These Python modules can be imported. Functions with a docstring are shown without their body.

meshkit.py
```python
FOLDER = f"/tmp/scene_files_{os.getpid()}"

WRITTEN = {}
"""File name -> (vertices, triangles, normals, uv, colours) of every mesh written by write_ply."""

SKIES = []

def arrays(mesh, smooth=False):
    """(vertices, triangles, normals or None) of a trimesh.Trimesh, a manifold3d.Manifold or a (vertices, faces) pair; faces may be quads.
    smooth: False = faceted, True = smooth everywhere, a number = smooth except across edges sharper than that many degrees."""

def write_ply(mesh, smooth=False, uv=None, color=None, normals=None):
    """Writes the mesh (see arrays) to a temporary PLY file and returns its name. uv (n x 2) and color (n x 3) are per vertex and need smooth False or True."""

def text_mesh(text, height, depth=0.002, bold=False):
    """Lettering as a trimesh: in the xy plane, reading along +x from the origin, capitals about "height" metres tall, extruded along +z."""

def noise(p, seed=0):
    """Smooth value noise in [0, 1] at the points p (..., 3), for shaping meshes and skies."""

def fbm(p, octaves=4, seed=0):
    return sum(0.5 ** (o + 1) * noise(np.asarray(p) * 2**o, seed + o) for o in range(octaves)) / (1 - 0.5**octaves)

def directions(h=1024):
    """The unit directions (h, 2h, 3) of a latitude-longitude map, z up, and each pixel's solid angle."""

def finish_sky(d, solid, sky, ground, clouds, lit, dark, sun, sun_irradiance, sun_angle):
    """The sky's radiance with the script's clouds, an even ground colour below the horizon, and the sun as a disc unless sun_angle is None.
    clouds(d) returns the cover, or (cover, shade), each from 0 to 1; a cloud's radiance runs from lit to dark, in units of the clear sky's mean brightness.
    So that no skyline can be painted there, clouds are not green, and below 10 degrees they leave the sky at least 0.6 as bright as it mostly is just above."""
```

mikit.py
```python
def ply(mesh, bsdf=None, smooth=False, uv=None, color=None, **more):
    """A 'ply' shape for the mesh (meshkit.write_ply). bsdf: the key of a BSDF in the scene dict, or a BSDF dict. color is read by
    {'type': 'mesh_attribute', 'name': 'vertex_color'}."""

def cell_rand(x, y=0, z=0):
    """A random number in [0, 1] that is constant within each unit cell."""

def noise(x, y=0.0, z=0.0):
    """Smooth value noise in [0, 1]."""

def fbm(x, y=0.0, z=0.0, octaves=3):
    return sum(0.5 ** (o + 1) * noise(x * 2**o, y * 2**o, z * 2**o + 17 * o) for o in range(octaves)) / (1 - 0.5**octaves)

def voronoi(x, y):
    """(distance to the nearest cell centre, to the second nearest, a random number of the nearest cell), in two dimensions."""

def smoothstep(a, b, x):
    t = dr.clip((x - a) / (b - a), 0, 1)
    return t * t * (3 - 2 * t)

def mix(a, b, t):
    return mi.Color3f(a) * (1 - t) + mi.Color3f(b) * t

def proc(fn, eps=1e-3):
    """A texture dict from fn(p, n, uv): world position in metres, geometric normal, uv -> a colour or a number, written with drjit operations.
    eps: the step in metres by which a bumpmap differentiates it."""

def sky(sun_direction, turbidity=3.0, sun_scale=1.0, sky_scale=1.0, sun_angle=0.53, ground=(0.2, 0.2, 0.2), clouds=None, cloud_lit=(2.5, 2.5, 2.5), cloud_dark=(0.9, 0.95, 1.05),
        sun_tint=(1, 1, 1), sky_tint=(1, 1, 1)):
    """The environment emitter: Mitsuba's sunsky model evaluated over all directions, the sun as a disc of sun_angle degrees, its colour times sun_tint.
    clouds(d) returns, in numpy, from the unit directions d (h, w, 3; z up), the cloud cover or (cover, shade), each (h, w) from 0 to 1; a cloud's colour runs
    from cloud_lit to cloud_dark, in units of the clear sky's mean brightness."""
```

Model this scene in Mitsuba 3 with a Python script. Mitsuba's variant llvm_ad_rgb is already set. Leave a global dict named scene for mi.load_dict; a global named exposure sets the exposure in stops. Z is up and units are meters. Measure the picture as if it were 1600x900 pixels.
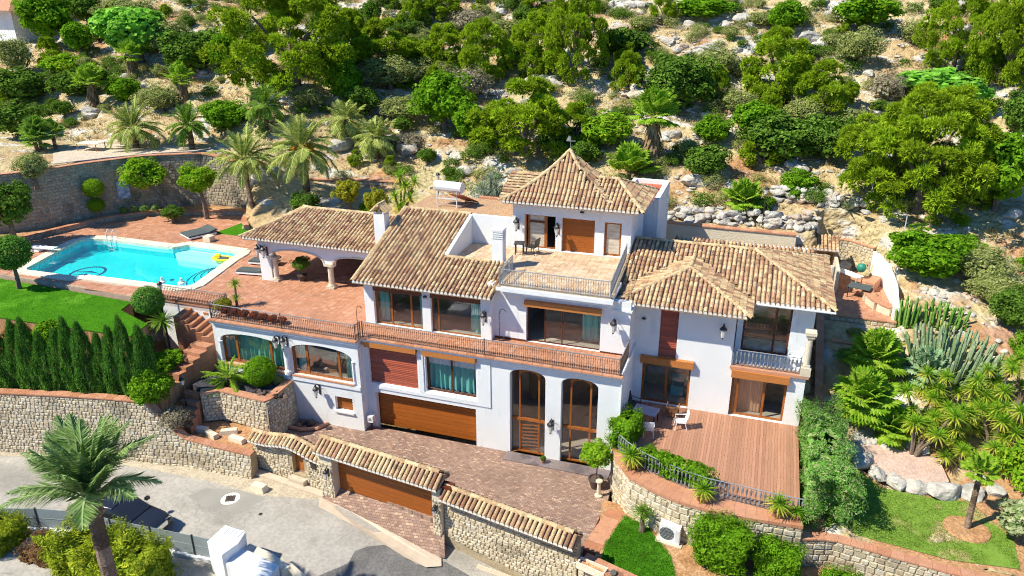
import math, numpy as np, trimesh, shapely, drjit as dr, mitsuba as mi, mikit, meshkit
from shapely.geometry import Polygon, Point, box as sbox, LineString
from mikit import noise, fbm, cell_rand, smoothstep, mix, voronoi
T = mi.ScalarTransform4f
rng = np.random.default_rng(7)
scene, labels, CNT = {}, {}, {}
# ---------------------------------------------------------------- camera, sun and sky, exposure
CAM = np.array([19.109, -32.692, 23.470])
YAW, PITCH, ROLL = math.radians(-18.667), math.radians(21.997), math.radians(-0.21)
FWD = np.array([math.sin(YAW)*math.cos(PITCH), math.cos(YAW)*math.cos(PITCH), -math.sin(PITCH)])
RGT = np.array([math.cos(YAW), -math.sin(YAW), 0.0]); UPV = np.cross(RGT, FWD)
UPV = -RGT*math.sin(ROLL) + UPV*math.cos(ROLL)
scene['camera'] = {'type': 'perspective', 'fov': 67.95, 'fov_axis': 'x', 'near_clip': 0.5, 'far_clip': 600.0,
                   'to_world': T().look_at(origin=CAM.tolist(), target=(CAM+FWD).tolist(), up=UPV.tolist())}
scene['sky'] = mikit.sky([-1.35, -1.0, 1.95], turbidity=2.5, sun_scale=1.15, sky_scale=0.75, sky_tint=(0.48, 0.97, 1.45), sun_tint=(0.88, 1.01, 1.13), ground=(0.25, 0.22, 0.17))
exposure = 2.2
# ---------------------------------------------------------------- helpers
ORD = 'first second third fourth fifth sixth seventh eighth ninth tenth eleventh twelfth thirteenth fourteenth fifteenth sixteenth seventeenth'.split()
def num(base):
    n = CNT.get(base, 0); CNT[base] = n+1
    return base if n == 0 else '%s_%03d' % (base, n)
class MB:
    "collects boxes, prisms and tubes into one mesh; uv.x is a random number per piece"
    def __init__(s): s.v, s.f, s.u, s.n = [], [], [], 0
    def add(s, v, f, r=None, r2=None):
        v = np.asarray(v, float); f = np.asarray(f, int)
        if f.shape[1] == 4: f = np.vstack([f[:, [0, 1, 2]], f[:, [0, 2, 3]]])
        s.v.append(v); s.f.append(f+s.n); s.n += len(v)
        a = rng.random() if r is None else r; b = rng.random() if r2 is None else r2
        u = np.empty((len(v), 2)); u[:, 0] = a; u[:, 1] = b; s.u.append(u)
        return s
    def box(s, x0, x1, y0, y1, z0, z1, r=None):
        v = [[x, y, z] for x in (x0, x1) for y in (y0, y1) for z in (z0, z1)]
        return s.add(v, [[0, 1, 3, 2], [4, 6, 7, 5], [0, 4, 5, 1], [2, 3, 7, 6], [0, 2, 6, 4], [1, 5, 7, 3]], r)
    def obox(s, c, a, b, h, r=None, ch=0.0):
        "box from centre-bottom c, half axes a and b (vectors) and up vector h; ch shrinks the top"
        c, a, b, h = (np.asarray(q, float) for q in (c, a, b, h))
        k = 1-ch
        v = [c-a-b, c+a-b, c+a+b, c-a+b, c-a*k-b*k+h, c+a*k-b*k+h, c+a*k+b*k+h, c-a*k+b*k+h]
        return s.add(v, [[0, 3, 2, 1], [4, 5, 6, 7], [0, 1, 5, 4], [1, 2, 6, 5], [2, 3, 7, 6], [3, 0, 4, 7]], r)
    def prism(s, poly, z0, z1, r=None):
        poly = poly if isinstance(poly, shapely.Geometry) else Polygon(poly)
        for g in getattr(poly, 'geoms', [poly]):
            m = trimesh.creation.extrude_polygon(g, z1-z0, engine='earcut')
            v = np.array(m.vertices); v[:, 2] += z0; s.add(v, m.faces, r)
        return s
    def wall(s, poly, org, ud, th, r=None):
        "polygon in (u, z) extruded by th along the horizontal normal; org (x, y), ud the horizontal direction"
        for g in getattr(poly, 'geoms', [poly]):
            m = trimesh.creation.extrude_polygon(g, abs(th), engine='earcut')
            q = np.array(m.vertices); ux, uy = ud; nx, ny = -uy, ux
            t = q[:, 2]*np.sign(th)
            v = np.stack([org[0]+q[:, 0]*ux+t*nx, org[1]+q[:, 0]*uy+t*ny, q[:, 1]], 1)
            s.add(v, m.faces, r)
        return s
    def tube(s, pts, rad, n=6, r=None, cap=True):
        p = np.asarray(pts, float); rad = np.broadcast_to(np.asarray(rad, float), (len(p),))
        t = np.gradient(p, axis=0); t /= np.linalg.norm(t, axis=1, keepdims=True)+1e-9
        ref = np.array([0, 0, 1.0]) if abs(t[:, 2]).max() < 0.93 else np.array([1.0, 0.17, 0]) if abs(t[:, 0]).max() < .9 else np.array([0.1, 1, 0.3])
        a = np.cross(t, ref); a /= np.linalg.norm(a, axis=1, keepdims=True)+1e-9
        b = np.cross(t, a); an = np.arange(n)*2*math.pi/n
        v = p[:, None]+rad[:, None, None]*(np.cos(an)[None, :, None]*a[:, None]+np.sin(an)[None, :, None]*b[:, None])
        i, j = np.meshgrid(np.arange(len(p)-1), np.arange(n), indexing='ij')
        q = np.stack([i*n+j, i*n+(j+1) % n, (i+1)*n+(j+1) % n, (i+1)*n+j], -1).reshape(-1, 4)
        f = np.vstack([q[:, [0, 1, 2]], q[:, [0, 2, 3]]]); v = v.reshape(-1, 3)
        if cap:
            m = len(v); v = np.vstack([v, p[:1], p[-1:]])
            f = np.vstack([f] + [[[m, (k+1) % n, k], [m+1, m-n+k, m-n+(k+1) % n]] for k in range(n)])
        return s.add(v, f, r)
    def lathe(s, c, prof, n=16, r=None):
        "profile [(radius, z)] turned round the upright axis through c"
        c = np.asarray(c, float); an = np.arange(n)*2*math.pi/n
        v = np.array([[c[0]+q*math.cos(a), c[1]+q*math.sin(a), c[2]+z] for q, z in prof for a in an])
        f = [[i*n+j, i*n+(j+1) % n, (i+1)*n+(j+1) % n, (i+1)*n+j] for i in range(len(prof)-1) for j in range(n)]
        return s.add(v, f, r)
    def sheet(s, v, f, r=None): return s.add(v, f, r)
    def get(s): return np.vstack(s.v), np.vstack(s.f), np.vstack(s.u)
def put(name, mb, mat, parent=None, label=None, cat=None, group=None, kind=None, smooth=False, M=None):
    "ONE entry of scene, numbered when its key is taken"
    key = num(name if parent is None else parent+'__'+name)
    if isinstance(mb, dict): d = {**mb, 'bsdf': {'type': 'ref', 'id': 'mat_'+mat}} if mat else dict(mb)
    else:
        v, f, u = mb.get(); d = mikit.ply((v, f), 'mat_'+mat, smooth=smooth, uv=u)
    if M is not None: d['to_world'] = M
    scene[key] = d
    tag(key, label, cat, group, kind)
    return key
def tag(key, label=None, cat=None, group=None, kind=None):
    e = {k: v for k, v in (('label', label), ('category', cat), ('group', group), ('kind', kind)) if v}
    if e: labels[key] = {**labels.get(key, {}), **e}
def thing(name, label, cat, group=None):
    key = num(name); tag(key, label, cat, group); return key
# ---------------------------------------------------------------- materials
def pal(t, cols):
    n = len(cols)-1; c = mi.Color3f(cols[0])
    for i in range(n): c = mix(c, cols[i+1], dr.clip(t*n-i, 0, 1))
    return c
def mat(name, col, rough=None, spec=0.5, metal=0.0, bump=None, bscale=1.0, eps=0.004, clear=0.0):
    tex = mikit.proc(col) if callable(col) else {'type': 'rgb', 'value': list(col)}
    if rough is None: b = {'type': 'diffuse', 'reflectance': tex}
    else: b = {'type': 'principled', 'base_color': tex, 'roughness': rough, 'specular': spec, 'metallic': metal, 'clearcoat': clear}
    if bump: b = {'type': 'bumpmap', 'arbitrary': {**mikit.proc(bump, eps=eps)}, 'scale': bscale, 'nested': b}
    scene['mat_'+name] = {'type': 'twosided', 'bsdf': b}
def leafmat(name, cols, trans=0.9, rough=0.55, dry=None):
    "leaf colour: a random number per leaf picks it"
    def fn(p, n, uv):
        c = pal(uv.x, cols)*(0.8+0.4*uv.y)
        if dry: c = mix(c, dry, smoothstep(0.62, 0.72, fbm(p.x*0.9, p.y*0.9, p.z*0.9+3)))
        return c
    scene['mat_'+name] = {'type': 'principledthin', 'base_color': mikit.proc(fn), 'roughness': rough, 'diff_trans': trans, 'spec_trans': 0.0, 'eta': 1.35}
WHITE = (0.80, 0.80, 0.79)
mat('white_plaster', lambda p, n, uv: mi.Color3f(WHITE)*(0.93+0.07*fbm(p.x*1.3, p.y*1.3, p.z*0.7))*(1-0.10*smoothstep(0.66, 0.8, fbm(p.x*3, p.y*3, p.z*0.45+5))), bump=lambda p, n, uv: 0.004*fbm(p.x*22, p.y*22, p.z*22), bscale=1.0)
mat('mortar_white', (0.72, 0.68, 0.6))
mat('roof_clay', lambda p, n, uv: mix(pal(uv.x, [(0.25, 0.13, 0.08), (0.38, 0.22, 0.125), (0.48, 0.32, 0.175), (0.56, 0.40, 0.22), (0.42, 0.23, 0.145), (0.62, 0.48, 0.28), (0.50, 0.36, 0.20)]), (0.10, 0.085, 0.06), 0.55*smoothstep(0.55, 0.78, fbm(p.x*4, p.y*4, p.z*4)))*(0.75+0.5*noise(p.x*17, p.y*17, p.z*17)), rough=0.85, spec=0.2)
mat('roof_clay_pale', lambda p, n, uv: mix(pal(uv.x, [(0.40, 0.26, 0.14), (0.56, 0.40, 0.22), (0.62, 0.47, 0.27)]), (0.14, 0.12, 0.08), 0.5*smoothstep(0.55, 0.78, fbm(p.x*5, p.y*5, p.z*5)))*(0.8+0.4*noise(p.x*15, p.y*15, p.z*15)), rough=0.85, spec=0.2)
mat('roof_channel', lambda p, n, uv: pal(fbm(p.x*6, p.y*6, p.z*6), [(0.24, 0.13, 0.08), (0.36, 0.22, 0.13), (0.44, 0.29, 0.17)]))
mat('terracotta_floor', lambda p, n, uv: pal(uv.x, [(0.42, 0.19, 0.105), (0.46, 0.22, 0.13), (0.49, 0.245, 0.15), (0.44, 0.20, 0.115), (0.53, 0.29, 0.19)])*(0.86+0.28*fbm(p.x*5, p.y*5, 1.0))*(1-0.12*smoothstep(0.55, 0.75, fbm(p.x*.7, p.y*.7, 4.0))), rough=0.6, spec=0.3)
mat('terracotta_grout', lambda p, n, uv: pal(fbm(p.x*2, p.y*2, p.z), [(0.36, 0.24, 0.17), (0.55, 0.42, 0.33)]))
mat('terracotta_trim', lambda p, n, uv: pal(uv.x, [(0.40, 0.17, 0.09), (0.50, 0.25, 0.15), (0.46, 0.21, 0.12)])*(0.85+0.3*fbm(p.x*6, p.y*6, p.z*6)), rough=0.65, spec=0.3)
mat('beige_floor', lambda p, n, uv: pal(uv.x, [(0.50, 0.35, 0.22), (0.58, 0.43, 0.28), (0.46, 0.30, 0.18), (0.62, 0.48, 0.33), (0.52, 0.34, 0.22)])*(0.8+0.4*fbm(p.x*7, p.y*7, 2.0)), rough=0.7, spec=0.25)
mat('beige_grout', (0.42, 0.33, 0.23))
mat('red_floor', lambda p, n, uv: pal(uv.x, [(0.42, 0.085, 0.035), (0.52, 0.11, 0.05), (0.47, 0.10, 0.045)]), rough=0.5, spec=0.4)
def grain(p, a, b, k): return pal(fbm(p.x*k[0], p.y*k[1], p.z*k[2]), [a, b])
mat('garage_wood', lambda p, n, uv: grain(p, (0.25, 0.062, 0.007), (0.37, 0.105, 0.013), (1.2, 3, 45))*(0.9+0.2*uv.x), rough=0.45, spec=0.4)
mat('frame_wood', lambda p, n, uv: grain(p, (0.22, 0.06, 0.012), (0.38, 0.125, 0.025), (9, 9, 3))*(0.85+0.3*uv.x), rough=0.4, spec=0.45)
mat('lintel_wood', lambda p, n, uv: grain(p, (0.40, 0.14, 0.035), (0.52, 0.20, 0.055), (2, 9, 30)), rough=0.45, spec=0.4)
mat('louvre_paint', lambda p, n, uv: mi.Color3f(0.34, 0.075, 0.035)*(0.8+0.4*uv.x), rough=0.4, spec=0.4)
mat('dark_wood', (0.11, 0.028, 0.01), rough=0.45)
mat('iron_black', (0.03, 0.028, 0.027), rough=0.45, spec=0.5)
mat('iron_grey', lambda p, n, uv: mi.Color3f(0.22, 0.235, 0.25)*(0.8+0.4*uv.x), rough=0.45, spec=0.5)
mat('iron_brown', (0.10, 0.07, 0.055), rough=0.55, spec=0.4)
mat('metal_light', (0.62, 0.63, 0.64), rough=0.35, spec=0.6)
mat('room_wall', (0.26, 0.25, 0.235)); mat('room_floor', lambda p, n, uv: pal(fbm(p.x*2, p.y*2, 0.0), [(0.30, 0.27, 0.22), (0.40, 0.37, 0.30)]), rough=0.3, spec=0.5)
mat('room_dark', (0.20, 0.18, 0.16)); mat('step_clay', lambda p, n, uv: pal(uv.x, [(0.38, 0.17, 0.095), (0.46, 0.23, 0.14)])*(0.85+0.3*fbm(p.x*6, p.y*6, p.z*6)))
mat('curtain_teal', lambda p, n, uv: pal(uv.x, [(0.09, 0.36, 0.31), (0.15, 0.47, 0.41)]), rough=0.8)
mat('curtain_white', (0.62, 0.68, 0.68), rough=0.8)
scene['mat_window_glass'] = {'type': 'thindielectric', 'int_ior': 1.7}
scene['mat_frosted_pane'] = {'type': 'twosided', 'bsdf': {'type': 'principled', 'base_color': mikit.proc(lambda p, n, uv: pal(noise(p.x*3, 0.0, p.z*9), [(0.42, 0.36, 0.27), (0.62, 0.55, 0.44)])), 'roughness': 0.25, 'specular': 0.7}}
mat('stone_beige', lambda p, n, uv: pal(uv.x, [(0.42, 0.34, 0.23), (0.55, 0.46, 0.32), (0.64, 0.55, 0.41), (0.50, 0.42, 0.30), (0.58, 0.52, 0.42)])*(0.72+0.56*fbm(p.x*9, p.y*9, p.z*9))*mix((1, 1, 1), (0.62, 0.62, 0.62), smoothstep(0.58, 0.74, fbm(p.x*0.5, p.y*0.5, p.z*0.9+2, 3))), bump=lambda p, n, uv: 0.02*fbm(p.x*14, p.y*14, p.z*14), eps=0.01)
mat('stone_mortar', lambda p, n, uv: pal(fbm(p.x*5, p.y*5, p.z*5), [(0.30, 0.23, 0.14), (0.48, 0.39, 0.26)]))
mat('stone_grey', lambda p, n, uv: mix(pal(uv.x, [(0.30, 0.27, 0.21), (0.40, 0.35, 0.27), (0.46, 0.40, 0.30), (0.34, 0.27, 0.19)]), (0.16, 0.15, 0.12), smoothstep(0.5, 0.75, fbm(p.x*1.2, p.y*1.2, p.z*0.7)))*(0.72+0.56*fbm(p.x*9, p.y*9, p.z*9)))
mat('plaster_cream', lambda p, n, uv: pal(fbm(p.x*3, p.y*3, p.z*3), [(0.60, 0.50, 0.36), (0.70, 0.62, 0.48)]), bump=lambda p, n, uv: 0.02*fbm(p.x*16, p.y*16, p.z*16), eps=0.01)
mat('limestone', lambda p, n, uv: mix(pal(fbm(p.x*1.7, p.y*1.7, p.z*1.7), [(0.32, 0.295, 0.26), (0.47, 0.435, 0.385), (0.60, 0.56, 0.50)]), mi.Color3f(0.50, 0.34, 0.22), 0.65*smoothstep(0.55, 0.75, fbm(p.x*0.9+7, p.y*0.9, p.z*0.9)))*(0.7+0.6*fbm(p.x*7, p.y*7, p.z*7))*(0.85+0.3*uv.x), bump=lambda p, n, uv: 0.10*fbm(p.x*4, p.y*4, p.z*4), eps=0.02)
mat('volcanic', lambda p, n, uv: pal(uv.x, [(0.06, 0.045, 0.04), (0.14, 0.10, 0.085), (0.22, 0.15, 0.12)])*(0.7+0.6*fbm(p.x*12, p.y*12, p.z*12)))
mat('coping_cream', lambda p, n, uv: pal(uv.x, [(0.66, 0.56, 0.42), (0.72, 0.63, 0.49), (0.69, 0.58, 0.43)])*(0.9+0.2*fbm(p.x*6, p.y*6, p.z*6)), rough=0.7, spec=0.3)
mat('slate_paving', lambda p, n, uv: pal(voronoi(p.x*1.6, p.y*1.6)[2], [(0.12, 0.10, 0.10), (0.22, 0.17, 0.16), (0.16, 0.13, 0.15)])*(0.8+0.4*fbm(p.x*7, p.y*7, 0.0)), rough=0.5)
mat('roof_gravel', lambda p, n, uv: pal(fbm(p.x*6, p.y*6, p.z), [(0.36, 0.21, 0.12), (0.55, 0.36, 0.22)])*(0.7+0.6*noise(p.x*21, p.y*21, 0.0)))
mat('curtain_tan', (0.36, 0.22, 0.13), rough=0.8)
scene['mat_window_glass_solid'] = {'type': 'thindielectric', 'int_ior': 1.7}
# ================================================================ ground, hill, road
def sstep(a, b, x): t = np.clip((np.asarray(x, float)-a)/(b-a), 0, 1); return t*t*(3-2*t)
def hill0(x, y):
    "the hillside without the built terraces (numpy)"
    x, y = np.asarray(x, float), np.asarray(y, float)
    zb = 8.0+2.3*sstep(-12, -23, x)
    rise = np.maximum(0, y-20); h = zb+.40*rise
    k = 2.1; q = (h+.12*x+1.5*meshkit.fbm(np.stack([x/14, y/14, 0*x], -1), 3))/k; fr = q-np.floor(q)
    h = h+sstep(0, 6, rise)*(k*(sstep(.35, .9, fr)-fr)*.62+1.1*(meshkit.fbm(np.stack([x/7, y/7, 0*x+3], -1), 4)-.5)+.35*(meshkit.fbm(np.stack([x*.8, y*.8, 0*x+9], -1), 3)-.5))
    bank = 5.6+(zb-5.6)*sstep(13.5, 20, y); h = np.where(y < 20, bank, h)
    left = 5.2+5.1*sstep(1, 11, y)
    h = np.where((x < -32) & (y < 20), np.minimum(left, zb), h)
    right = 1.3+.37*np.maximum(0, y-2.5)+.25*(meshkit.fbm(np.stack([x*.5, y*.5, 0*x+5], -1), 3)-.5)
    right = np.where(y > 20, h-.2, right)
    c_ = 22.25+2.2*sstep(13, 19, y); w = sstep(c_, c_+.5, x); return h*(1-w)+right*w
PLAT = [(Polygon([(-36.9, -9), (-36.9, 5.6), (-33.3, 9.9), (-31.9, 13.1), (-29.5, 16.6), (-25.6, 18.9), (-20.8, 19.0), (-19, 14.2), (23.0, 14.2), (23.0, 18.6), (12.0, 18.6), (12, 14.2), (12, -9)]), 4.6),
        (sbox(-16.5, -9, 23.2, 6), -1.0), (sbox(-33, -5.6, 14, 1.2), 2.2), (sbox(-60, -40, 60, -5.2), -1.5), (sbox(13, -9, 22.6, 4.2), -.6), (sbox(22.4, -40, 60, -3.9), -1.5),
        (sbox(-29.5, 1.0, -13.2, 10.8), 3.4),
        (Polygon([(23.001, 12.301), (27.4, 12.3), (28.0, 15), (27.2, 19.5), (25.3, 21.5), (23, 21.5)]), 4.6)]
def hill(x, y):
    h = hill0(x, y); pts = shapely.points(np.asarray(x, float), np.asarray(y, float))
    for pg, z in PLAT: h = np.where(shapely.contains(pg, pts), np.minimum(h, z), h)
    return h
def grid_mesh(xs, ys, fz):
    X, Y = np.meshgrid(xs, ys, indexing='ij'); v = np.stack([X, Y, fz(X, Y)], -1).reshape(-1, 3); n, m = X.shape
    i, j = np.meshgrid(np.arange(n-1), np.arange(m-1), indexing='ij'); k = i*m+j
    return v, np.stack([k, k+m, k+m+1, k+1], -1).reshape(-1, 4)
mat('hill_soil', lambda p, n, uv: mix(mix(pal(fbm(p.x*0.45, p.y*0.45, 1.0, 4), [(0.36, 0.20, 0.10), (0.46, 0.33, 0.18), (0.50, 0.40, 0.22), (0.38, 0.33, 0.16)]), (0.56, 0.52, 0.46), smoothstep(0.53, 0.68, fbm(p.x*0.55+9, p.y*0.8, p.z*0.8, 4))), (0.40, 0.19, 0.09), 0.8*smoothstep(0.60, 0.74, fbm(p.x*0.28, p.y*0.28, 8.0, 4)))*(0.6+0.8*fbm(p.x*5, p.y*5, p.z*5, 4)), bump=lambda p, n, uv: 0.35*fbm(p.x*3, p.y*3, p.z*3, 3), eps=0.03)
xs = np.concatenate([np.arange(-110, -50, 2.0), np.arange(-50, 45, .45), np.arange(45, 110, 2.0)]); ys = np.concatenate([np.arange(-60, -10, 2.5), np.arange(-10, 62, .45), np.arange(62, 160, 2.0)])
v, f = grid_mesh(xs, ys, hill); put('hillside', MB().add(v, f), 'hill_soil', kind='structure', smooth=True)
# road, its dark repaired stretch and the drain cover
ROAD_Z = lambda x, y: -.62-.105*np.maximum(0, x-1.5)-0.0*y
mat('road_concrete', lambda p, n, uv: pal(fbm(p.x*0.8, p.y*0.8, 0.0, 4), [(0.33, 0.30, 0.26), (0.41, 0.375, 0.33), (0.46, 0.425, 0.375)])*(0.88+0.24*noise(p.x*9, p.y*9, 0.0))*(1-0.22*smoothstep(0.5, 0.75, fbm(p.x*0.33+4, p.y*0.6, 3.0, 3)))*(1-0.16*smoothstep(0.006, 0.0, dr.abs(fbm(p.x*0.35, p.y*0.35, 6.0, 3)-0.5))))
mat('road_dark', lambda p, n, uv: pal(fbm(p.x*1.5, p.y*1.5, 2.0, 4), [(0.13, 0.12, 0.115), (0.22, 0.21, 0.20)])*(0.8+0.4*noise(p.x*14, p.y*14, 0.0)))
mat('road_patch', lambda p, n, uv: pal(fbm(p.x*1.5, p.y*1.5, 2.0, 4), [(0.28, 0.26, 0.23), (0.36, 0.335, 0.29)]))
v, f = grid_mesh(np.arange(-60, 60, 1.0), np.arange(-40, -4.8, 1.0), ROAD_Z); put('road', MB().add(v, f), 'road_concrete', kind='structure')
def on_road(poly, name, m, lift, lab=None, cat=None, kind='structure', **k):
    mt = trimesh.creation.triangulate_polygon(Polygon(poly), engine='earcut'); q = mt[0]; return put(name, MB().add(np.column_stack([q, ROAD_Z(q[:, 0], q[:, 1])+lift]), mt[1]), m, kind=kind, label=lab, cat=cat, **k)
on_road([(3.7, -8.1), (4.5, -7.6), (6.2, -8.2), (7.3, -7.5), (14, -9.2), (26, -12), (26, -20), (3.0, -20), (2.6, -10.6), (3.4, -9.4), (3.3, -8.6)], 'asphalt', 'road_dark', .005)
on_road([(-6.2, -7.1), (-3.9, -6.5), (-2.7, -6.9), (-3.4, -8.2), (-5.2, -8.4), (-6.6, -7.9)], 'road_repair', 'road_patch', .004)
a = np.linspace(0, 2*math.pi, 22)[:-1]; on_road(np.column_stack([-4.42+.46*np.cos(a), -7.42+.5*np.sin(a)]), 'drain_surround', 'mortar_white', .009)
k = put('drain_cover', MB().obox((-4.42, -7.42, -.608), (.2, .1, 0), (-.1, .2, 0), (0, 0, .02)), 'iron_brown', label='square rusty drain cover in a pale ring on the road', cat='drain cover')
for i in range(4): put('bar', MB().obox((-4.42-.12*1+.08*i-.02, -7.42+.02*i, -.588), (.015, .007, 0), (-.08, .16, 0), (0, 0, .012)), 'iron_black', k)
k = put('manhole_plate', MB().lathe((-2.25, -7.95, -.615), [(0, .012), (.09, .012), (.1, 0)], 10), 'iron_black', label='tiny round iron plate in the road before the pedestrian door', cat='drain cover')
# driveway and apron
def bricks(p, w, h):
    r = dr.floor(p.y/h); u = p.x/w+0.5*(r-2*dr.floor(r/2)); fu, fv = u-dr.floor(u), p.y/h-r
    return cell_rand(u, r, 3), dr.minimum(dr.minimum(fu, 1-fu)*w, dr.minimum(fv, 1-fv)*h)
def paver_col(p, n, uv):
    c, e = bricks(p, 0.21, 0.105)
    return mix(pal(c, [(0.24, 0.15, 0.115), (0.32, 0.20, 0.155), (0.38, 0.245, 0.185), (0.28, 0.185, 0.155), (0.52, 0.36, 0.26)])*(0.8+0.4*fbm(p.x*0.9, p.y*0.9, 0.0, 4)), (0.16, 0.11, 0.08), smoothstep(0.012, 0.004, e))
mat('driveway_pavers', paver_col, bump=lambda p, n, uv: 0.006*smoothstep(0.002, 0.014, bricks(p, 0.21, 0.105)[1]), eps=0.004)
put('driveway', MB().prism([(-5.2, .02), (13.70, .02), (13.75, -2.8), (13.3, -7.35), (6.7, -6.4), (.3, -5.2), (-4.9, -4.6)], -.8, 0), 'driveway_pavers', kind='structure')
for i in range(5): put('border_tile', MB().obox((14.25-.12*i, -3.35-.62*i, -.4), (.40, -.06, 0), (.055, .30, 0), (0, 0, .425), None, .01), 'terracotta_trim', 'driveway')
A0 = [(.75, -5.45, -.15), (6.45, -6.2, -.15), (7.0, -7.45), (.0, -5.98)]; rz = lambda q, d: (*q[:2], float(ROAD_Z(np.array(q[0]), np.array(q[1])))+d)
put('apron', MB().add([A0[0], A0[1], rz(A0[2], .10), rz(A0[3], .08)], [[0, 3, 2, 1]]).add([(6.45, -6.2, -.15), (6.75, -6.25, -.16), (7.25, -7.4, -1.12), rz(A0[2], .10)], [[0, 3, 2, 1]]), 'driveway_pavers', kind='structure')
on_road([(-.15, -6.0), (.0, -5.95), (3.5, -6.72), (7.1, -7.45), (7.3, -7.9), (6.7, -8.25), (5.6, -8.1), (2.6, -7.25), (.2, -6.65)], 'apron_edge', 'apron_concrete', .075)
mat('verge', lambda p, n, uv: pal(fbm(p.x*2.5, p.y*2.5, 0.0, 4), [(0.40, 0.33, 0.24), (0.55, 0.47, 0.35)])*(0.8+0.4*noise(p.x*13, p.y*13, 0.0)))
on_road([(-30, -11.4), (-26, -10.1), (-19.3, -8.35), (-15.6, -7.5), (-12.9, -6.95), (-10.2, -6.7), (-6.2, -6.55), (-3.2, -6.75), (-.1, -6.05), (-.1, -5.3), (-6, -5.2), (-12, -5.6), (-20, -7.2), (-30, -10)], 'road_verge', 'verge', .006)
mat('apron_concrete', lambda p, n, uv: pal(fbm(p.x*3, p.y*3, 0.0), [(0.50, 0.40, 0.30), (0.62, 0.52, 0.41)]))
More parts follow.
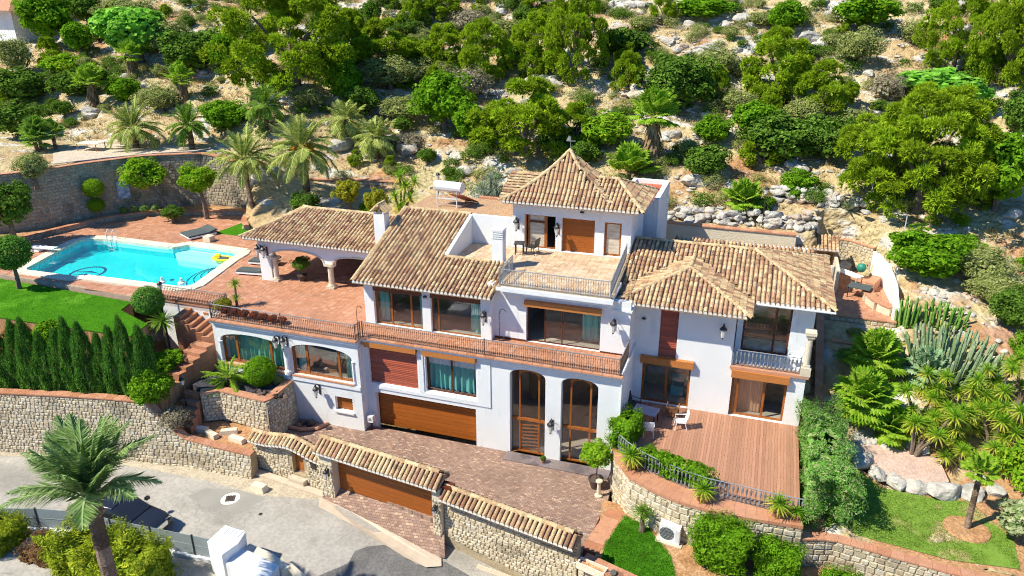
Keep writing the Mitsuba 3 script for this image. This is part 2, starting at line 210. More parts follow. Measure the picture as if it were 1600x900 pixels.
# tiled terraces
def tile_floor(name, poly, z, size, m, grout, budget=0, gap=.012, base_th=.5, ang=0.0, kind='structure', th=.022, sx=None, stuff='tiling', sub=None):
    poly = poly if isinstance(poly, shapely.Geometry) else Polygon(poly); key = put(name, MB().prism(poly, z-base_th, z-th), grout, sub, kind=kind if sub is None else None)
    x0, y0, x1, y1 = poly.bounds; sx = sx or size; c, s = math.cos(ang), math.sin(ang); R = max(x1-x0, y1-y0); cx, cy = (x0+x1)/2, (y0+y1)/2; cand = []
    for i in range(int(-R/sx), int(R/sx)+1):
        for j in range(int(-R/size), int(R/size)+1):
            q = (cx+c*i*sx-s*j*size, cy+s*i*sx+c*j*size)
            if x0 < q[0] < x1 and y0 < q[1] < y1: cand.append(q)
    cand = np.array(cand); cand = cand[shapely.contains(poly.buffer(-size*.25), shapely.points(cand))]
    cand = cand[np.argsort(np.linalg.norm(cand-CAM[:2], axis=1))]; rest = MB()
    for k, q in enumerate(cand):
        a, b = np.array([c, s, 0])*(sx-gap)/2, np.array([-s, c, 0])*(size-gap)/2; pc = (q[0], q[1], z-th); h = (0, 0, th+rng.normal(0, .0015))
        if k < budget: put('tile', MB().obox(pc, a, b, h, None, .02), m, key)
        else: rest.obox(pc, a, b, h, None, .02)
    if rest.n: put(stuff, rest, m, key, kind='stuff')
    return key
WATER = Polygon([(-27.1, 2.2), (-26.8, 2.0), (-22.7, 2.1), (-22.25, 2.55), (-15.0, 2.75), (-14.5, 3.0), (-14.4, 3.4), (-15.3, 7.8), (-15.45, 9.2), (-15.6, 9.5), (-20.1, 9.64), (-20.8, 8.75), (-27.2, 8.75), (-28.1, 8.5), (-28.5, 7.9), (-28.35, 6.8)])
POOL = WATER.buffer(.75, join_style=1)
DECK = Polygon([(-33, 1.0), (-22.6, .8), (-16.4, .55), (-14.9, .98), (-9.95, .98), (-9.95, -.5), (-.5, -.5), (-.5, 1.62), (-1.1, 1.62), (-1.1, 14.2), (-18, 14.6), (-20.5, 18), (-25, 18.2), (-28.4, 16.3), (-30.8, 12.8), (-32.2, 9.0)]).difference(POOL)
tile_floor('terrace', DECK, 5.66, .335, 'terracotta_floor', 'terracotta_grout', 300)
tile_floor('balcony_floor', [(-.5, .06), (13.6, .06), (13.6, 2.07), (6.36, 2.07), (6.36, 1.6), (-.5, 1.6)], 5.672, .30, 'terracotta_floor', 'terracotta_grout', 0, base_th=.07, sub='villa')
tile_floor('upper_terrace_floor', [(6.66, 1.62), (12.72, 1.62), (12.44, 7.76), (2.96, 7.76), (2.96, 4.15), (6.66, 4.15)], 8.88, .34, 'beige_floor', 'beige_grout', 0, base_th=.08, sub='villa')
tile_floor('patio', [(23.0, 12.5), (27.2, 12.5), (27.9, 15), (27.1, 19.3), (25.2, 21.3), (23.0, 21.3)], 5.08, .34, 'terracotta_floor', 'terracotta_grout', 0)
# swimming pool: basin, coping, water
mat('pool_shell', lambda p, n, uv: mix((0.004, 0.60, 0.64), (0.01, 0.66, 0.69), fbm(p.x*1.2, p.y*1.2, p.z))*(0.96+0.08*noise(p.x*5, p.y*5, 0.0)), rough=0.5)
mat('pool_pale', (0.32, 0.80, 0.80), rough=0.5); mat('pool_blue', (0.01, 0.10, 0.22), rough=0.5)
P = thing('swimming_pool', 'turquoise swimming pool with cream stone coping on the terracotta terrace', 'pool')
put('basin', MB().prism(WATER.buffer(.04), 4.5, 4.85).prism(WATER.buffer(.10).difference(WATER.buffer(.0)), 4.6, 5.56), 'pool_shell', P)
put('shelf', MB().prism(Polygon([(-20.6, 8.75), (-15.42, 8.7), (-15.45, 9.45), (-20.1, 9.6)]), 4.8, 5.30).prism(Polygon([(-19.5, 7.7), (-15.35, 7.5), (-15.4, 8.69), (-20.6, 8.74)]), 4.8, 5.24), 'pool_pale', P)
for i in range(4):
    a = np.linspace(math.pi*.52, math.pi*1.42, 14); R = .75+.42*i; c = (-14.95, 6.6); ring = Polygon([c]+[(c[0]+R*math.cos(t), c[1]+R*1.25*math.sin(t)) for t in a]).intersection(WATER)
    put('step', MB().prism(ring, 4.851, 5.34-.13*i), 'pool_shell', P); put('step_edge', MB().prism(ring.exterior.buffer(.035).intersection(Polygon([(c[0]+(R-.1)*math.cos(t), c[1]+(R-.1)*1.25*math.sin(t)) for t in a]+[(c[0]+(R+.1)*math.cos(t), c[1]+(R+.1)*1.25*math.sin(t)) for t in a[::-1]])).intersection(WATER), 5.342-.13*i, 5.352-.13*i), 'pool_blue', P)
em = Point(0, 0).buffer(1).difference(Point(0, 0).buffer(.86)).union(Polygon([(-.8, -.1), (0, .28), (.8, .1), (.1, .08)])).union(Polygon([(-.5, -.5), (.1, -.1), (.6, -.55), (.05, -.3)]))
put('emblem', MB().prism(shapely.affinity.translate(shapely.affinity.scale(em, 1.15, 1.25, origin=(0, 0)), -24.45, 4.5), 4.852, 4.864), 'pool_blue', P, label='round dark blue mosaic emblem on the pool floor')
for x, y in ((-17.9, 5.2), (-18.4, 4.2)): put('floor_drain', MB().lathe((x, y, 4.85), [(.16, .02), (0, .02)], 10), 'pool_blue', P)
scene['mat_pool_water'] = {'type': 'thindielectric', 'int_ior': 1.33}
mt = trimesh.creation.triangulate_polygon(WATER.buffer(.0), engine='earcut'); put('water', MB().add(np.column_stack([mt[0], np.full(len(mt[0]), 5.47)]), mt[1]), 'pool_water', P)
ring = POOL.difference(WATER); L = POOL.exterior.length; n = int(L/.5); mid = WATER.buffer(.37, join_style=1).exterior
for i in range(n):
    p0, p1 = (np.array(mid.interpolate(((i+e)/n), normalized=True).coords[0]) for e in (0, 1)); d = (p1-p0)/np.linalg.norm(p1-p0); nn = np.array([-d[1], d[0]]); q = Polygon([p0-nn*.9+d*.006, p1-nn*.9-d*.006, p1+nn*.9-d*.006, p0+nn*.9+d*.006]).intersection(ring)
    q = max(getattr(q, 'geoms', [q]), key=lambda g: g.area)
    if q.geom_type == 'Polygon' and q.area > .02: put('coping_stone', MB().prism(q, 5.45, 5.715+rng.normal(0, .002)), 'coping_cream', P)
put('coping_bed', MB().prism(ring.buffer(-.02), 5.0, 5.68), 'coping_cream', P)
# lawns
GR = lambda a, b, c: (lambda p, n, uv: mix(pal(fbm(p.x*1.1, p.y*1.1, 0.0, 4)*0.7+0.3*noise(p.x*12, p.y*12, 0.0), [a, b]), c, smoothstep(0.60, 0.76, fbm(p.x*0.6+3, p.y*0.6, 2.0, 4)))*(0.75+0.5*noise(p.x*31, p.y*31, p.z)))
mat('lawn_left_ground', GR((0.035, 0.13, 0.008), (0.075, 0.24, 0.012), (0.10, 0.27, 0.02))); mat('lawn_right_ground', GR((0.12, 0.22, 0.025), (0.22, 0.33, 0.06), (0.42, 0.33, 0.15)))
mat('bare_soil', lambda p, n, uv: pal(fbm(p.x*2.2, p.y*2.2, p.z, 4), [(0.30, 0.15, 0.07), (0.44, 0.24, 0.12), (0.50, 0.32, 0.18)])*(0.7+0.6*noise(p.x*15, p.y*15, 0.0)), bump=lambda p, n, uv: .04*fbm(p.x*6, p.y*6, 0.0), eps=.02)
mat('dark_bed', lambda p, n, uv: pal(noise(p.x*14, p.y*14, p.z*14), [(0.035, 0.035, 0.045), (0.09, 0.085, 0.10)]))
mat('pink_gravel', lambda p, n, uv: pal(noise(p.x*18, p.y*18, 0.0), [(0.46, 0.30, 0.24), (0.62, 0.46, 0.38)])*(0.85+0.3*fbm(p.x*2, p.y*2, 0.0)))
LAWN_L = Polygon([(-34, .98), (-22.4, .55), (-16.5, .30), (-16.2, -.9), (-13.2, -2.0), (-12.9, -3.6), (-34, -4.4)])
put('lawn_soil', MB().prism(LAWN_L.buffer(-.02), 2.2, 5.36), 'bare_soil', kind='structure'); put('lawn', MB().prism(LAWN_L, 5.36, 5.42), 'lawn_left_ground', kind='structure')
def patch(name, pts, fz, m, kind='structure', step=.5, lift=0.0, **k):
    "a sheet cut to an outline and draped over a height function"
    pg = Polygon(pts) if not isinstance(pts, shapely.Geometry) else pts; x0, y0, x1, y1 = pg.bounds; mb = MB()
    mt = trimesh.creation.triangulate_polygon(pg.segmentize(step), engine='earcut'); q = trimesh.Trimesh(np.column_stack([mt[0], 0*mt[0][:, :1]]), mt[1], process=False)
    q = trimesh.remesh.subdivide_to_size(np.array(q.vertices), np.array(q.faces), step*1.4, 8); vv = q[0]; vv[:, 2] = fz(vv[:, 0], vv[:, 1])+lift
    return put(name, mb.add(vv, q[1]), m, kind=kind, smooth=True, **k)
G_R = lambda x, y: 1.32+0.10*np.maximum(0, np.asarray(y, float)+1)+0*np.asarray(x, float)     # right lawn
G_F = lambda x, y: .02+0.0*np.asarray(x, float)-.12*np.maximum(0, -np.asarray(y, float)-6)                    # small front lawn
RL = [(22.3, -3.5), (31.5, -4.1), (34, 2), (30.5, 3.2), (28.5, .9), (26.4, .5), (25.0, 1.9), (23.6, 4.2), (22.3, 4.6)]
patch('garden_soil', RL, G_R, 'bare_soil'); patch('lawn', [(23.3, -2.9), (24.6, 2.1), (26.0, .6), (28.3, .5), (29.6, .7), (31.0, -1.2), (30.8, -3.2), (28.2, -3.5)], G_R, 'lawn_right_ground', lift=.03)
patch('garden_soil', [(13.5, -2.4), (23, -3.4), (33, -4.0), (36, -9), (15.2, -9.5), (14.2, -7.6)], G_F, 'bare_soil'); patch('lawn', [(14.75, -3.35), (16.0, -3.75), (16.3, -4.3), (17.2, -5.4), (17.8, -7.4), (15.6, -9.0), (14.35, -7.7), (14.3, -5.5)], G_F, 'lawn_left_ground', lift=.03)
# right deck of planks, terracotta rim
DK = [(13.75, 3.81), (13.75, -1.05), (14.35, -1.60), (15.16, -2.21), (15.85, -2.57), (16.79, -2.93), (17.51, -3.19), (18.37, -3.39), (19.62, -3.45), (20.92, -3.57), (22.3, -3.62), (22.3, 3.81)]
DKP = Polygon(DK); mat('deck_wood', lambda p, n, uv: grain(p, (0.36, 0.17, 0.10), (0.47, 0.25, 0.16), (14, 1.4, 3))*(0.84+0.32*uv.x), rough=0.6, spec=0.3)
dk = put('deck', MB().prism(DKP, 1.2, 2.13), 'dark_wood', kind='structure')
for i in range(60):
    x0 = 13.77+i*.1425; q = DKP.buffer(-.01).intersection(sbox(x0, -5, x0+.134, 5))
    for g in getattr(q, 'geoms', [q]):
        if g.area > .02: put('plank', MB().prism(g, 2.135, 2.18), 'deck_wood', dk)
# ================================================================ the villa (one thing, its parts)
V = thing('villa', 'large white Mediterranean villa with clay tile roofs, arched doors and brown shutters on the hillside', 'house')
def rect(x0, x1, z0, z1): return sbox(x0, z0, x1, z1)
def arch(x0, x1, z0, zs, rise, n=14):
    t = np.linspace(0, math.pi, n); c, r = (x0+x1)/2, (x1-x0)/2
    return Polygon([(x0, z0)]+[(c-r*math.cos(a), zs+rise*math.sin(a)**0.8) for a in t]+[(x1, z0)])
def cut(poly, *holes):
    for h in holes: poly = poly.difference(h)
    return poly
def wallx(poly, x, y, th, name='wall', **k):   # facade wall: front face at y, running along +x, thickness to +y
    return put(name, MB().wall(poly, (x, y), (1, 0), th, 0.5), 'white_plaster', V, **k)
def wally(poly, x, y, th, name='wall', **k):   # side wall: u runs along +y, thickness th towards -x
    return put(name, MB().wall(poly, (x, y), (0, 1), th, 0.5), 'white_plaster', V, **k)
def boxp(name, m, *b, parent=None, **k): return put(name, MB().box(*b), m, parent or V, **k)
def pane(parent, x0, x1, z0, z1, y, m='window_glass', name='pane'):
    return put(name, MB().add([[x0, y, z0], [x1, y, z0], [x1, y, z1], [x0, y, z1]], [[0, 1, 2, 3]]), m, parent)
def curtain(parent, x0, x1, z0, z1, y, m='curtain_teal', amp=0.06, wave=0.32):
    n = max(8, int((x1-x0)/0.04)); x = np.linspace(x0, x1, n); ph = rng.random()*6
    yy = y+amp*np.sin(x*2*math.pi/wave+ph+0.8*np.sin(x*3.1)); v = []
    for k, z in enumerate(np.linspace(z0, z1, 4)): v += [[a+0.03*math.sin(k+a*7), b, z] for a, b in zip(x, yy)]
    f = [[k*n+i, k*n+i+1, (k+1)*n+i+1, (k+1)*n+i] for k in range(3) for i in range(n-1)]
    return put('curtain', MB().add(v, f), m, parent, smooth=True)
def window(x0, x1, z0, z1, y, bars=(), rails=(), fw=0.08, d=0.07, m='frame_wood', glass='window_glass', name='window', label=None, skip=()):
    "frame mesh with a pane per bay; bars: x of the mullions, rails: z of the cross rails"
    mb = MB().box(x0, x0+fw, y, y+d, z0, z1).box(x1-fw, x1, y, y+d, z0, z1).box(x0+fw, x1-fw, y, y+d, z0, z0+fw).box(x0+fw, x1-fw, y, y+d, z1-fw, z1)
    for b in bars: mb.box(b-fw*.55, b+fw*.55, y-0.003, y+d-.003, z0+fw, z1-fw)
    for r in rails: mb.box(x0+fw, x1-fw, y+0.004, y+d-.004, r-fw*.6, r+fw*.6)
    w = put(name, mb, m, V, label=label)
    xs = [x0+fw, *bars, x1-fw]
    for i in range(len(xs)-1):
        if i in skip: continue
        pane(w, xs[i], xs[i+1], z0+fw, z1-fw, y+d*.5+0.012*(i % 2), glass)
    return w
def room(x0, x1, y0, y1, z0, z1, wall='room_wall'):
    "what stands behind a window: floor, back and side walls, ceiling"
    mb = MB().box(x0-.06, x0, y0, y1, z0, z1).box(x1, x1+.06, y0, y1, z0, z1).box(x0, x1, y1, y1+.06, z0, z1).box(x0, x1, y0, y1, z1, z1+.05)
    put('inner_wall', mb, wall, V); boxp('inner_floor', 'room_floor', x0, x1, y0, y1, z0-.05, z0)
# ---- lower main block (front at y = 0)
a1, a2 = arch(7.92, 9.84, -.3, 4.70, .42), arch(10.67, 12.57, -.3, 4.66, .42)
wallx(cut(rect(-.5, 13.67, -.3, 5.45), rect(0, 6, -.5, 2.29), rect(-.25, 2.68, 2.84, 5.13), rect(3.15, 6.05, 2.90, 5.14), a1, a2), 0, 0, .34)
pan = cut(rect(.15, 6.87, 2.55, 5.45), rect(-.35, 2.78, 2.74, 5.5), rect(3.05, 6.15, 2.80, 5.5))
wallx(pan, 0, -.05, .047, 'raised_panel')
boxp('wall', 'white_plaster', 13.33, 13.67, .34, 3.9, -.3, 5.45)
put('downpipe', MB().tube([(13.73, -.06, .0), (13.73, -.06, 5.3)], .045, 8), 'metal_light', V)
# garage door in panels
boxp('garage_frame', 'dark_wood', 0, 6, .47, .55, 0, 2.29)
gd = put('garage_door', MB().box(.02, 5.98, .43, .46, 0.02, 2.27), 'garage_wood', V, label='wide brown slatted garage door under the mezzanine windows')
for i in range(9): put('panel', MB().obox((3.0, .40, .03+i*.25), (2.97, 0, 0), (0, .022, 0), (0, 0, .236), None, 0.0), 'garage_wood', gd)
# roller shutter and curtained window with orange shutter boxes
boxp('shutter_box', 'lintel_wood', -.36, 2.72, -.24, .12, 5.14, 5.46); boxp('shutter_box', 'lintel_wood', 3.10, 6.10, -.24, .12, 5.15, 5.46)
sh = boxp('shutter', 'dark_wood', -.25, 2.68, .22, .26, 2.84, 5.14, label='closed red brown louvred shutter on the mezzanine')
for i in range(21): put('slat', MB().obox((1.215, .19, 2.86+i*.107), (1.45, 0, 0), (0, .014, .036), (0, -.02, .05), None), 'louvre_paint', sh)
w = window(3.15, 6.05, 2.90, 5.14, .20, bars=(4.6,), m='dark_wood', label='mezzanine window with teal curtains'); curtain(w, 3.25, 5.95, 2.95, 4.75, .48); curtain(w, 3.25, 5.95, 4.45, 5.12, .40, 'curtain_white', .02)
room(-.1, 6.4, .8, 4.2, 2.75, 5.3)
# entrance hall behind the two tall arched doors
for k, (c, x0, x1, zs) in enumerate(((8.88, 7.92, 9.84, 4.70), (11.62, 10.67, 12.57, 4.66))):
    mb = MB(); m0, m1 = x0+.42, x1-.46
    mb.box(m0, m0+.09, .26, .34, 0.02, zs-.02).box(m1, m1+.09, .26, .34, 0.02, zs-.02)
    mb.box(x0+.05, x1-.05, .24, .36, 1.97, 2.12); mb.box(x0+.05, x1-.05, .25, .35, .02, .10)
    mb.wall(arch(x0+.02, x1-.02, zs-.2, zs, .40).difference(arch(m0+.09, m1, zs-.4, zs-.12, .30)).intersection(rect(m0, m1+.09, zs-.2, zs+.5)), (0, .27), (1, 0), .07)
    d = put('arched_door', mb, 'frame_wood', V, label=('arched glass entrance door with slatted lower leaf', 'arched glass door nearest the potted tree')[k])
    for q0, q1 in ((x0, m0+.04), (m0+.05, m1+.04), (m1+.05, x1)):
        pane(d, q0, q1, .10, 1.98, .30); pane(d, q0, q1, 2.12, zs+.4, .30)
    if k == 0:
        for i in range(8): put('slat', MB().obox(((m0+m1)/2+.04, .33, .18+i*.21), ((m1-m0)/2-.06, 0, .055), (0, .012, 0), (0, 0, .07)), 'frame_wood', d)
room(7.2, 13.2, .36, 6.5, 0.015, 5.3)
put('hall_stair', MB().box(11.2, 12.9, 3.4, 5.8, .02, .9).box(11.9, 12.9, 3.6, 5.8, .9, 1.8), 'room_dark', V)
boxp('entrance_step', 'slate_paving', 7.8, 13.4, -.78, -.002, -.02, .06)
# ---- left wing (front at y = -.63) with two wide arched windows
b1, b2 = arch(-9.50, -5.30, 2.93, 4.36, .56), arch(-4.84, -.92, 2.93, 4.38, .58)
wallx(cut(rect(-9.9, -.5, -.3, 5.45), b1, b2, rect(-2.22, -1.12, 1.08, 1.96)), 0, -.63, .36)
boxp('wall', 'white_plaster', -.86, -.5, -.27, -.002, -.3, 5.44); boxp('wall', 'white_plaster', -9.9, -9.54, -.27, 6, -.3, 5.44)
boxp('wall', 'white_plaster', -9.5, -.86, 5.2, 5.5, -.3, 5.44)
boxp('sill_band', 'white_plaster', -4.86, -.495, -.71, -.63, 2.60, 2.84); boxp('window_sill', 'terracotta_trim', -4.92, -.90, -.73, -.28, 2.845, 2.93); boxp('window_sill', 'terracotta_trim', -9.6, -5.2, -.73, -.28, 2.845, 2.93)
put('column', MB().lathe((-5.07, -.62, 2.9), [(.0, 0), (.24, 0), (.24, .18), (.19, .26), (.165, .30), (.15, 1.35), (.20, 1.44), (.24, 1.5), (.24, 1.62), (0, 1.62)], 14), 'white_plaster', V, smooth=False)
put('column', MB().lathe((-.86, -.62, 2.93), [(.0, 0), (.11, 0), (.11, .1), (.085, .15), (.075, 1.3), (.11, 1.4), (.0, 1.42)], 10), 'white_plaster', V)
put('column', MB().lathe((-9.5, -.62, 2.93), [(.0, 0), (.14, 0), (.14, .1), (.11, .15), (.10, 1.25), (.14, 1.38), (.0, 1.4)], 10), 'white_plaster', V)
for q, lab in ((b1, 'arched window behind the ball shaped shrub'), (b2, 'arched window above the small square window')):
    x0, _, x1, zt = q.bounds
    fr = q.buffer(.03).difference(q.buffer(-.11)); mb = MB().wall(fr, (0, -.42), (1, 0), .09)
    for m in (x0+.95, x1-.95): mb.box(m-.07, m+.07, -.415, -.335, 2.95, zt-.12)
    w = put('window', mb, 'frame_wood', V, label=lab)
    for q0, q1 in ((x0, x0+.95), (x0+.95, x1-.95), (x1-.95, x1)):
        put('pane', MB().wall(q.intersection(rect(q0, q1, 2.9, 5.2)).buffer(0), (0, -.37), (1, 0), .004), 'window_glass_solid', w)
    curtain(w, x0+.12, x0+.9, 2.95, 4.85, -.1); curtain(w, x1-.75, x1-.1, 2.95, 4.85, -.1)
    if lab[-5:] == 'shrub': curtain(w, x0+.9, x1-.75, 2.95, 4.9, -.04)
room(-9.4, -.95, -.02, 5.0, 2.85, 5.35)
t = num(V+'__treatment_table'); mb = MB().box(-3.2, -1.5, .9, 1.6, 3.55, 3.64)
for x in (-3.0, -1.7):
    for y in (1.0, 1.5): mb.box(x-.025, x+.025, y-.025, y+.025, 2.86, 3.55)
v_, f_, u_ = mb.get(); scene[t] = mikit.ply((v_, f_), 'mat_curtain_teal', uv=u_)
w = boxp('small_window', 'garage_wood', -2.22, -1.12, -.42, -.38, 1.08, 1.96, label='small square brown shuttered window low in the left wing')
boxp('window_sill', 'white_plaster', -2.3, -1.04, -.74, -.58, .98, 1.075)
# ---- balcony and terrace slab edge (z = 5.66): left wing terrace and the long front balcony
boxp('slab', 'white_plaster', -9.9, -.5, -.80, 5.6, 5.44, 5.60); boxp('slab', 'white_plaster', -.495, 13.74, -.24, 4.5, 5.45, 5.60)
for x0, x1, y0, y1 in ((-9.96, -.45, -.88, -.50), (-.44, 13.80, -.32, .06)):
    n = int((x1-x0)/.5); e = np.linspace(x0, x1, n+1)
    for i in range(n): put('nosing_tile', MB().obox(((e[i]+e[i+1])/2, (y0+y1)/2, 5.60), ((e[i+1]-e[i])/2-.006, 0, 0), (0, (y1-y0)/2, 0), (0, 0, .075), None, .02), 'terracotta_trim', V)
# ---- mid block with two wide windows (front at y = 1.6, floor z = 5.66)
wallx(cut(rect(-1.15, 6.36, 5.60, 8.35), rect(-.57, 2.37, 5.66, 7.98), rect(2.87, 5.76, 5.66, 7.98)), 0, 1.6, .34)
boxp('wall', 'white_plaster', 6.02, 6.36, 1.94, 4.0, 5.6, 8.8); boxp('wall', 'white_plaster', -1.15, -.81, 1.94, 7.9, 5.6, 8.3)
boxp('lintel_beam', 'dark_wood', -.57, 2.37, 1.57, 1.75, 7.70, 7.985); boxp('lintel_beam', 'dark_wood', 2.87, 5.76, 1.57, 1.75, 7.70, 7.985)
w = window(-.57, 2.37, 5.66, 7.70, 1.80, bars=(.42, 1.62), label='left of the two wide balcony windows below the long roof'); curtain(w, -.5, .0, 5.7, 7.6, 2.25); curtain(w, 1.9, 2.3, 5.7, 7.6, 2.25)
w = window(2.87, 5.76, 5.66, 7.70, 1.80, bars=(3.25,), fw=.06, label='right of the two wide balcony windows below the long roof'); curtain(w, 5.0, 5.7, 5.7, 7.6, 2.25)
room(-.8, 6.0, 1.96, 7.2, 5.66, 8.1)
# ---- recessed upper wall (y = 2.07) with the sliding window
wallx(cut(rect(6.30, 13.62, 5.60, 8.62), rect(8.14, 12.12, 5.66, 7.81)), 0, 2.07, .32)
boxp('wall', 'white_plaster', 13.30, 13.62, 2.39, 3.9, 5.6, 8.1)
boxp('wall_cap', 'white_plaster', 12.75, 13.70, 1.98, 3.6, 8.1, 8.2)
boxp('shutter_box', 'lintel_wood', 8.10, 12.16, 1.80, 2.16, 7.82, 8.12)
w = window(8.14, 12.12, 5.66, 7.82, 2.28, bars=(9.12, 10.05), fw=.055, m='dark_wood', label='wide sliding glass doors on the balcony', skip=(0,)); curtain(w, 10.9, 12.0, 5.7, 7.7, 3.2, 'curtain_teal')
room(7.6, 13.2, 2.4, 7.5, 5.66, 8.2)
boxp('balcony_skirting', 'dark_wood', 6.40, 8.12, 2.03, 2.068, 5.665, 5.78); boxp('balcony_skirting', 'dark_wood', 12.14, 13.6, 2.03, 2.068, 5.665, 5.75)
# ---- upper terrace slab with white cornice (z = 8.88)
boxp('terrace_slab', 'white_plaster', 6.63, 12.72, 1.58, 4.2, 8.62, 8.80); boxp('terrace_slab', 'white_plaster', 2.6, 12.45, 4.2, 8.0, 8.55, 8.80)
boxp('cornice', 'white_plaster', 6.95, 12.82, 1.42, 1.60, 8.66, 8.875); boxp('cornice', 'white_plaster', 6.95, 12.80, 1.50, 1.66, 8.52, 8.655)
# parapet walls of the upper terrace and its tall chimney
put('parapet', MB().add([(2.70, 4.0, 8.7), (2.95, 4.0, 8.7), (2.95, 7.9, 8.7), (2.70, 7.9, 8.7), (2.70, 4.0, 9.36), (2.95, 4.0, 9.36), (2.95, 7.9, 10.62), (2.70, 7.9, 10.62)], [[0, 3, 2, 1], [4, 5, 6, 7], [0, 1, 5, 4], [1, 2, 6, 5], [2, 3, 7, 6], [3, 0, 4, 7]]), 'white_plaster', V)
boxp('parapet', 'white_plaster', 2.955, 6.55, 3.88, 4.14, 8.4, 9.30); boxp('parapet', 'white_plaster', 2.72, 5.75, 7.78, 8.0, 8.7, 10.62)
mb = MB().box(5.58, 6.20, 3.95, 4.50, 8.8, 10.55)
for i in range(4): mb.box(5.56, 6.22, 3.93, 4.52, 10.60+i*.12, 10.66+i*.12)
mb.box(5.68, 6.10, 4.05, 4.40, 10.5, 11.0); mb.box(5.55, 6.23, 3.92, 4.53, 11.03, 11.12)
put('chimney', mb, 'white_plaster', V, label='square white chimney with louvred top beside the upper terrace')
# left chimney with a little tiled cap
mb = MB().box(-2.45, -1.75, 5.6, 6.25, 8.6, 10.75)
for x in (-2.42, -1.86):
    for y in (5.62, 6.14): mb.box(x, x+.08, y, y+.08, 10.75, 10.92)
c = put('chimney', mb, 'white_plaster', V, label='plain white chimney with a small tiled cap between the two left roofs')
mb = MB()
for s in (-1, 1):
    for i in range(5):
        y0 = 5.5+i*.17; z = 10.92
        mb.tube([(-2.1+s*.5, y0+.08, z), (-2.1+s*.04, y0+.08, z+.42)], [.085, .075], 6)
mb.tube([(-2.1, 5.45, 11.36), (-2.1, 6.42, 11.36)], .1, 7)
put('cap', mb, 'roof_clay_pale', c)
# ---- tower room on the upper terrace (front at y = 7.75)
wallx(cut(rect(5.51, 12.48, 8.6, 11.86), rect(6.22, 8.11, 8.9, 10.95), rect(8.47, 10.40, 8.9, 10.93), rect(10.95, 11.93, 8.9, 10.90)), 0, 7.75, .30)
boxp('wall', 'white_plaster', 12.18, 12.48, 8.05, 12.0, 5, 11.86); boxp('wall', 'white_plaster', 5.51, 5.81, 8.05, 12.0, 5, 11.86); boxp('wall', 'white_plaster', 5.82, 12.17, 11.7, 12.0, 5, 11.86)
w = window(6.22, 8.11, 8.9, 10.95, 7.98, bars=(6.44, 7.42, 7.5), fw=.09, glass='frosted_pane', label='tower door with a frosted leaf standing half open', skip=(0, 2, 3)); boxp('door_rail', 'dark_wood', 6.5, 7.4, 7.975, 8.05, 10.42, 10.56, parent=V)
g = boxp('rolling_door', 'garage_wood', 8.47, 10.40, 7.97, 8.0, 8.9, 10.93, label='closed brown rolling door of the tower room')
for i in range(14): put('slat', MB().obox((9.435, 7.955, 8.91+i*.144), (.96, 0, 0), (0, .012, 0), (0, 0, .138)), 'garage_wood', g)
w = window(10.95, 11.93, 8.9, 10.90, 7.90, fw=.12, glass='frosted_pane', label='narrow glazed tower door on the right')
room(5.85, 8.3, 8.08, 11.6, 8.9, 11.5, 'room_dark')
# white annex with a red tiled flat roof behind the tower
boxp('annex_wall', 'white_plaster', 13.0, 13.3, 12.25, 17.2, 5, 11.25); boxp('annex_wall', 'white_plaster', 10.9, 12.99, 16.95, 17.2, 5, 11.25); boxp('annex_wall', 'white_plaster', 10.9, 11.15, 12.25, 16.94, 5, 11.25); boxp('annex_wall', 'white_plaster', 11.16, 12.99, 12.25, 12.4, 5, 11.1)
rf = boxp('flat_roof', 'terracotta_grout', 11.16, 12.99, 12.41, 16.94, 10.6, 10.98)
for i in range(5):
    for j in range(12): put('tile', MB().obox((11.35+i*.36, 12.62+j*.37, 10.98), (.172, 0, 0), (0, .178, 0), (0, 0, .02), None, .04), 'red_floor', rf)
# ---- right wing (front at y = 3.82): deck z = 2.18, upper floor z = 5.07
wallx(cut(rect(13.60, 18.65, 1.0, 8.5), rect(14.90, 15.83, 5.0, 7.75), rect(14.12, 16.68, 2.18, 4.66)), 0, 3.82, .34)
boxp('wall', 'white_plaster', 18.31, 18.65, 4.17, 6.0, 1.0, 8.3)
boxp('shutter_box', 'lintel_wood', 14.02, 16.80, 3.56, 3.90, 4.64, 5.03); sh = boxp('shutter', 'dark_wood', 14.90, 15.83, 4.02, 4.06, 5.0, 7.7, label='tall narrow red brown shutter on the right wing')
for i in range(25): put('slat', MB().obox((15.365, 3.99, 5.02+i*.107), (.455, 0, 0), (0, .014, .036), (0, -.02, .05)), 'louvre_paint', sh)
w = window(14.12, 16.68, 2.18, 4.64, 4.0, bars=(15.42,), fw=.11, label='patio doors behind the garden table'); room(13.7, 18.2, 4.2, 8.0, 2.19, 4.9)
put('armchair', MB().box(15.6, 16.3, 5.0, 5.7, 2.2, 2.75).box(15.6, 16.3, 5.6, 5.8, 2.75, 3.2), 'curtain_teal', V)
# loggia: lower room, floor slab, balcony, pillar
wallx(cut(rect(18.65, 22.30, 1.0, 5.0), rect(18.78, 21.50, 2.18, 4.55)), 0, 3.82, .34)
boxp('wall', 'white_plaster', 21.96, 22.30, 4.17, 9.0, 1.0, 5.0); boxp('slab', 'white_plaster', 18.66, 22.34, 3.83, 9.0, 5.0, 5.06)
boxp('shutter_box', 'lintel_wood', 18.72, 21.54, 3.56, 3.90, 4.56, 4.96)
boxp('slab_edge', 'terracotta_trim', 18.60, 22.42, 3.68, 4.15, 4.97, 5.12)
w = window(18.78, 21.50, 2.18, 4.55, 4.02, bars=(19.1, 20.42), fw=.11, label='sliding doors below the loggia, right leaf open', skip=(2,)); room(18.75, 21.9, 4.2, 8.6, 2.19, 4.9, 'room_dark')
curtain(w, 19.15, 20.35, 2.25, 4.4, 4.5, 'curtain_tan', .02, .2)
